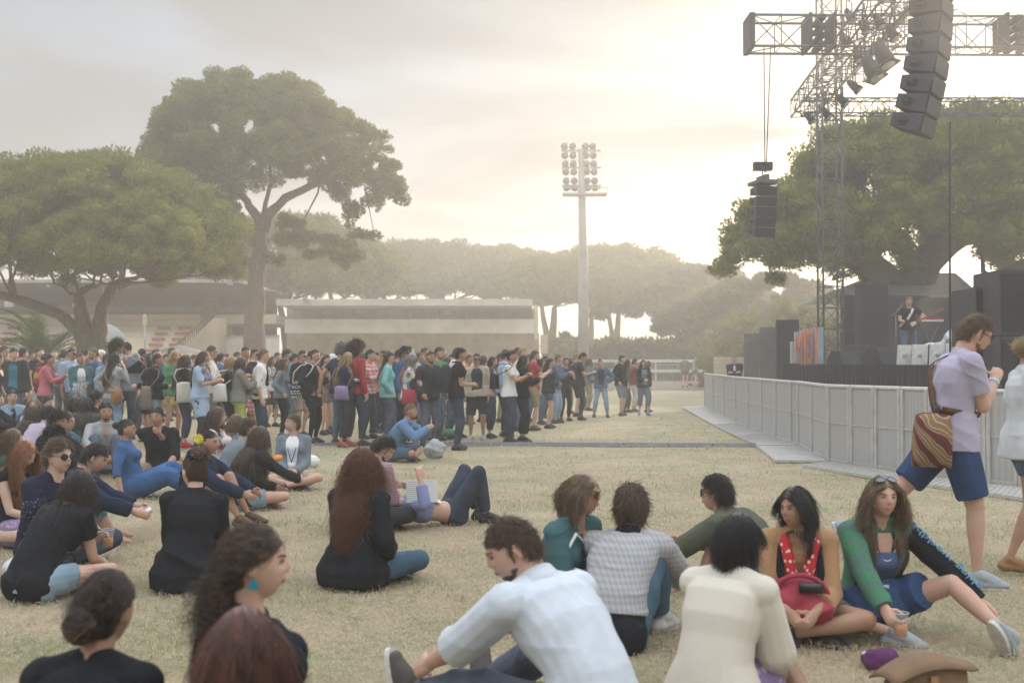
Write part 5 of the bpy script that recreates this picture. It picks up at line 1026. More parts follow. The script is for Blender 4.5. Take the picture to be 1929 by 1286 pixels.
kb_ = empty('keyboard', (0,0,0), 0, 'red edged keyboard on a stand right of the guitarist', 'keyboard'); q = at(1752, 602, 29.5); mb = MB(); mb.box((q.x, q.y, q.z), (.62,.3,.10)); mb.build('case', RED, kb_, smooth=False); mb = MB(); mb.box((q.x, q.y-.16, q.z-.03), (.58,.05,.05)); mb.build('keys', WHITE, kb_, smooth=False); mb = MB()
for s_ in (-1,1): mb.tube([(q.x+s_*.28, q.y, 1.43),(q.x-s_*.28, q.y, q.z-.05)], .02, 5)
mb.build('stand', TRUSS, kb_)
SIL = mat((.55,.56,.58), .3, 'metal', 14, (.40,.42,.45), .8, 30, metal=.6)
for i, (x_, D_, sz, lb) in enumerate(((1772, 26.0, (.9,.6,.62), 'crumpled silver cover over low drums beside the cable'), (1822, 25.2, (1.1,.7,.95), 'bigger silver sheet draped over gear behind the lilac polo man'))):
    rng = np.random.default_rng(i+3); mb = MB(); q = at(x_, 690, D_)
    for k_ in range(9): mb.sphere((sz[0]*(rng.random()-.5)*.8, sz[1]*(rng.random()-.5)*.7, sz[2]*(.2+.4*rng.random())), (sz[0]*.25, sz[1]*.3, sz[2]*.38), 10, 7)
    o = mb.build('silver_cover', SIL); o.location = (q.x, D_, 1.44); tag(o, lb, 'cover', 'silver covers on the stage'); soft(o, .03, 1, .06, .16)
# mesh barrier
MESH = mat((.44,.43,.41), .5, 'check', 40, (.35,.34,.325), .2, 90, metal=.2); MESH2 = mat((.52,.51,.48), .4, 'metal', 8, (.43,.42,.395), metal=.3)
bp_ = [(1328,767),(1345,779),(1365,789),(1387,799),(1411,808),(1436,818),(1463,828),(1491,838.5),(1506,841.5),(1532,857),(1561,872),(1604,879),(1650,886),(1700,893),(1752,900),(1806,907),(1862,914),(1921,921),(1985,928)]; pts = [np.array(ground(*q)) for q in bp_]; pts = [np.array((p_[0], p_[1], 0)) for p_ in pts]
for i in range(len(pts)-1):
    A, B_ = pts[i], pts[i+1]; d = B_-A; L_ = np.linalg.norm(d); d /= L_; n_ = np.array((-d[1], d[0], 0)); n_ = n_ if n_[0] > 0 else -n_; hB = 1.14
    r_ = empty('barrier_panel', (0,0,0), 0, 'perforated grey metal stage barrier panel with a bright top rail', 'barrier', 'row of stage barrier panels'); mb = MB(); M3 = np.stack([d, n_, (0,0,1)], 1); mid = (A+B_)/2
    mb.box(mid+np.array((0,0,hB*.5+.02)), (L_-.05, .015, hB-.10), M3); mb.build('mesh_sheet', MESH, r_, smooth=False); mb = MB(); mb.tube([A+d*.01+np.array((0,0,hB)), B_-d*.01+np.array((0,0,hB))], .030, 8)
    for e in (A+d*.03, B_-d*.03): mb.box(e+np.array((0,0,hB*.5))-n_*.012, (.05,.05,hB), M3)
    for z_ in (.06, .60): mb.box(mid+np.array((0,0,z_))-n_*.004, (L_-.1,.03,.035 if z_ < .1 else .02), M3)
    mb.build('frame', MESH2, r_, smooth=False); mb = MB(); mb.tube([mid+n_*.02+np.array((0,0,hB-.05)), mid+n_*.85+np.array((0,0,.03))], .02, 5); mb.build('brace', MESH2, r_)
# tread plates in front, one per stretch
tp = [((1285,769),(1328,768),(1387,800),(1342,802)), ((1342,802.4),(1388,800.4),(1436,819),(1386,823)), ((1386,823.4),(1437,819.4),(1500,842),(1424,842.5)), ((1426,845),(1508,844),(1556,873),(1460,872)), ((1510,881),(1565,875),(1700,897),(1650,905)), ((1651,906),(1701,897.5),(1850,916),(1830,930)), ((1831,931),(1851,916.5),(2000,935),(1990,955))]
for i, q4 in enumerate(tp):
    V_ = [np.array(ground(*q)) for q in q4]; mb = MB(); mb.prism([(v[0], v[1]) for v in V_], .012, .05); n_ = 14
    for k_ in range(1, n_): t = k_/n_; a = V_[0]*(1-t)+V_[3]*t; b = V_[1]*(1-t)+V_[2]*t; mb.tube([(a[0], a[1], .054), (b[0], b[1], .054)], .008, 4)
    tag(mb.build('tread_plate', MESH2, smooth=False), 'ribbed metal tread plate on the grass along the barrier', 'plate', 'tread plates along the barrier')
# cable ramp
CR_ = mat((.11,.115,.125), .7, 'plain', 6, (.15,.15,.155), .3, 80); xs_ = np.linspace(592, 1424, 11)
for i in range(10):
    a, b = ground(xs_[i]+1.0, 838.5+3.0*i/10), ground(xs_[i+1]-1.0, 838.5+3.0*(i+1)/10); mb = MB(); w_ = .13
    V_ = [(a.x, a.y-w_, .0), (a.x, a.y-w_*.45, .055), (a.x, a.y+w_*.45, .055), (a.x, a.y+w_, .0), (b.x, b.y-w_, .0), (b.x, b.y-w_*.45, .055), (b.x, b.y+w_*.45, .055), (b.x, b.y+w_, .0)]; V_ = [(x_, y_, z_+.012) for x_, y_, z_ in V_]
    mb.add(V_, [(0,3,2,1),(4,5,6,7),(0,1,5,4),(1,2,6,5),(2,3,7,6),(0,4,7,3)]); tag(mb.build('cable_ramp', CR_, smooth=False), 'flat grey cable ramp segment lying across the lawn', 'cable ramp', 'cable ramp segments')
# ---------------------------------------------------------------- the standing crowd
PL_RW = cl((.50,.06,.07), 'plaid', col2=(.55,.50,.46), scale=13); PL_MAR = cl((.20,.03,.05), 'plaid', col2=(.05,.02,.03), scale=12); PL_KH = cl((.16,.13,.09), 'plaid', col2=(.05,.04,.035), scale=12)
FLOR = cl((.60,.56,.50), 'floral', col2=(.45,.10,.08), scale=14, col3=(.06,.20,.25)); FLPINK = cl((.66,.58,.54), 'floral', col2=(.55,.12,.20), scale=11); FLPUR = cl((.22,.16,.28), 'floral', col2=(.40,.30,.36), scale=22); STR = cl((.5,.48,.45), 'stripe', col2=(.06,.08,.16), scale=22); STRR = cl((.30,.05,.08), 'stripe', col2=(.12,.05,.07), scale=18)
STEEL = cl((.17,.20,.23)); DGREEN = cl((.05,.085,.06)); SAND = cl((.42,.35,.26)); TAUPE = cl((.21,.17,.14)); DBLUE = cl((.045,.085,.15)); SALMON = cl((.50,.22,.18)); CHECK = cl((.40,.40,.39), 'check', col2=(.29,.29,.30), scale=33); DOTS = cl((.6,.58,.54), 'dots', col2=(.12,.12,.14), scale=26); CROWD = 'people standing in the crowd'
def held(f, name, mb, m, label, cat, group=None, smooth=True):
    o = mb.build(name, m, smooth=smooth); o.location = f.loc; o.rotation_euler = (0,0,f.rz); tag(o, label, cat, group); return o
def sub(mb, name, m, par, smooth=True): return mb.build(name, m, par, smooth=smooth)
def cup(f, q, label, beer=True):
    c, w_, n_, up = f.fing[q]; return cup_at(Vector(f.world(c+n_*.015)), label, beer)
BEER = mat((.62,.22,.03), .1, 'plain', 5, alpha=1.0, spec=.5); PLAST = mat((.80,.80,.78), .12, 'plain', 5, alpha=.22, spec=.7); RIM = mat((.8,.8,.78), .3, 'plain', 5, alpha=.7)
def cup_at(p, label, beer=True, s=1.0):
    n = 20; a = np.arange(n)*2*PI/n; V_ = []; pr = [(-.06, .030), (-.058,.031), (.06,.041)]
    root = MB(); 
    for z, r in pr: V_.append(np.stack([np.cos(a)*r, np.sin(a)*r, 0*a+z], 1)*s)
    root.add(np.vstack(V_), [(i*n+j, i*n+(j+1)%n, (i+1)*n+(j+1)%n, (i+1)*n+j) for i in range(2) for j in range(n)]+[tuple(range(n))[::-1]])
    o = root.build('plastic_cup', PLAST); o.location = p; tag(o, label, 'cup', 'plastic cups')
    r = MB(); r.tube([(math.cos(t)*.041*s, math.sin(t)*.041*s, .06*s) for t in np.linspace(0, 2*PI, 25)], .0018, 5, caps=False); r.build('rim', RIM, o)
    if beer: b = MB(); b.tube([(0,0,-.056*s),(0,0,.005*s)], [.0300*s, .0345*s], 16); b.build('drink', BEER, o)
    return o
def bag(f, side, label, m, name='shoulder_bag', w_=.30, h=.30, d=.10, drop=.0, fwd=0., strapm=None, sw=.018, across=False, long=.0, out=.03, flap=False):
    """bag hanging at one hip from a strap over the shoulder"""
    k = f.k; w_ *= .74; h *= .80; X, Y, D = f.X[0], f.Y[0], f.dirs[0]; c = f.pel+D*(.02+drop)*k+X*side*(.17*k*f.b+d*.5+out)+Y*fwd
    Mx = np.eye(3); Mx[:,0] = Y; Mx[:,1] = X*side; Mx[:,2] = D; mb = MB(); n = 9; rows = 9; V_ = []
    for i in range(rows):
        t = i/(rows-1); ww = w_/2*(1-.14*t); dd = d/2*(.25+.95*math.sin(PI*min(1, .12+.80*(1-t)))); z = h*(t-.5)
        for j in range(24):
            a = 2*PI*j/24; e = .72; V_.append(c+Mx @ np.array((math.copysign(abs(math.cos(a))**e, math.cos(a))*ww, math.copysign(abs(math.sin(a))**e, math.sin(a))*dd, z-.012*math.cos(2*a)*t)))
    mb.add(V_, [(i*24+j, i*24+(j+1)%24, (i+1)*24+(j+1)%24, (i+1)*24+j) for i in range(rows-1) for j in range(24)]+[tuple(range(24))[::-1], tuple((rows-1)*24+j for j in range(24))])
    o = held(f, name, mb, m, label, 'bag'); sm = MB(); S = (f.sh[side] if not across else f.sh[-side])+f.dirs[2]*.072*k-f.X[2]*(side if not across else -side)*.04*k
    for g in ((1, -1) if sw > .005 else ()):
        e = c+Mx @ np.array((g*w_*.36, 0, h*.47)); mid = (S+e)/2+f.Y[1]*g*(.10*k+.03)+X*side*(.05 if not across else .0)
        P = [S, S*.6+mid*.4+f.Y[2]*g*.07*k+f.dirs[2]*.02, mid, e]; sm.tube(P, [sw*.5]*4, 6)
    if sw > .005: sm.build('strap', strapm or m, o)
    if flap: fb = MB(); fb.add([c+Mx @ np.array(v) for v in ((-w_*.42, d*.5+.004, h*.30), (w_*.42, d*.5+.004, h*.30), (w_*.36, d*.5+.012, -h*.12), (-w_*.36, d*.5+.012, -h*.12))], [(0,1,2,3)]); fb.build('flap', strapm or m, o)
    return o, c, Mx
def crowd(px, top, D, face, sex, hr, hc, tp, bt, label, arms=('down','down'), skin='fair', shoes=SHOED, over=None, extra='', H=None, head=(0,0,0), sleeve=None, **kw):
    fem = sex == 'f'; st = R.uniform(-.07, .07); w_ = R.uniform(.08,.13)
    ft = kw.pop('feet', {1: (w_, st, .085), -1: (w_, -st, .085)}); pose = kw.pop('pose', 'stand')
    a = dict(fem=fem, skin=skin, head=(head[0]+R.uniform(-8,8), head[1], head[2]+R.uniform(-4,4)), H=H, **kw)
    if pose == 'stand': a['feet'] = ft; a.setdefault('spine', (R.uniform(-4,2), R.uniform(-2,5), R.uniform(2,12))); a.setdefault('side', R.uniform(-2.5,2.5))
    if pose == 'stand' and 60 < abs(face): face += R.choice([-1, 1])*R.uniform(4, 22)
    f = fig(px, top, D, face, pose, arms, **a); f.body('person'); tag(f.root, label, 'person', CROWD if pose == 'stand' else 'people sitting on the lawn')
    tname, tm = tp; sl = {'tee': .30, 'polo': .32, 'tank': .0, 'shirt': .97, 'sweater': 1.0, 'jacket': 1.0, 'cardigan': 1.0, 'dress': .25, 'hoodie': 1.0, 'blouse': .97, 'rolled': .62, 'coat': 1.0}[tname] if sleeve is None else sleeve
    off = {'jacket': .026, 'hoodie': .026, 'cardigan': .020, 'sweater': .020, 'coat': .028}.get(tname, .015)
    nm_ = {'rolled': 'shirt', 'tee': 'tee_shirt', 'polo': 'polo_shirt', 'tank': 'tank_top'}.get(tname, tname)
    if tname == 'dress': f.top('dress', tm, off=.015, sleeve=sl, hem=.03, seat=True); f.skirt('skirt', tm, part=.42, flare=.05)
    elif tname == 'coat': f.top('coat', tm, off=.028, sleeve=sl, hem=.02, seat=True); f.skirt('coat_skirt', tm, part=.30, flare=.05)
    else: f.top(nm_, tm, off=off, sleeve=sl, hem=.06 if tname != 'tank' else .03, flare=.018 if tname not in ('tee','polo') else .012, neckring=tname in ('shirt','rolled','polo','jacket','coat'))
    if over: f.front('shirt_front', over[0], off+.010, over[1]*.72, over[2]*1.15, over[3] if len(over) > 3 else -.3, 2.96)
    elif tname in ('tank', 'dress', 'cardigan') or (fem and tname == 'tee'): f.vneck(off=off+.008)
    kind, bm = bt
    if kind in ('jeans', 'trousers'): f.pants(kind, bm, part=.96, loose=.006 if fem else .010)
    elif kind == 'wide': f.pants('trousers', bm, part=.9, loose=.03)
    elif kind == 'tights': f.pants('tights', bm, off=.006, part=.97, loose=0)
    elif kind == 'shorts': f.pants('shorts', bm, part=.48 if not fem else .28, loose=.02, sx=1.06)
    elif kind == 'capri': f.pants('capri_trousers', bm, part=.74, loose=.01)
    elif kind == 'skirt': f.skirt('skirt', bm, part=.44)
    elif kind == 'longskirt': f.skirt('skirt', bm, part=.85, flare=.06)
    if kind == 'rolled': f.pants('jeans', bm, part=.88, loose=.010); 
    f.shoes(shoes, RUBBER if shoes in (SHOEG,) else None)
    if hr == 'bald': f.hair('crop', hc, N_=60, wid=.004)
    elif hr == 'hat' or hr == 'beanie':
        f.hair('short', hc, N_=120)
        hb = MB(); hb.sphere(f.hc+f.Rh @ (np.array((0,-.012,.035))*f.hs), np.array((.093,.113,.098))*f.hs, 16, 10, Matrix(f.Rh.tolist())); 
        if hr == 'hat': a_ = np.linspace(-.9, .9, 9); P = [f.hc+f.Rh @ (np.array((math.sin(t)*.085, .07+math.cos(t)*.085, .05))*f.hs) for t in a_]; Q = [f.hc+f.Rh @ (np.array((math.sin(t)*.085, .06+math.cos(t)*.03, .065))*f.hs) for t in a_]; hb.add(P+Q, [(i, i+1, i+10, i+9) for i in range(8)])
        hb.build('hat' if hr == 'hat' else 'beanie', kw.get('hatm', WHITE if hr == 'hat' else BLACK), f.root)
    else:
        opt = {'pony': dict(tie=(0,-.118,.03)), 'bun': dict(tie=(0,-.122,.05)), 'topbun': dict(tie=(0,-.07,.135))}.get(hr, {}); sty = {'topbun': 'bun', 'curly': 'curlyshort', 'afro': 'curlyshort', 'buzz': 'crop', 'wavy': 'long', 'curlylong': 'mid', 'flat': 'short'}.get(hr, hr)
        if hr == 'afro': opt = dict(vol=2.6, L_=.11, curl=.008, N_=900)
        if hr in ('wavy',): opt['curl'] = .008
        if hr in ('curlylong','curly'): opt['curl'] = .014
        if hr == 'topbun' or hr == 'bun': opt['N_'] = 300
        f.hair(sty, hc, **opt)
    if 's' in extra: f.glasses(FRAME, LENS)
    if 'g' in extra: f.glasses(FRAME, None, name='glasses')
    if 'u' in extra: f.glasses(FRAME, LENS, up=True)
    if 'b' in extra: f.beard(hc if hc != 'bald' else 'dark')
    fa = (face+head[0]) % 360
    if 'f' in extra or (D < 24 and (fa < 110 or fa > 250)): f.face(hc if hc not in ('blond','grey') else 'light')
    if 'k' in extra: kb = MB(); kb.sphere(f.w1+f.dirs[1]*.09*f.k-f.Y[1]*.17*f.k, (.15*f.k, .11*f.k, .21*f.k), 14, 10); held(f, 'backpack', kb, kw.get('bagm', BLACK), 'backpack worn by the '+label, 'bag')
    return f
def B(t, m): return (t, m)
S = crowd
S(8, 648, 22, 80, 'm', 'short', 'dark', B('shirt', PL_KH), B('jeans', DJEANS), 'man in a brown checked shirt and glasses at the far left of the standing crowd', extra='g')
S(-2, 668, 18.6, 75, 'f', 'bob', 'black', B('tee', BLACK), B('trousers', BLACK), 'woman in a black short sleeved top cut off by the left picture edge', ('down','pocket'))
S(27, 652, 20.3, 20, 'm', 'flat', 'dark', B('jacket', CHAR), B('jeans', GJEANS), 'man in an open charcoal jacket over a teal blue shirt near the left edge', over=(cl((.04,.17,.24)), .50, .30), head=(10,5,0))
S(44, 652, 21.5, 150, 'm', 'short', 'black', B('sweater', BLACK), B('jeans', DJEANS), 'man seen from behind in a black sweater right of the teal blue shirt')
S(76, 652, 24, 60, 'm', 'short', 'black', B('tee', BLACK), B('jeans', LJEANS), 'man in a black tee and pale jeans with a white sticker under his collar', head=(-15,-5,0))
S(88, 659, 22.6, 80, 'm', 'flat', 'dark', B('shirt', PL_MAR), B('trousers', BLACK), 'bearded man in a maroon shirt looking down behind the pink cardigan', ('phone' if 0 else 'hold', 'hold'), extra='b', head=(0,30,0))
f = S(93, 668, 20.0, 85, 'f', 'bun', 'black', B('cardigan', PINK), B('jeans', JEANS), 'woman in a pink cardigan with sunglasses pushed up and hands raised in front', ('clap','clap'), extra='u', skin='olive', over=(GREY, .5, .3))
bag(f, -1, 'red and mustard shoulder bag behind the pink cardigan', cl((.38,.05,.06), 'stripe', col2=(.40,.24,.08), scale=6), w_=.28, h=.24, drop=.32, fwd=-.18)
S(102, 656, 26, 20, 'f', 'bun', 'brown', B('shirt', LBLUE), B('jeans', JEANS), 'distant woman in a pale blue shirt just right of the palm')
S(121, 656, 25, 175, 'm', 'short', 'black', B('shirt', STEEL), B('jeans', DJEANS), 'man with black hair seen from behind in a grey shirt beside the palm')
S(136, 652, 20.5, 75, 'm', 'buzz', 'dark', B('rolled', LBLUE), B('shorts', OLIVE), 'man in sunglasses, a light blue shirt and olive cargo shorts', ('down','hold'), skin='tan', extra='s', over=(WHITE,.06,.12))
f = S(153, 661, 19.4, 25, 'f', 'bun', 'dark', B('jacket', TEAL), B('jeans', DJEANS), 'woman in an open dark green jacket over a white tee holding a checked scarf', ('belly','belly'), skin='olive', over=(WHITE, .55, .25), head=(18,0,0))
cup(f, 1, 'orange drink held by the woman in the green jacket')
sb = MB(); c_ = f.hand[1]; 
for i in range(7): sb.tube([c_+np.array((.02*i-.02,.04+.02*(i%2),.03)), c_+np.array((.03*i-.06,.06+.02*(i%3),-.12)), c_+np.array((.035*i-.09,.05,-.30-.03*(i%3)))], [.02,.028,.022], 8)
held(f, 'scarf', sb, cl((.5,.5,.5), 'check', col2=(.06,.06,.07), scale=40), 'black and white checked scarf hanging from the woman in the green jacket', 'scarf')
S(161, 653, 25, 170, 'm', 'short', 'dark', B('tee', GREY), B('jeans', DJEANS), 'man seen from behind between the green jacket and the blue hoodie')
S(178, 652, 20.8, -75, 'm', 'bald', 'brown', B('hoodie', DBLUE), B('trousers', SAND), 'balding bearded man in a blue hoodie facing left with a hand at his mouth', ('mouth','pocket'), extra='sb', skin='tan')
S(191, 656, 26, 60, 'f', 'hat', 'grey', B('shirt', WHITE), B('jeans', JEANS), 'person in a white cap below the left pine trunk')
S(203, 664, 19.6, 90, 'm', 'short', 'brown', B('jacket', LJEANS), B('trousers', cl((.45,.05,.07))), 'person in a faded denim jacket and red trousers left of the pale grey sweater', skin='tan')
f = S(218, 659, 18.0, 130, 'f', 'wavy', 'dark', B('sweater', LGREY), B('jeans', LJEANS), 'woman with long dark hair in a pale grey sweater and light jeans touching her face', ('mouth','hips'))
bag(f, 1, 'tan leather shoulder bag hanging behind the pale grey sweater', TLEATHER, w_=.24, h=.30, d=.12, drop=-.02, fwd=-.08, across=True, out=.0)
bb = MB(); bone(bb, f.pel+f.dirs[0]*.055, f.pel+f.dirs[0]*.095, [.182,.178], flat=(True,True), asp=1.0); held_b = bb.build('belt', TLEATHER, f.root); held_b.scale = (1,.82,1)
S(222, 639, 19.6, 95, 'm', 'afro', 'dark', B('tee', STEEL), B('jeans', JEANS), 'tall man with a big curly mop of hair behind the pale grey sweater', skin='tan')
f = S(238, 642, 19.8, 8, 'm', 'beanie', 'black', B('shirt', STEEL), B('jeans', DJEANS), 'tall man in a black beanie and sunglasses drinking from a cup', ('drink','down'), extra='s')
cup(f, 1, 'cup at the mouth of the man in the black beanie')
S(257, 661, 21, 60, 'f', 'bob', 'grey', B('cardigan', GREY), B('jeans', GJEANS), 'older woman in sunglasses and grey right behind the raised hand', ('mouth','down'), extra='s')
S(268, 654, 24.5, 165, 'm', 'beanie', 'dark', B('jacket', CHAR), B('jeans', DJEANS), 'person in a dark round cap seen from behind right of the beanie')
S(276, 662, 19.0, -70, 'f', 'mid', 'black', B('sweater', BLACK), B('skirt', BLACK), 'woman with black hair and sunglasses in a black sweater and short black skirt facing left', ('head','belly'), extra='s')
S(294, 653, 23, 70, 'm', 'bald', 'dark', B('shirt', CHAR), B('jeans', DJEANS), 'man with a receding hairline behind the woman with the grey sling bag')
f = S(297, 668, 18.2, 85, 'f', 'pixie', 'dark', B('jacket', BLACK), B('jeans', LJEANS), 'short haired woman in a black jacket and pale jeans with a long grey sling bag', ('belly','pocket'), skin='olive')
bag(f, 1, 'long grey cloth sling bag on the short haired woman', TAUPE, w_=.24, h=.46, d=.10, drop=-.05, fwd=-.05)
f = S(330, 655, 19.0, 75, 'f', 'mid', 'blond', B('cardigan', GREEN), B('shorts', YEL), 'blonde woman in a bright green cardigan and yellow shorts holding a beer', ('down','hold'), over=(GREY, .55, .35)); cup(f, -1, 'beer held by the blonde woman in the green cardigan')
f = S(351, 663, 18.0, 105, 'f', 'wavy', 'brown', B('sweater', BLACK), B('rolled', DJEANS), 'woman with long brown hair in black carrying a white tote, jeans rolled over red socks', ('hold','down'), shoes=cl((.45,.03,.04)))
bag(f, 1, 'plain white tote bag on the woman with rolled jeans', CREAM, w_=.34, h=.40, d=.05, drop=.08)
f = S(385, 656, 17.6, 95, 'f', 'curlylong', 'brown', B('dress', LBLUE), B('tights', CHAR), 'woman with curly brown hair in a pale blue belted playsuit and dark tights', ('hold','hold'), skin='tan', sleeve=.42)
S(399, 648, 19.4, 85, 'm', 'short', 'brown', B('rolled', CREAM), B('trousers', TAUPE), 'tall man in sunglasses and a cream shirt behind the pale blue playsuit', ('hold','hold'), extra='s')
S(416, 662, 23, 150, 'm', 'short', 'black', B('tee', BLUE), B('jeans', DJEANS), 'man in a bright blue tee seen from behind between cream shirt and leather jacket')
f = S(437, 667, 18.4, 80, 'f', 'mid', 'blond', B('jacket', LEATHER), B('trousers', CHAR), 'woman with fair hair and sunglasses in a black leather jacket', ('clap','down'), extra='s', over=(WHITE,.2,.15))
bag(f, 1, 'white tote bag on the woman in the black leather jacket', WHITE, w_=.32, h=.36, d=.05, drop=.10, fwd=-.12)
S(456, 668, 18.3, 130, 'f', 'mid', 'brown', B('jacket', cl((.20,.20,.17))), B('wide', LIME), 'woman clapping in a grey blazer and lime green trousers', ('clap','clap'))
S(463, 649, 19.4, 25, 'm', 'buzz', 'dark', B('tee', CHAR), B('shorts', PL_RW), 'tall man with cropped hair, dark tee and red checked shorts looking at the camera', ('hold','pocket'), skin='tan')
S(481, 654, 22.5, 60, 'm', 'short', 'dark', B('shirt', WHITE), B('jeans', DJEANS), 'man in sunglasses and white shirt behind the cropped haired man', extra='s')
f = S(497, 654, 18.6, 85, 'm', 'flat', 'light', B('rolled', WHITE), B('jeans', DJEANS), 'fair haired man in a white shirt with a black tie and rolled sleeves', ('down','pocket'))
tb_ = MB(); tb_.tube([f.nb+f.Y[2]*.09, f.ch+f.Y[2]*.14, f.w1+f.Y[1]*.13], [.012,.022,.028], 6); tb_.build('tie', BLACK, f.root)
S(514, 668, 24, 80, 'f', 'mid', 'brown', B('blouse', FLOR), B('skirt', CHAR), 'woman in a pink flowery blouse behind the man with the tie')
S(535, 671, 21, 80, 'f', 'mid', 'brown', B('cardigan', STEEL), B('tights', BLACK), 'woman in a grey blue cardigan, grey scarf and black leggings', ('pocket','belly'), over=(GREY,.5,.35))
S(541, 657, 24.5, 75, 'm', 'curly', 'black', B('shirt', GREY), B('jeans', DJEANS), 'curly haired man looking over the grey blue cardigan')
S(554, 663, 23.5, 120, 'm', 'short', 'dark', B('shirt', cl((.10,.20,.24))), B('jeans', GJEANS), 'man in a teal shirt and dark jeans left of the dark blazer')
S(570, 657, 21.5, 75, 'm', 'short', 'dark', B('jacket', BLACK), B('shorts', cl((.35,.27,.22))), 'man in sunglasses, black blazer and beige shorts behind the printed tote', extra='s')
fT = S(594, 655, 20.2, 85, 'f', 'bun', 'dark', B('coat', BLACK), B('tights', BLACK), 'woman all in black with glasses, a printed tote bag and a plastic cup', ('pocket','hold'), extra='g', over=(SALMON,.06,.22)); cup(fT, -1, 'plastic cup held by the woman all in black', False)
o, c, Mx = bag(fT, 1, 'black printed cotton tote bag with white lettering', BLACK, w_=.36, h=.40, d=.04, drop=.05, fwd=-.18, strapm=CREAM, sw=.022)
M4 = Matrix(Mx.tolist()).to_4x4(); fl = Matrix(((-1,0,0,0),(0,0,1,0),(0,1,0,0),(0,0,0,1)))
M4 = Matrix.Translation(Vector(c+Mx @ np.array((0,.034,0)))) @ M4 @ Matrix(((1,0,0,0),(0,0,1,0),(0,1,0,0),(0,0,0,1)))
for t_, z in (('RAM', .13), ('RICA', .045), ('BALLS', -.13)): text(t_, .08, WHITE, o, M4 @ Matrix.Translation((0, z, 0)))
wv = MB()
for i in range(3): wv.tube([M4 @ Vector((-.10+i*.07+.035*math.cos(t)+.006*t, -.045+.028*math.sin(t), .002)) for t in np.linspace(.6, 5.2, 10)], .007, 5)
wv.build('wave_print', WHITE, o)
S(616, 665, 22.5, 75, 'f', 'pony', 'dark', B('cardigan', TAUPE), B('shorts', TAUPE), 'woman in a taupe cardigan right behind the woman all in black', ('belly','belly'), over=(PINK,.2,.2))
S(627, 664, 23.5, 85, 'm', 'hat', 'blond', B('shirt', CREAM), B('wide', SAND), 'man in a white cap, cream shirt and baggy beige trousers')
S(645, 642, 20.0, 125, 'm', 'curly', 'grey', B('tee', NAVY), B('jeans', JEANS), 'tall grey curly haired man with sunglasses on his head in navy and jeans', ('pocket','back'), extra='u', skin='tan', shoes=SHOEB)
f = S(655, 659, 19.6, 95, 'f', 'wavy', 'blond', B('jacket', NAVY), B('rolled', CHAR), 'blonde woman in a navy blazer, sunglasses and rolled dark jeans with a flowery bag', ('cross','cross'), extra='s', shoes=mat((.30,.08,.05), .5, 'plain', 9))
bag(f, 1, 'purple flowery cloth bag on the blonde woman in the navy blazer', FLPUR, w_=.36, h=.30, d=.14, drop=.03, across=False, strapm=TLEATHER, out=.0)
S(672, 641, 19.9, 150, 'm', 'afro', 'brown', B('sweater', RED), B('jeans', DJEANS), 'tall curly haired man in a bright red sweater seen from behind', vol=1 if 0 else None) if 0 else S(672, 641, 19.9, 150, 'm', 'afro', 'brown', B('sweater', RED), B('jeans', DJEANS), 'tall curly haired man in a bright red sweater seen from behind')
S(698, 655, 21.8, 90, 'm', 'flat', 'black', B('shirt', PL_RW), B('jeans', DJEANS), 'man in a red and white checked shirt right of the red sweater', ('clap','clap'))
S(708, 660, 23.6, 80, 'm', 'short', 'dark', B('rolled', SALMON), B('trousers', CHAR), 'man in a salmon shirt behind the checked shirt', ('hold','down'))
S(716, 664, 25, 100, 'f', 'curly', 'blond', B('shirt', GREY), B('jeans', DJEANS), 'fair curly haired woman half hidden left of the teal jumper')
f = S(734, 660, 20.6, 85, 'f', 'pony', 'dark', B('sweater', AQUA), B('trousers', GJEANS), 'woman with a ponytail in a pale aqua jumper and grey trousers', ('pocket','pocket'), extra='g')
S(731, 657, 23.8, 88, 'm', 'short', 'light', B('tee', LGREY), B('jeans', DJEANS), 'man in sunglasses and a pale grey tee behind the aqua jumper', extra='s')
S(752, 655, 24.5, 85, 'm', 'short', 'black', B('tee', CHAR), B('jeans', DJEANS), 'dark haired man half hidden left of the blue shirt')
S(763, 650, 21.0, 80, 'm', 'curly', 'dark', B('shirt', BLUE), B('trousers', BLACK), 'man in sunglasses and a bright blue shirt with dark curls', extra='s', skin='tan')
S(772, 643, 27, 20, 'm', 'short', 'dark', B('tee', GREY), B('jeans', DJEANS), 'man whose head alone rises behind the blue shirt', H=1.9)
f = S(776, 661, 19.4, 80, 'm', 'mid', 'grey', B('rolled', FLOR), B('shorts', CHAR), 'grey haired man in sunglasses and a colourful flowery shirt', ('clap','down'), extra='s')
bag(f, 1, 'crimson cloth shoulder bag on the man in the flowery shirt', RED, w_=.36, h=.30, d=.10, drop=-.02)
S(811, 657, 19.4, 45, 'm', 'buzz', 'dark', B('hoodie', CHAR), B('trousers', GJEANS), 'stocky man in a charcoal hoodie with cropped hair', ('pocket','pocket'), skin='tan', extra='b', build=1.1)
S(828, 650, 21.2, 50, 'm', 'flat', 'dark', B('tee', cl((.08,.26,.08))), B('jeans', JEANS), 'tall man in a grass green tee with a lanyard and beard', extra='b')
S(833, 648, 27, 60, 'f', 'bob', 'dark', B('tee', RED), B('jeans', DJEANS), 'distant woman in a red top behind the green tee', H=1.85)
S(843, 669, 25, 80, 'f', 'mid', 'brown', B('tee', cl((.55,.30,.32))), B('jeans', DJEANS), 'woman in a pale pink top right of the green tee')
fB = S(868, 656, 19.0, 95, 'm', 'short', 'black', B('tee', BLACK), B('jeans', DJEANS), 'man in a black tee and dark jeans with a big black backpack', ('belly','belly'), extra='u', skin='tan', H=1.76, shoes=SHOED, spine=(0,3,8))
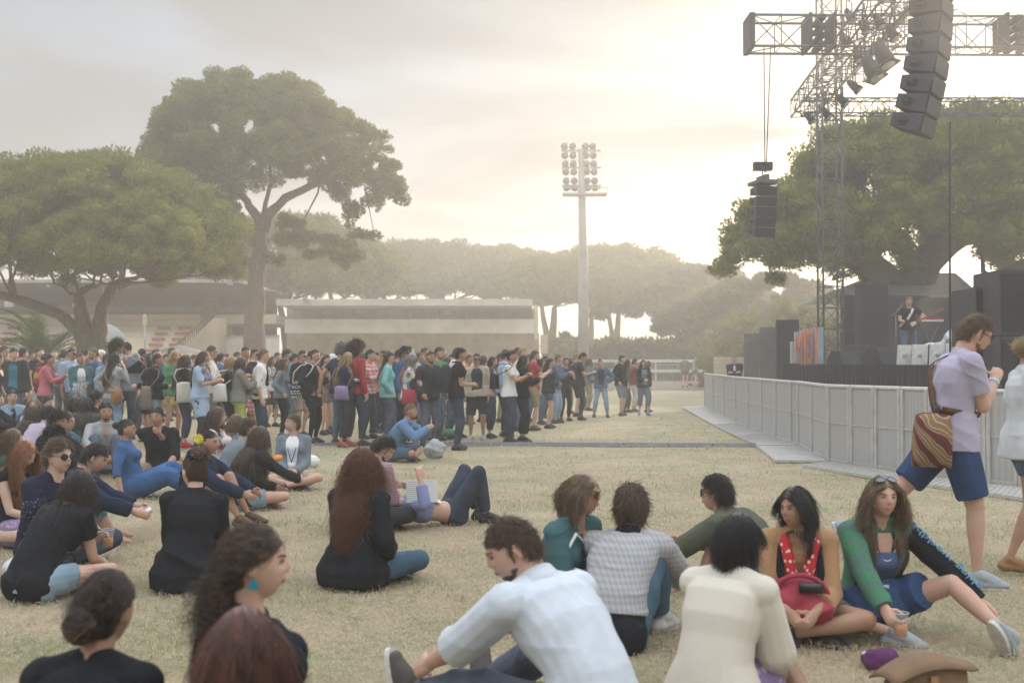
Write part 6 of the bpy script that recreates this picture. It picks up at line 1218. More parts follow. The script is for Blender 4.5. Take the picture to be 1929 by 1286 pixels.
kb = MB(); kb.sphere(fB.w1+fB.dirs[1]*.10-fB.Y[1]*.19, (.16,.13,.25), 16, 12); kb.sphere(fB.w1+fB.dirs[1]*.0-fB.Y[1]*.29, (.12,.06,.13), 12, 8); ob = held(fB, 'backpack', kb, CHAR, 'large black backpack worn by the man in the black tee', 'bag')
for q in (1, -1): s_ = MB(); s_.tube([fB.sh[q]-fB.X[2]*q*.06+fB.dirs[2]*.075-fB.Y[2]*.09, fB.sh[q]-fB.X[2]*q*.06+fB.dirs[2]*.085, fB.sh[q]-fB.X[2]*q*.05+fB.Y[2]*.12-fB.dirs[2]*.06, fB.w1+fB.X[1]*q*.15+fB.Y[1]*.06], [.018]*4, 6); s_.build('shoulder_strap', BLACK, ob)
S(862, 651, 22, 90, 'm', 'short', 'brown', B('shirt', WHITE), B('jeans', JEANS), 'man in a white shirt hidden behind the backpacker')
S(898, 662, 21.3, 5, 'm', 'buzz', 'dark', B('cardigan', SAND), B('shorts', CHAR), 'man in sunglasses facing the camera in a dark polo, open beige cardigan and black shorts', ('down','down'), skin='tan', extra='s', over=(CHAR,.75,.45,-.4), shoes=SHOEG, build=1.08)
f = S(929, 667, 22.0, 80, 'f', 'bob', 'dark', B('tee', GREY), B('rolled', DJEANS), 'woman in a grey tee and rolled dark jeans with a dark shoulder bag', ('pocket','belly'))
bag(f, 1, 'dark shoulder bag on the woman in the grey tee', CHAR, w_=.30, h=.32, d=.08, drop=.04, fwd=-.1)
S(953, 655, 22.4, 90, 'm', 'flat', 'brown', B('shirt', LBLUE), B('jeans', DJEANS), 'man in a sky blue shirt left of the white polo', ('down','clap'))
fW = S(965, 656, 20.6, 85, 'f', 'bun', 'black', B('polo', WHITE), B('jeans', DJEANS), 'dark haired person in a white polo and jeans clapping', ('clap','clap'), skin='tan')
bag(fW, 1, 'black sling bag on the back of the white polo', BLACK, w_=.26, h=.34, d=.10, drop=.20, fwd=-.22, out=-.03)
S(988, 665, 21.0, 85, 'f', 'curlylong', 'black', B('sweater', BLACK), B('wide', BLACK), 'woman with long black curls dressed all in black beside the white polo', ('clap','clap')); 
S(984, 651, 24.4, 85, 'm', 'short', 'blond', B('tee', CREAM), B('jeans', JEANS), 'blond man looking over the woman with black curls')
S(975, 652, 26.5, 80, 'm', 'short', 'dark', B('tee', GREY), B('jeans', DJEANS), 'man half hidden between white polo and blond man')
f = S(1008, 657, 24.6, 80, 'm', 'flat', 'brown', B('tee', RED), B('shorts', KHAKI), 'bearded man in a red tee and khaki shorts clapping with a beer', ('clap','clap'), extra='b', shoes=SHOEB); cup(f, 1, 'beer held by the man in the red tee')
S(1020, 672, 27, 80, 'f', 'mid', 'dark', B('tee', SAND), B('jeans', JEANS), 'woman in beige just right of the red tee')
S(1037, 672, 25.4, 80, 'f', 'pony', 'dark', B('jacket', CHAR), B('shorts', JEANS), 'woman in a dark jacket, denim shorts and boots', ('belly','belly'), extra='s')
S(1052, 665, 27.5, 85, 'm', 'short', 'light', B('jacket', JEANS), B('jeans', LJEANS), 'fair haired man in a denim jacket and pale jeans clapping', ('clap','clap'))
S(1066, 671, 28.5, 25, 'm', 'short', 'black', B('tee', CHAR), B('trousers', BLACK), 'man in dark clothes clapping and facing the camera side', ('clap','clap'), skin='tan')
S(1087, 663, 31, 85, 'm', 'short', 'blond', B('tee', CHAR), B('shorts', BLACK), 'blond man in black shorts behind the man looking down')
f = S(1098, 660, 29, 92, 'm', 'short', 'dark', B('polo', CHAR), B('jeans', DJEANS), 'tall man in a dark polo looking down at his hands', ('hold','hold'), head=(0,25,0), skin='tan')
bag(f, -1, 'dark backpack on the tall man looking down', BLACK, w_=.30, h=.42, d=.16, drop=.25, fwd=-.22, out=-.14)
f = S(1131, 674, 30.5, 0, 'm', 'buzz', 'dark', B('jacket', JEANS), B('jeans', LJEANS), 'man in an open denim jacket with hands on his hips facing the camera', ('hips','hips'), skin='tan', over=(CHAR,.5,.4), feet={1: (.2,0,.085), -1: (.2,0,.085)})
S(1172, 667, 31.5, 65, 'm', 'short', 'black', B('jacket', BLACK), B('shorts', STEEL), 'man in a black jacket and long grey shorts apart from the crowd', ('pocket','pocket'))
S(1183, 674, 33.5, 70, 'f', 'mid', 'black', B('shirt', PL_KH), B('jeans', DJEANS), 'woman in a checked shirt behind the man in long grey shorts')
S(1196, 673, 34.0, 80, 'm', 'short', 'dark', B('shirt', STRR), B('wide', CREAM), 'person in a dark red striped top and baggy white trousers', ('clap','clap'))
f = S(1212, 675, 31.8, 8, 'f', 'curlylong', 'black', B('jacket', BLACK), B('capri', JEANS), 'woman in an open black jacket and cropped denim trousers facing the camera', ('belly','down'), over=(STEEL,.5,.35), shoes=mat((.10,.20,.40), .6, 'plain', 9))
S(1222, 677, 34, 80, 'f', 'bob', 'dark', B('tee', CHAR), B('jeans', DJEANS), 'person in dark clothes behind the cropped denim trousers')
S(1290, 684, 59, 165, 'f', 'bun', 'dark', B('shirt', DGREEN), B('shorts', DJEANS), 'woman in a dark green shirt and short shorts walking across the track', feet={1: (.08,.12,.085), -1: (.08,-.12,.1)}, H=1.68)
S(1310, 684, 60, 70, 'f', 'bun', 'brown', B('tee', AQUA), B('shorts', BLACK), 'woman in a pale green top and black shorts striding beside the track', feet={1: (.05,.30,.085), -1: (.05,-.34,.14)}, H=1.66)
S(1383, 668, 34, -15, 'm', 'short', 'grey', B('jacket', CHAR), B('trousers', BLACK), 'grey haired guard in a dark jacket standing behind the mesh barrier', ('cross','cross'), over=(WHITE,.03,.12), H=1.74)
# heads glimpsed at the back of the crowd
BK = [(58,658,27,90,'m','short','black',GREY,'man in grey glimpsed left of the palm base'), (150,657,28,60,'m','short','dark',WHITE,'man in white glimpsed above the green jacket'), (283,661,27,75,'f','bob','brown',SAND,'woman in beige glimpsed behind the black haired woman'),
      (313,664,26,75,'m','short','dark',DBLUE,'man in dark blue glimpsed left of the green cardigan'), (324,652,28,80,'m','short','dark',CHAR,'dark haired man glimpsed above the blonde in green'), (366,665,27,80,'m','short','brown',STEEL,'man in blue grey glimpsed between black sweater and playsuit'),
      (409,664,27,85,'f','mid','dark',SALMON,'woman in salmon glimpsed left of the bright blue tee'), (427,664,26,80,'f','bun','dark',LAV,'woman in lavender glimpsed right of the bright blue tee'), (447,660,27,75,'m','short','black',CREAM,'man in cream glimpsed above the leather jacket'),
      (523,661,28,80,'m','short','dark',CHAR,'man in charcoal glimpsed right of the man with the tie'), (583,664,28,80,'m','short','brown',LBLUE,'man in light blue glimpsed left of the woman all in black'), (606,662,28,80,'m','buzz','dark',OLIVE,'man in olive glimpsed right of the woman all in black'),
      (635,660,27,85,'f','mid','brown',PINK,'woman in pink glimpsed beside the white cap'), (686,662,27,85,'f','bob','dark',STEEL,'woman in steel blue glimpsed right of the red sweater'), (722,658,28,85,'m','short','black',BLACK,'man in black glimpsed left of the pale grey tee'),
      (744,664,27,80,'f','mid','brown',RUST,'woman in rust orange glimpsed left of the bright blue shirt'), (790,660,27,80,'m','short','brown',LGREY,'man in pale grey glimpsed right of the flowery shirt'), (800,652,28,80,'m','short','dark',DBLUE,'man in navy glimpsed left of the charcoal hoodie'), (852,664,27,75,'f','pony','dark',WHITE,'woman in white glimpsed left of the backpack'),
      (884,665,27,80,'m','short','brown',SALMON,'man in salmon glimpsed right of the backpacker'), (912,666,28,85,'f','bob','brown',BLUE,'woman in blue glimpsed right of the beige cardigan'), (943,663,28,80,'m','short','dark',TAUPE,'man in taupe glimpsed left of the sky blue shirt'), (998,664,28,80,'f','mid','brown',MAROON,'woman in maroon glimpsed left of the red tee'),
      (1028,668,30,85,'m','short','dark',WHITE,'man in white glimpsed right of the red tee'), (1075,672,33,80,'f','bob','dark',DGREEN,'woman in dark green glimpsed near the right end of the crowd'), (1110,672,35,85,'f','mid','brown',GREY,'woman in grey glimpsed behind the tall man looking down')]
for (px, ty, D, fc, sx, hr, hcx, m, lb) in BK:
    S(px, ty, D, fc, sx, hr, hcx, B('tee' if sx == 'm' else 'blouse', m), B('jeans', R.choice([DJEANS, JEANS, CHAR, KHAKI])), lb, skin=R.choice(['fair','tan','olive']))
# ---------------------------------------------------------------- people sitting behind, left
SG = 'people sitting on the lawn'
S(24, 732, 18.4, 35, 'm', 'flat', 'dark', B('rolled', LJEANS), B('jeans', DJEANS), 'young man in a faded denim shirt leaning back on his arms', ('ground','ground'), skin='fair', pose='knees', over=(NAVY,.10,.15))
S(-4, 738, 17.2, 90, 'm', 'short', 'dark', B('sweater', BLACK), B('jeans', BLACK), 'person in black sitting cut off by the left picture edge', ('knee','knee'), pose='knees')
S(66, 750, 17.0, 15, 'f', 'long', 'light', B('blouse', LBLUE), B('jeans', JEANS), 'fair brown haired woman sitting half hidden behind two curly heads', pose='cross')
S(92, 746, 17.6, 60, 'm', 'flat', 'black', B('tee', CHAR), B('jeans', DJEANS), 'dark haired man sitting behind the fair brown haired woman', pose='cross')
S(62, 764, 15.2, 160, 'f', 'mid', 'brown', B('tee', NAVY), B('jeans', DJEANS), 'woman with frizzy brown hair sitting with her back turned', pose='cross')
S(92, 764, 14.9, 150, 'm', 'flat', 'black', B('sweater', LAV), B('jeans', DJEANS), 'dark haired person in a pale lavender sweater seen from behind', pose='cross')
S(142, 748, 16.6, 100, 'f', 'long', 'black', B('tee', BLACK), B('jeans', DJEANS), 'woman with black hair in a black top beside the green blouse', pose='cross')
S(161, 743, 16.4, 200, 'f', 'long', 'dark', B('blouse', DGREEN), B('jeans', DJEANS), 'woman with very long dark hair in a dark green blouse', pose='cross')
S(180, 738, 16.9, 150, 'm', 'curly', 'dark', B('sweater', BLACK), B('jeans', DJEANS), 'curly haired man in black sitting behind the dark green blouse', pose='cross')
S(127, 776, 14.0, 80, 'm', 'short', 'light', B('tee', TEAL), B('jeans', JEANS), 'man in glasses with one bare arm stretched out over his knee', ('knee','knee'), pose='knees', extra='g')
S(111, 777, 13.2, 75, 'm', 'curly', 'dark', B('sweater', BLACK), B('jeans', BLACK), 'man with dark curls in a black sweater, arm stretched over his knee', ('knee','knee'), pose='knees', skin='olive')
S(200, 755, 14.4, 20, 'm', 'short', 'dark', B('shirt', LGREY), B('jeans', GJEANS), 'bearded man in a pale grey shirt sitting and looking at the camera', ('knee','lap'), pose='knees', extra='b', over=(SK and mat(SK['tan'], .55, 'skin'),.03,.16,2.2), vox=.011, skin='tan')
fBlk = S(296, 766, 13.9, 5, 'm', 'flat', 'dark', B('sweater', BLACK), B('shorts', KHAKI), 'young man in a black sweater and shorts sitting cross-legged, fist at his mouth', ((-.24,.18,.0),(-.02,.32,-.40)), pose='cross', skin='tan', vox=.011, sleeve=.55)
fBlu = S(240, 775, 12.3, 95, 'f', 'bun', 'dark', B('rolled', BLUE), B('jeans', BLUE), 'woman in a blue denim shirt dress with dark hair in a low bun', ('ground','ground'), pose='out', skin='tan', vox=.011)
fBlu.skirt('dress_skirt', BLUE, part=.8, flare=.05)
S(410, 751, 12.6, 88, 'f', 'long', 'brown', B('blouse', FLPINK), B('shorts', JEANS), 'woman with long hair in a white blouse with pink flowers kneeling up', ('belly','down'), pose='heel', vox=.011)
S(446, 779, 13.4, 150, 'f', 'bob', 'light', B('tee', STEEL), B('jeans', DJEANS), 'woman with wavy fair hair in a grey blue tee seen from behind', pose='cross', vox=.012)
f = S(468, 787, 12.2, 120, 'm', 'short', 'brown', B('hoodie', STEEL), B('jeans', JEANS), 'person in a blue grey hoodie sitting behind the black knitted cardigan', ('hold','hold'), pose='cross', vox=.012)
ob = MB(); c_ = f.fing[-1][0]; ob.prism([(-.09,-.04),(.09,-.05),(.08,.05),(-.08,.04)], -.02, .02, M=Matrix.Translation(Vector(c_+np.array((0,.02,.05)))) @ Matrix.Rotation(.5, 4, 'X')); held(f, 'food_packet', ob, mat((.75,.25,.03), .5, 'fabric', 9, bump=.3), 'bright orange packet held by the person in the blue grey hoodie', 'packet')
# flower girl
f = S(395, 808, 10.2, 82, 'f', 'pony', 'dark', B('jacket', NAVY), B('shorts', JEANS), 'woman with a yellow flower in her ponytail and a navy blazer', ('knee','knee'), pose='knees', skin='tan', vox=.0095, shoes=SHOEB)
fb = MB(); c0 = f.hc+f.Rh @ (np.array((.085,-.055,.045))*f.hs)
for L_ in range(3):
    for i in range(12):
        a = i*PI/6+L_*.26; r_ = .058-.014*L_; ax = f.Rh @ np.array((.6,0,.0)); d = f.Rh @ np.array((.15+.12*L_, math.cos(a), math.sin(a))); d = nrm(d); sd_ = nrm(np.cross(d, f.Rh[:,0])); e = c0+f.Rh[:,0]*.012*L_
        fb.add([e, e+d*r_*.6+sd_*.012, e+d*r_, e+d*r_*.6-sd_*.012], [(0,1,2,3)])
fb.sphere(c0+f.Rh[:,0]*.02, .014, 8, 6); fb.build('hair_flower', mat((.80,.70,.10), .7, 'plain', 20, (.75,.60,.06)), f.root, smooth=False)
# black knitted cardigan, long hair
f = S(490, 803, 11.2, 130, 'f', 'wavy', 'brown', B('sweater', cl((.016,.018,.018), 'knit', col2=(.030,.033,.033), scale=14, bump=.5)), B('shorts', LJEANS), 'woman with long brown hair in a black knitted cardigan sitting with her back turned', ('knee','lap'), pose='cross', vox=.0095, shoes=cl((.45,.33,.27)))
# grey cardigan + lanyard
f = S(552, 770, 13.2, 5, 'f', 'pixie', 'light', B('cardigan', STEEL), B('shorts', SAND), 'short haired woman in a grey blue cardigan with a blue lanyard looking left', ('lap','lap'), pose='cross', head=(-60,-8,0), vox=.0095, over=(WHITE,.24,.34))
ln = MB(); 
for q in (1,-1): ln.tube([f.nb+f.X[2]*q*.06+f.Y[2]*.04, f.ch+f.X[2]*q*.045+f.Y[2]*.175, f.w1+f.Y[1]*.175], .006, 5)
ln.build('lanyard', cl((.05,.12,.45)), f.root); ln = MB(); ln.box(f.w1+f.Y[1]*.18-f.dirs[1]*.05, (.07,.006,.09)); ln.build('badge', WHITE, f.root)
def lump(name, x, y, size, m, label, cat, seed=1, rot=0., n=7):
    rng = np.random.default_rng(seed); mb = MB()
    for i in range(n): 
        a = rng.random()*6.28; r_ = rng.random()*.5; mb.sphere((math.cos(a)*size[0]*r_*.7, math.sin(a)*size[1]*r_*.7, size[2]*(.25+.35*rng.random())), (size[0]*(.22+.15*rng.random()), size[1]*(.25+.15*rng.random()), size[2]*(.28+.2*rng.random())), 10, 7)
    o = mb.build(name, m); o.location = (x, y, float(gz(x, y))); o.rotation_euler = (0,0,rot); tag(o, label, cat); soft(o, .014, 2, .02, .06); return o
WP = mat((.74,.73,.70), .35, 'fabric', 8, bump=.5)
p = ground(580, 880); lump('plastic_bag', p.x, p.y-.1, (.42,.26,.22), WP, 'crumpled white plastic bag in front of the lanyard woman', 'bag', 3)
p = ground(513, 778); lump('plastic_bag', p.x, p.y, (.5,.35,.28), WP, 'white plastic bag lying at the feet of the standing crowd', 'bag', 4)

# bearded man in blue
fq = S(773, 760, 16.8, 80, 'm', 'crop', 'light', B('jacket', cl((.12,.21,.36))), B('shorts', JEANS), 'bearded man in a light blue jacket and cut-off jeans sitting sideways, hands joined', ((-.10,.36,-.05),(-.10,.36,-.05)), pose='cross', extra='b', vox=.011, skin='tan', over=(LIME,.2,.1))
p = ground(815, 862); lump('backpack', p.x, p.y, (.34,.5,.30), LGREY, 'small grey backpack beside the bearded man in light blue', 'bag', 6, .6)
S(833, 757, 21.5, 120, 'm', 'crop', 'brown', B('tee', DOTS), B('jeans', GREEN), 'person in a white dotted shirt and green trousers sitting behind the backpacker', pose='cross', vox=.014, spine=(25,35,35))
p = ground(915, 790); lump('backpack', p.x, p.y, (.40,.30,.36), GREY, 'grey rucksack on the grass right of the white trainers', 'bag', 8)
for px, py, lb in ((316, 872, 'beer cup on the grass left of the pair by the black sweater'), (340, 870, 'beer cup on the grass right of the pair by the black sweater')):
    p = ground(px, py); cup_at(p+Vector((0,0,.07)), lb, True, 1.1)
# ---------------------------------------------------------------- people in the foreground
def hero(px, top, D, face, pose, arms, label, group='people sitting in the foreground', grips=(.5,.5), **kw):
    f = fig(px, top, D, face, pose, arms, **kw); f.body('person', grips); tag(f.root, label, 'person', group); return f
# far left group
f = hero(48, 826, 9.0, 78, 'cross', ('lap','lap'), 'ginger long haired woman in a black strappy dress with bare shoulders', fem=True, skin='pale', head=(0,28,0)); f.top('dress', BLACK, sleeve=0, hi=2.5, off=.010, seat=True); f.skirt('skirt', FLPUR); f.hair('long', 'ginger', curl=.004, L_=.36, N_=2200); f.face('ginger'); f.shoes(SHOED)
er = MB(); er.sphere(f.hc+f.Rh @ (np.array((.080,.0,-.045))*f.hs), .008, 8, 6); er.build('earring', mat((.8,.75,.6), .3, 'plain', 5), f.root)
f = hero(28, 800, 10.4, 110, 'knees', ('knee','knee'), 'person with fair matted hair in a dark green top behind the ginger woman', fem=True, skin='fair'); f.top('sweater', cl((.03,.07,.04)), sleeve=.5, off=.02); f.pants('jeans', DJEANS); f.hair('mid', 'light', curl=.01); f.shoes(SHOED)
f = hero(103, 805, 10.6, 170, 'cross', ('lap','lap'), 'man with tight black curls seen from behind, in black', skin='olive'); f.top('sweater', BLACK, sleeve=1, off=.02); f.pants('jeans', DJEANS); f.hair('curlyshort', 'black', curl=.012, L_=.06); f.shoes(SHOED)
FAIR = cl((.012,.014,.035), 'dots', col2=(.22,.27,.30), scale=46, bump=.5)
f = hero(112, 830, 8.25, 62, 'cross', ('lap','lap'), 'young man with reddish curls, black sunglasses and a navy patterned sweater', skin='pale', head=(0,0,0)); f.top('sweater', cl((.012,.014,.035), 'knit', col2=(.02,.024,.05), scale=16), sleeve=1, off=.024, loose=.014, hem=.04); f.pants('jeans', DJEANS); f.hair('curlyshort', 'light', curl=.010, L_=.05, vol=.6); f.face('light'); f.glasses(FRAME, LENS); f.shoes(SHOED)
for lo_, hi_ in ((1.35, 1.75), (.55, 1.0)): f.front('knit_band', FAIR, .033, 1.5, 1.5, lo_, hi_, cup=0); f.front('knit_band', FAIR, .033, 1.5, 1.5, lo_, hi_, back=True)
ab = MB(); A_, B_ = f.sh[1], f.elb[1]; 
bone(ab, A_+(B_-A_)*.35, A_+(B_-A_)*.80, [.086,.084,.082], flat=(True,True), n=18); ab.build('knit_band', FAIR, f.root)
f = hero(178, 834, 9.1, 105, 'knees', ('knee','knee'), 'dark haired man in a navy jacket and rolled teal jeans holding a phone', skin='fair', head=(0,25,0)); f.top('jacket', NAVY, sleeve=.92, off=.026, neckring=True); f.pants('jeans', TEALJ, part=.80, loose=.016); f.hair('short', 'dark', L_=.07); f.face('dark')
for q in (1,-1):
    cb = MB(); bone(cb, f.kn[q]+(f.an[q]-f.kn[q])*.52, f.kn[q]+(f.an[q]-f.kn[q])*.66, [.078,.074], flat=(True,True)); cb.build('trouser_cuff', LJEANS, f.root)
    sb = MB(); f.footv(sb, q, .003); 
ph = MB(); ph.box((0,0,0), (.065,.12,.010)); c, w_, n_, up = f.fing[1]; o = ph.build('phone', mat((.6,.6,.62), .2, 'plain', 5), smooth=False); o.location = Vector(f.world(c+n_*.02+np.array((0,0,.03)))); o.rotation_euler = (.5,.2,f.rz+.4); tag(o, 'white phone in the hands of the man in the navy jacket', 'phone')
f = hero(150, 886, 6.95, 158, 'cross', ('lap','hold'), 'woman with long dark hair in a black tee seen from behind holding a cup', fem=True, skin='fair', grips=(.5,.9), head=(-18,12,4), H=1.70); f.top('tee_shirt', BLACK, sleeve=.26, off=.020, seat=True, hem=.0, flare=.0, loose=.004); f.pants('shorts', LJEANS, part=.24, loose=.015); f.hair('long', 'dark', curl=.008, L_=.30, flow=(.45,0,0)); f.shoes(SHOED)
cup(f, -1, 'nearly empty plastic cup held by the woman in the black tee')
p = ground(42, 1100); lump('jacket', p.x, p.y, (.34,.40,.20), cl((.50,.54,.56)), 'crumpled pale blue jacket lying beside the woman in the black tee', 'jacket', 12)
p = ground(12, 965); lump('bag', p.x, p.y, (.35,.35,.22), FLPUR, 'dark flowery bag at the left picture edge', 'bag', 13)
# bun with scrunchie
f = hero(366, 858, 7.25, 188, 'sidesit', ('lap','lap'), 'woman with a topknot in a dotted scrunchie and a long black jacket', fem=True, skin='pale', head=(35,8,0), H=1.70, side=4); f.top('jacket', BLACK, sleeve=1, off=.024, flare=.05, lo=-.5, hem=.0, seat=True, neckring=True); f.skirt('skirt', BLACK, part=.4); f.hair('bun', 'brown', tie=(.0,-.085,.125), curl=.006, vol=1.25); f.shoes(SHOED); f.glasses(FRAME, LENS)
sc = MB(); T_ = f.hc+f.Rh @ (np.array((-.015,-.055,.118))*f.hs); ax_ = nrm(f.Rh @ np.array((0,-.6,.8))); u_ = nrm(np.cross(ax_, (1,0,.1))); v_ = np.cross(ax_, u_)
sc.tube([T_+(.040+.006*math.sin(7*a))*(u_*math.cos(a)+v_*math.sin(a))+ax_*.006*math.sin(9*a) for a in np.linspace(0, 2*PI, 40)], [.016+.004*math.sin(5*a) for a in np.linspace(0, 2*PI, 40)], 10); sc.build('scrunchie', cl((.014,.014,.022), 'dots', col2=(.6,.6,.58), scale=70), f.root)
# earring woman
f = hero(487, 942, 3.30, 100, 'heel', ('lap','lap'), 'curly haired woman in black with a turquoise triangle earring, in profile', fem=True, skin='fair', vox=.0065, head=(0,0,0), H=1.68, skin_=0) if 0 else hero(487, 942, 3.30, 100, 'heel', ('lap','lap'), 'curly haired woman in black with a turquoise triangle earring, in profile', fem=True, skin='fair', vox=.0065, head=(0,0,0), H=1.68)
f.top('sweater', BLACK, sleeve=1, off=.018, hi=2.93); f.pants('trousers', BLACK); f.face('dark', lips=(.40,.16,.13)); f.hair('pony', 'dark', tie=(.02,-.112,-.050), curl=.020, L_=.27, vol=.8, N_=4600, wid=.0024, col2=(.11,.06,.03))
er = MB(); c = f.hc+f.Rh @ (np.array((.086,.002,-.048))*f.hs); M4 = Matrix.Translation(Vector(c)) @ Matrix(f.Rh.tolist()).to_4x4() @ Matrix.Rotation(PI/2, 4, 'X') @ Matrix.Rotation(PI/2, 4, 'Y')
er.prism([(-.019,-.016),(.019,-.016),(0,.018)], -.002, .002, M=M4); er.build('earring', mat((.02,.24,.30), .3, 'plain', 5), f.root, smooth=False)
# dark bun bottom left
f = hero(205, 1068, 3.12, 172, 'cross', ('lap',(.02,.16,-.04)), 'dark haired woman with a low loose bun, chin on her hand, at bottom left', fem=True, skin='tan', vox=.0065, head=(-8,6,2), elb={-1: (.3,.3,-1)}, H=1.66, grips=(.5,1.1)); f.top('sweater', BLACK, sleeve=.97, off=.020, neckring=False); f.pants('trousers', BLACK); f.hair('bun', 'dark', tie=(0,-.115,-.035), curl=.007, N_=4200, wid=.0024, vol=1.3, col2=(.085,.04,.022))
wb = MB(); d_ = nrm(f.elb[-1]-f.hand[-1]); bone(wb, f.hand[-1]+d_*.005, f.hand[-1]+d_*.05, [.034,.036], flat=(True,True), n=18); wb.build('bandage', WHITE, f.root)
# wine hair, bottom
f = hero(463, 1124, 2.72, 158, 'cross', ('lap','lap'), 'woman with straight wine red hair and grey blue top at the bottom edge', fem=True, skin='fair', vox=.0065, head=(6,6,0), H=1.64); f.top('tee_shirt', cl((.12,.19,.24)), sleeve=.4, off=.016); f.pants('jeans', DJEANS); f.hair('long', 'wine', N_=5600, wid=.0024, L_=.34, col2=(.16,.06,.035), curl=.003, vol=.5)
# auburn hair, black blazer
f = hero(682, 853, 7.35, 158, 'cross', ((.02,.10,-.40),(.12,.40,-.34)), 'woman with long auburn hair in a black blazer and blue jeans seen from behind', fem=True, skin='fair', grips=(.5,.7), H=1.70, spine=(2,8,10)); f.top('blazer', BLACK, sleeve=.96, off=.026, flare=.06, lo=-.5, hem=.0, loose=.010, seat=True); f.pants('jeans', BLUEJ); f.hair('long', 'red', curl=.017, L_=.34, N_=3800, vol=2.4, wid=.0034, col2=(.15,.05,.02)); f.shoes(SHOEB)
cg = MB(); c, w_, n_, up = f.fing[-1]; cg.tube([c-up*.01, c+up*.05+w_*.03], .005, 6); held(f, 'cigarette', cg, WHITE, 'cigarette paper in the hand of the woman in the black blazer', 'cigarette')
hb_ = MB(); p = ground(742, 1085); lump('handbag', p.x+.06, p.y+.05, (.30,.24,.20), LEATHER, 'black handbag on the grass at the side of the black blazer', 'bag', 15)
# plaid reader
f = hero(722, 820, 9.7, 140, 'cross', ('lap',(-.10,.34,-.20)), 'man in glasses and a fine mauve checked shirt reading a book', skin='fair', head=(-28,35,0)); f.top('shirt', cl((.36,.24,.27), 'check', col2=(.24,.14,.17), scale=42), sleeve=.55, off=.018, neckring=True); f.pants('jeans', CHAR, loose=.012); f.hair('short', 'dark', L_=.07, vol=1.4); f.glasses(FRAME, None, name='glasses'); f.beard('dark'); f.shoes(SHOED)
bk = MB(); 
for q in (1,-1): bk.box((q*.070,0,0), (.138,.012,.20), Matrix.Rotation(q*.22, 3, 'Z'))
o = bk.build('book', mat((.60,.60,.56), .7, 'stripe', 55, (.42,.42,.40)), smooth=False); o.location = at(795, 925, 9.9); o.rotation_euler = (-.35,0,.15); tag(o, 'open paperback book held by the man in the mauve checked shirt', 'book')
# lying woman
x0 = at(851, 985, 10.25).x
f = Fig(x0, 10.25, 118, H=1.66, fem=True, hip=.12, spine=(-84,-80,-72), head=(0,-58,0), hands={1: (.20,-.02,.30), -1: (.30,.20,-.05)}, elb={1: (1,0,-.5), -1: (1,.3,0)}, feet={1: (.14,.30,.085), -1: (.12,.34,.085)}, knee={1: (.15,.1,1), -1: (.15,.1,1)}, vox=.0095, skin='fair', lie=True)
f.body('person', (.8,.5)); tag(f.root, 'woman lying on her back with knees up in jeans and an open blue shirt', 'person', 'people sitting in the foreground')
f.top('shirt', cl((.22,.25,.42)), sleeve=.85, off=.016, lo=1.5, hem=0); f.front('tee_shirt', WHITE, .020, .8, .9, 1.0, 2.9, cup=.06); f.pants('jeans', DJEANS, loose=.006, waist=.7); f.hair('mid', 'dark', curl=.006); f.shoes(SHOED)
cg = MB(); c, w_, n_, up = f.fing[1]; cg.tube([c, c+w_*.03+up*.06], .004, 6); held(f, 'cigarette', cg, WHITE, 'lit cigarette in the raised hand of the lying woman', 'cigarette')
# teal cardigan + sunglasses
f = hero(1098, 888, 6.2, 48, 'cross', ('lap','lap'), 'smiling woman with a brown bob, big brown sunglasses and a teal cardigan', fem=True, skin='tan', head=(22,0,0), H=1.68); f.top('cardigan', cl((.055,.12,.13), 'knit', col2=(.06,.13,.14), scale=30, bump=.3), sleeve=1, off=.020, hi=2.9); f.front('shirt_front', cl((.03,.04,.08), 'dots', col2=(.5,.5,.48), scale=60), .030, .2, .25, .5, 2.7); f.vneck(2.35, .24, .032); f.pants('jeans', DJEANS); f.hair('bob', 'light', N_=3400, L_=.14, curl=.006, vol=1.0, col2=(.09,.05,.025)); f.face('light', lips=(.50,.14,.12)); f.glasses(FRAMEB, LENSB)
th_ = MB(); th_.tube([f.hp(.17*t, -.475-.02*t*t*-1, .0015) for t in np.linspace(-1, 1, 7)], .0028, 5); th_.build('teeth', mat((.8,.78,.72), .3, 'plain', 5), f.root)
# white tote beside her
tg_ = empty('tote_bag', (ground(1072, 1120).x, 6.0, 0), .3, 'white canvas tote bag with long straps between the two friends', 'bag'); tb = MB(); tb.prism([(-.17,0),(.17,0),(.15,.30),(-.02,.38),(-.14,.30)], -.03, .03, M=Matrix.Rotation(PI/2, 4, 'X')); tb.build('pouch', WHITE, tg_); tb = MB(); tb.tube([(-.10,0,.28),(-.08,.0,.46),(-.02,.0,.56),(.04,.02,.50)], .010, 6); tb.tube([(.08,0,.28),(.09,.02,.40),(.06,.03,.50)], .010, 6); tb.build('strap', WHITE, tg_)
# checked shirt back
f = hero(1188, 915, 5.75, 158, 'knees', ('knee',(.30,.34,-.16)), 'man in a pale grey checked shirt with black collar seen from behind', skin='fair', head=(14,0,0), H=1.78, vox=.0072); f.top('shirt', CHECK, sleeve=1.0, off=.022, lo=.5, hem=.02, loose=.008); f.pants('jeans', BLUEJ, loose=.014); f.hair('short', 'brown', L_=.075, vol=1.6, N_=4500, wid=.0032, col2=(.10,.065,.035)); f.shoes(SHOEW, RUBBER)
cb = MB(); bone(cb, f.nb-f.dirs[2]*.03, f.nb+nrm(f.neck-f.nb)*.035, [.104,.082], flat=(True,True), n=18); cb.build('collar', BLACK, f.root); hb = MB(); f.torso(hb, .022, -.5, .5, 0, False, False); f.cloth('undershirt', hb, BLACK, .004)
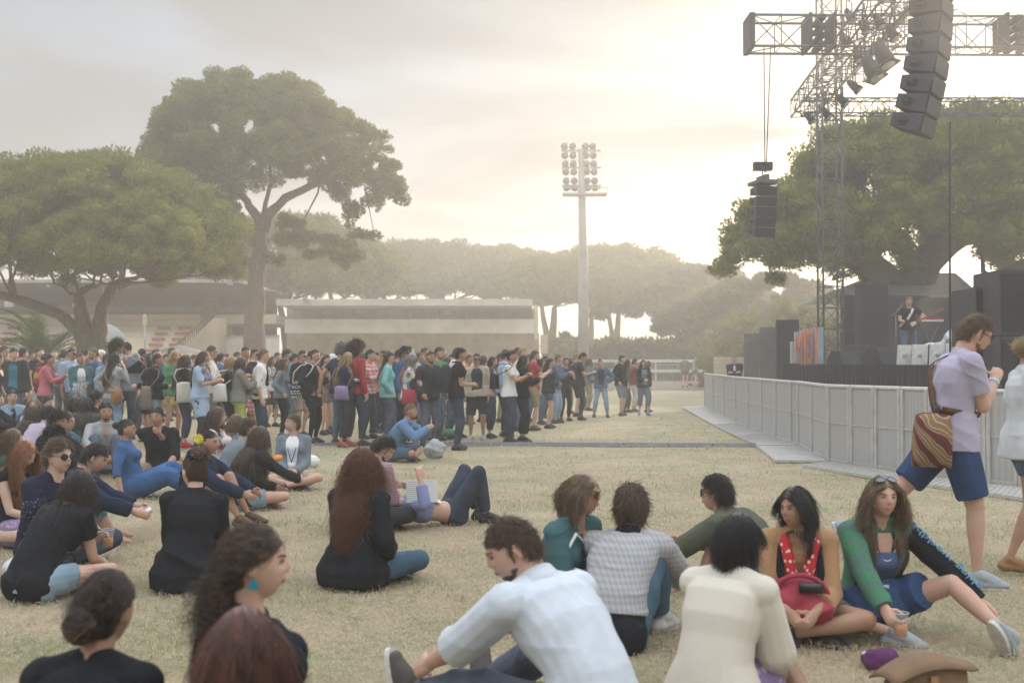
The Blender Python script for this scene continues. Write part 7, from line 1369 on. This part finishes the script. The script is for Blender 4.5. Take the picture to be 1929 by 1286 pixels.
# olive jacket far
f = hero(1350, 895, 7.0, -128, 'knees', ((.0,.46,-.20),'knee'), 'dark haired person in sunglasses and an olive jacket looking away to the left', skin='fair', head=(14,0,0), H=1.72); f.top('jacket', OLIVE, sleeve=.95, off=.026, neckring=True); f.pants('shorts', STEEL, part=.45, loose=.02); f.hair('short', 'dark', L_=.08, vol=1.6); f.glasses(FRAME, LENS); f.face('dark'); f.shoes(SHOEW, RUBBER)
# cream blouse, dark bob
f = hero(1388, 968, 4.55, 142, 'sidesit', ((-.06,.30,-.42),(-.16,.44,-.36)), 'woman with a short black bob in a loose cream blouse seen from behind', fem=True, skin='brown', head=(-14,6,0), H=1.68, vox=.0068); 
CR = cl((.60,.55,.46), bump=.15, col2=(.57,.52,.44)); f.top('blouse', CR, sleeve=.60, off=.024, flare=.03, loose=.030, hi=2.92, disp=.0, seat=True); f.skirt('skirt', FLPUR, part=.35); f.hair('bob', 'black', N_=4600, L_=.11, wid=.0028, vol=.7); f.shoes(SHOED)
for q in (1,-1): wb = MB(); d_ = nrm(f.elb[q]-f.hand[q]); bone(wb, f.hand[q]+d_*.02, f.hand[q]+d_*.035, [.033,.034], flat=(True,True), n=16); wb.build('bracelet', mat((.5,.42,.28), .3, 'metal', 5), f.root)
# white shirt man
f = hero(968, 972, 4.0, -136, 'open', ((.03,.34,-.38),(-.02,.46,-.30)), 'bearded young man in a white shirt and grey jeans looking down to the left', skin='fair', head=(54,24,4), H=1.80, vox=.0066, hip=.20, grips=(.5,.8), feet={1: (.16,.76,.12), -1: (.12,.84,.12)}, knee={1: (.3,.1,1), -1: (.2,.1,1)}, fpt=((.15,.2,1),(-.1,.2,1))); f.top('shirt', cl((.56,.60,.64)), sleeve=.60, off=.026, loose=.014, hem=.02, neckring=False, disp=.012); f.pants('jeans', GJEANS, loose=.012); f.hair('short', 'brown', L_=.05, N_=5600, wid=.0026, vol=.3, col2=(.10,.06,.035)); f.face('brown'); f.beard('dark', scale=1.012); f.shoes(cl((.10,.09,.08)), RUBBER)
cb = MB(); bone(cb, f.nb-f.dirs[2]*.045, f.nb+nrm(f.neck-f.nb)*.05, [.108,.084], flat=(True,True), n=20); cb.build('collar', cl((.56,.60,.64)), f.root)
# scarf + red bag woman
f = hero(1497, 918, 6.15, -12, 'cross', ('lap','lap'), 'woman with a dark bob, tan jacket and red scarf, a red bag in her lap', fem=True, skin='olive', head=(-40,4,0), H=1.64); f.top('jacket', TAN, sleeve=.74, off=.022, hi=2.92, hem=.0); f.pants('shorts', GREY, part=.3, loose=.015); f.hair('bob', 'black', N_=3600, L_=.17, vol=1.2, part=.03); f.face('dark', lips=(.42,.12,.11)); f.shoes(SHOED)
RS = cl((.50,.03,.04), 'floral', col2=(.65,.60,.56), scale=34); sc = MB()
for q in (1,-1): sc.tube([f.nb+f.X[2]*q*.075-f.Y[2]*.03+f.dirs[2]*.02, f.nb+f.X[2]*q*.075+f.Y[2]*.06-f.dirs[2]*.01, f.ch+f.X[2]*q*.035+f.Y[2]*.185+f.dirs[2]*.02, f.w1+f.X[1]*q*.02+f.Y[1]*.20+f.dirs[1]*.03], [.022,.030,.030,.026], 10)
sc.build('scarf', RS, f.root)
for q, t_ in ((-1, 'Canon'), (1, 'DIGITAL')):
    sm = MB(); P = [f.nb+f.X[2]*q*.085+f.dirs[2]*.03, f.ch+f.dirs[2]*.05+f.X[2]*q*.105+f.Y[2]*.160, f.ch-f.dirs[2]*.03+f.X[2]*q*.095+f.Y[2]*.205, f.w1+f.X[1]*q*.08+f.Y[1]*.19]
    V_ = []; 
    for i, p_ in enumerate(P): V_ += [p_-f.X[1]*.020, p_+f.X[1]*.020, p_+f.X[1]*.020+f.Y[1]*.004, p_-f.X[1]*.020+f.Y[1]*.004]
    sm.add(V_, [(i*4+j, i*4+(j+1)%4, i*4+4+(j+1)%4, i*4+4+j) for i in range(3) for j in range(4)]); o = sm.build('camera_strap', BLACK, f.root)
    dn = nrm(P[3]-P[1]); nn = nrm(np.cross(np.cross(dn, f.Y[1]), dn)*-1); nn = nn if np.dot(nn, f.Y[1]) > 0 else -nn; yy = np.cross(nn, dn); Mt = np.eye(4); Mt[:3,0] = dn; Mt[:3,1] = yy; Mt[:3,2] = nn; Mt[:3,3] = P[2]*.75+P[1]*.0+P[3]*.25+nn*.010
    text(t_, .034, WHITE, o, Matrix(Mt.tolist()))
REDB = mat((.34,.035,.055), .6, 'fabric', 9, bump=.4); rb = MB(); bc = f.pel+np.array((0,.27,.13))
rb.sphere(bc, (.17,.11,.13), 18, 12); rb.sphere(bc+np.array((-.07,.03,-.05)), (.12,.10,.10), 14, 10); rb.sphere(bc+np.array((.08,.03,-.04)), (.11,.10,.11), 14, 10); o = held(f, 'backpack', rb, REDB, 'red nylon bag lying in the lap of the woman with the red scarf', 'bag'); soft(o, .009, 3, .022, .07)
sm = MB(); sm.tube([bc+np.array((math.cos(a)*.14, .06+.03*math.sin(a), math.sin(a)*.13)) for a in np.linspace(.1, PI-.1, 14)], .014, 8); sm.build('handle', REDB, o); sm = MB(); sm.box(bc+np.array((-.05,.11,.07)), (.12,.02,.05)); sm.build('camera_lens_pouch', FRAME, o)
# brown haired woman looking at the camera
f = hero(1660, 897, 6.25, 4, 'sidesit', ((-.03,.42,-.36),(.42,.28,-.46)), 'brown haired woman in a green and black printed hooded jacket looking at the camera', fem=True, skin='fair', head=(0,0,0), H=1.70, grips=(.9,.4), feet={1: (.02,.36,.06), -1: (.52,.60,.07)}, knee={1: (1,.3,.2), -1: (.3,.2,.6)}, fpt=((-.8,.5,0),(.5,.3,.8)))
GJ = cl((.05,.20,.09), 'plain', col2=(.10,.13,.14), scale=22); MULTI = cl((.02,.02,.025), 'floral', col2=(.07,.16,.10), scale=12, col3=(.28,.10,.05))
f.top('dress', cl((.07,.11,.20)), off=.010, sleeve=0, hi=2.6); f.skirt('skirt', cl((.035,.07,.16)), part=.40, flare=.03); f.vneck(2.3, .34, .018)
jb = MB(); f.torso(jb, .022, .5, 2.55, .03, False, flare=.02); f.arm(jb, 1, .020, .97, loose=.008); jk = f.cloth('jacket', jb, GJ, .014); jb = MB(); f.arm(jb, -1, .020, .97, loose=.008); sl_ = f.cloth('printed_sleeve', jb, cl((.012,.013,.018)), .008)
f.front('open_jacket_front', cl((.07,.11,.20)), .034, .30, .45, .4, 2.55, cup=.045);
for w_, wr in ((.22, .62), (.22, -.62)): f.front('jacket_lining', MULTI, .034, w_, w_*.8, .3, 2.7, wrap=wr, cup=.03)
hd_ = MB(); hd_.tube([f.nb+f.dirs[2]*.01+f.X[2]*math.cos(a)*.105-f.Y[2]*(math.sin(a)*.085-.01)-f.dirs[2]*.03*abs(math.cos(a)) for a in np.linspace(-.5, PI+.5, 16)], [.026+.012*math.sin(PI*i/15) for i in range(16)], 10); hd_.build('hood', MULTI, f.root)
PB = mat((.10,.25,.38), .7, 'plain', 30)
for (A_, B_, t_) in ((f.hand[-1], f.elb[-1], 'eking'), (f.elb[-1], f.sh[-1], 'worldbe')):
    d_ = nrm(B_-A_); v_ = nrm(np.array((-.75,1.3,.9)) ); nn = nrm(v_-d_*np.dot(v_, d_)); yy = np.cross(nn, d_); Mt = np.eye(4); Mt[:3,0] = d_; Mt[:3,1] = yy; Mt[:3,2] = nn; Mt[:3,3] = A_*.5+B_*.5+d_*.015+nn*(.066); text(t_, .082, PB, sl_, Matrix(Mt.tolist()), .002)
f.hair('long', 'light', N_=3600, curl=.010, L_=.27, vol=1.0, col2=(.08,.05,.028)); f.face('brown', lips=(.46,.20,.17)); f.glasses(FRAME, mat((.10,.11,.14), .08, 'plain', 5, spec=.8), up=True); f.shoes(SHOEG, RUBBER)
nk = MB(); nk.tube([f.nb+f.X[2]*.07*math.cos(a)+f.Y[2]*(.05+.12*math.sin(a))-f.dirs[2]*.12*math.sin(a) for a in np.linspace(0, PI, 24)], .005, 6); nk.build('necklace', WHITE, f.root); nk = MB(); nk.box(f.w1+f.Y[1]*.19+f.dirs[1]*.02, (.05,.008,.08)); nk.build('badge', mat((.55,.6,.5), .4, 'plain', 9), f.root)
cup(f, 1, 'beer cup held low by the woman in the printed hooded jacket')
cg = MB(); c, w_, n_, up = f.fing[-1]; cg.tube([c, c+w_*.07+up*.01], .004, 6); held(f, 'cigarette', cg, WHITE, 'cigarette between the fingers of the woman in the printed jacket', 'cigarette')
# walking couple
f = hero(1838, 603, 7.4, 88, 'stand', ((-.20,.22,-.10),(.08,.10,-.50)), 'bearded man in glasses, lilac polo and navy shorts walking right with a bag', 'people walking past the barrier', skin='fair', head=(0,26,0), H=1.84, vox=.0078, spine=(2,5,16), build=1.10, feet={1: (.08,.12,.085), -1: (.08,-.64,.33)}, knee={1: (.05,1,0), -1: (.05,1,-.1)}, elb={1: (.5,-.4,-1)}, fpt=(None, (0,.35,-1)), grips=(1.3,.5)); 
f.top('polo_shirt', cl((.42,.38,.48)), sleeve=.34, off=.020, hem=.075, loose=.014, neckring=True, disp=.016); f.pants('shorts', cl((.03,.06,.14)), part=.43, loose=.030, sx=1.08); f.hair('short', 'light', L_=.05, N_=4200, vol=1.0, col2=(.10,.065,.04)); f.face('dark'); f.beard('brown', scale=1.012); f.glasses(FRAME, None, name='glasses'); f.shoes(SHOEG, RUBBER)
wb = MB(); d_ = nrm(f.elb[1]-f.hand[1]); bone(wb, f.hand[1]+d_*.02, f.hand[1]+d_*.05, [.036,.037], flat=(True,True), n=18); wb.build('wristband', mat((.55,.65,.72), .5, 'plain', 40, (.2,.35,.5)), f.root)
o, c, Mx = bag(f, 1, 'tan and wine red cloth satchel slung behind the walking man', cl((.22,.13,.065), 'swirl', col2=(.12,.035,.03), scale=3.6, col3=(.34,.28,.19)), w_=.34, h=.42, d=.20, drop=-.03, fwd=-.20, out=-.08, strapm=TLEATHER, sw=.004, name='satchel'); f.strap('broad_strap', cl((.13,.075,.045)), side=-1, w_=.055, off=.030, low=c+np.array((0,.06,.20)), parent=o) 
f = hero(1944, 628, 7.9, 85, 'stand', ('cross','cross'), 'fair haired woman in a pale shirt and denim shorts walking at the right edge', 'people walking past the barrier', fem=True, skin='tan', H=1.70, vox=.0085, head=(20,10,0), feet={1: (.08,-.16,.10), -1: (.08,.10,.085)}); f.top('shirt', cl((.55,.58,.60)), sleeve=.85, off=.026, hem=.10, flare=.03, loose=.012); f.pants('shorts', JEANS, part=.26, loose=.02); f.hair('bun', 'blond', tie=(0,-.12,.0), curl=.006); f.face('light'); f.shoes(TLEATHER)
# brown satchel bottom right
gb = empty('satchel', (ground(1745, 1350).x, 4.72, 0), .25, 'open brown canvas satchel at the bottom right corner', 'bag'); BS = mat((.20,.125,.07), .8, 'fabric', 7, bump=.5)
mb = MB(); mb.prism([(-.15,0),(.16,0),(.18,.12),(.165,.21),(-.12,.20),(-.165,.10)], -.07, .07, M=Matrix.Rotation(PI/2, 4, 'X')); o = mb.build('pouch', BS, gb); soft(o, .009, 5, .02, .08)
mb = MB(); fl_ = [(.17+.006,.215,.06),(.185,.20,-.02),(.16,.15,-.10)]; P = []
for i in range(13):
    t = i/12; x_ = -.20+.40*t; h_ = .185+.055*math.sin(PI*min(1, t*1.05))-.04*(1-t)**2
    for j in range(6): u = j/5; P.append((x_, .085-.19*u, h_+.035*math.sin(PI*u*.8)-.030*u*u*(.2+math.sin(PI*t))))
mb.add(P, [(i*6+j, i*6+j+1, i*6+j+7, i*6+j+6) for i in range(12) for j in range(5)]); o = mb.build('flap', BS, gb); so_ = o.modifiers.new('thickness', 'SOLIDIFY'); so_.thickness = .008
mb = MB(); mb.tube([(.17,0,.20),(.20,.02,.10),(.24,.0,.02),(.34,-.04,.012)], .010, 6); mb.build('strap', BS, gb); mb = MB(); mb.box((0,-.085,.14), (.035,.012,.08)); mb.build('buckle_strap', TLEATHER, gb); mb = MB(); mb.box((0,-.094,.105), (.03,.008,.018)); mb.build('buckle', mat((.55,.45,.25), .35, 'metal', 9, metal=.8), gb)
mb = MB(); mb.sphere((.0,-.02,.175), (.09,.04,.03), 12, 8); o = mb.build('lining', NAVY, gb)
p = ground(1672, 1262); lump('scarf', p.x, p.y, (.26,.20,.12), cl((.10,.03,.09), 'floral', col2=(.55,.52,.50), scale=18), 'purple and white scarf on the grass behind the brown satchel', 'scarf', 22)
# ================================================================ haze
finalise()
hz = MB(); hz.box((0, 150, 8.2), (640, 360, 18.6))
hm_ = bpy.data.materials.new('haze'); hm_.use_nodes = True; n_ = hm_.node_tree.nodes; n_.clear()
ho = n_.new('ShaderNodeOutputMaterial'); pv = n_.new('ShaderNodeVolumePrincipled'); hm_.node_tree.links.new(pv.outputs[0], ho.inputs['Volume'])
pv.inputs['Color'].default_value = (.97,.94,.89,1); pv.inputs['Density'].default_value = .0050; pv.inputs['Anisotropy'].default_value = .58
tag(hz.build('haze', hm_, smooth=False), 'pale warm evening haze over the whole field', 'haze', kind='stuff')
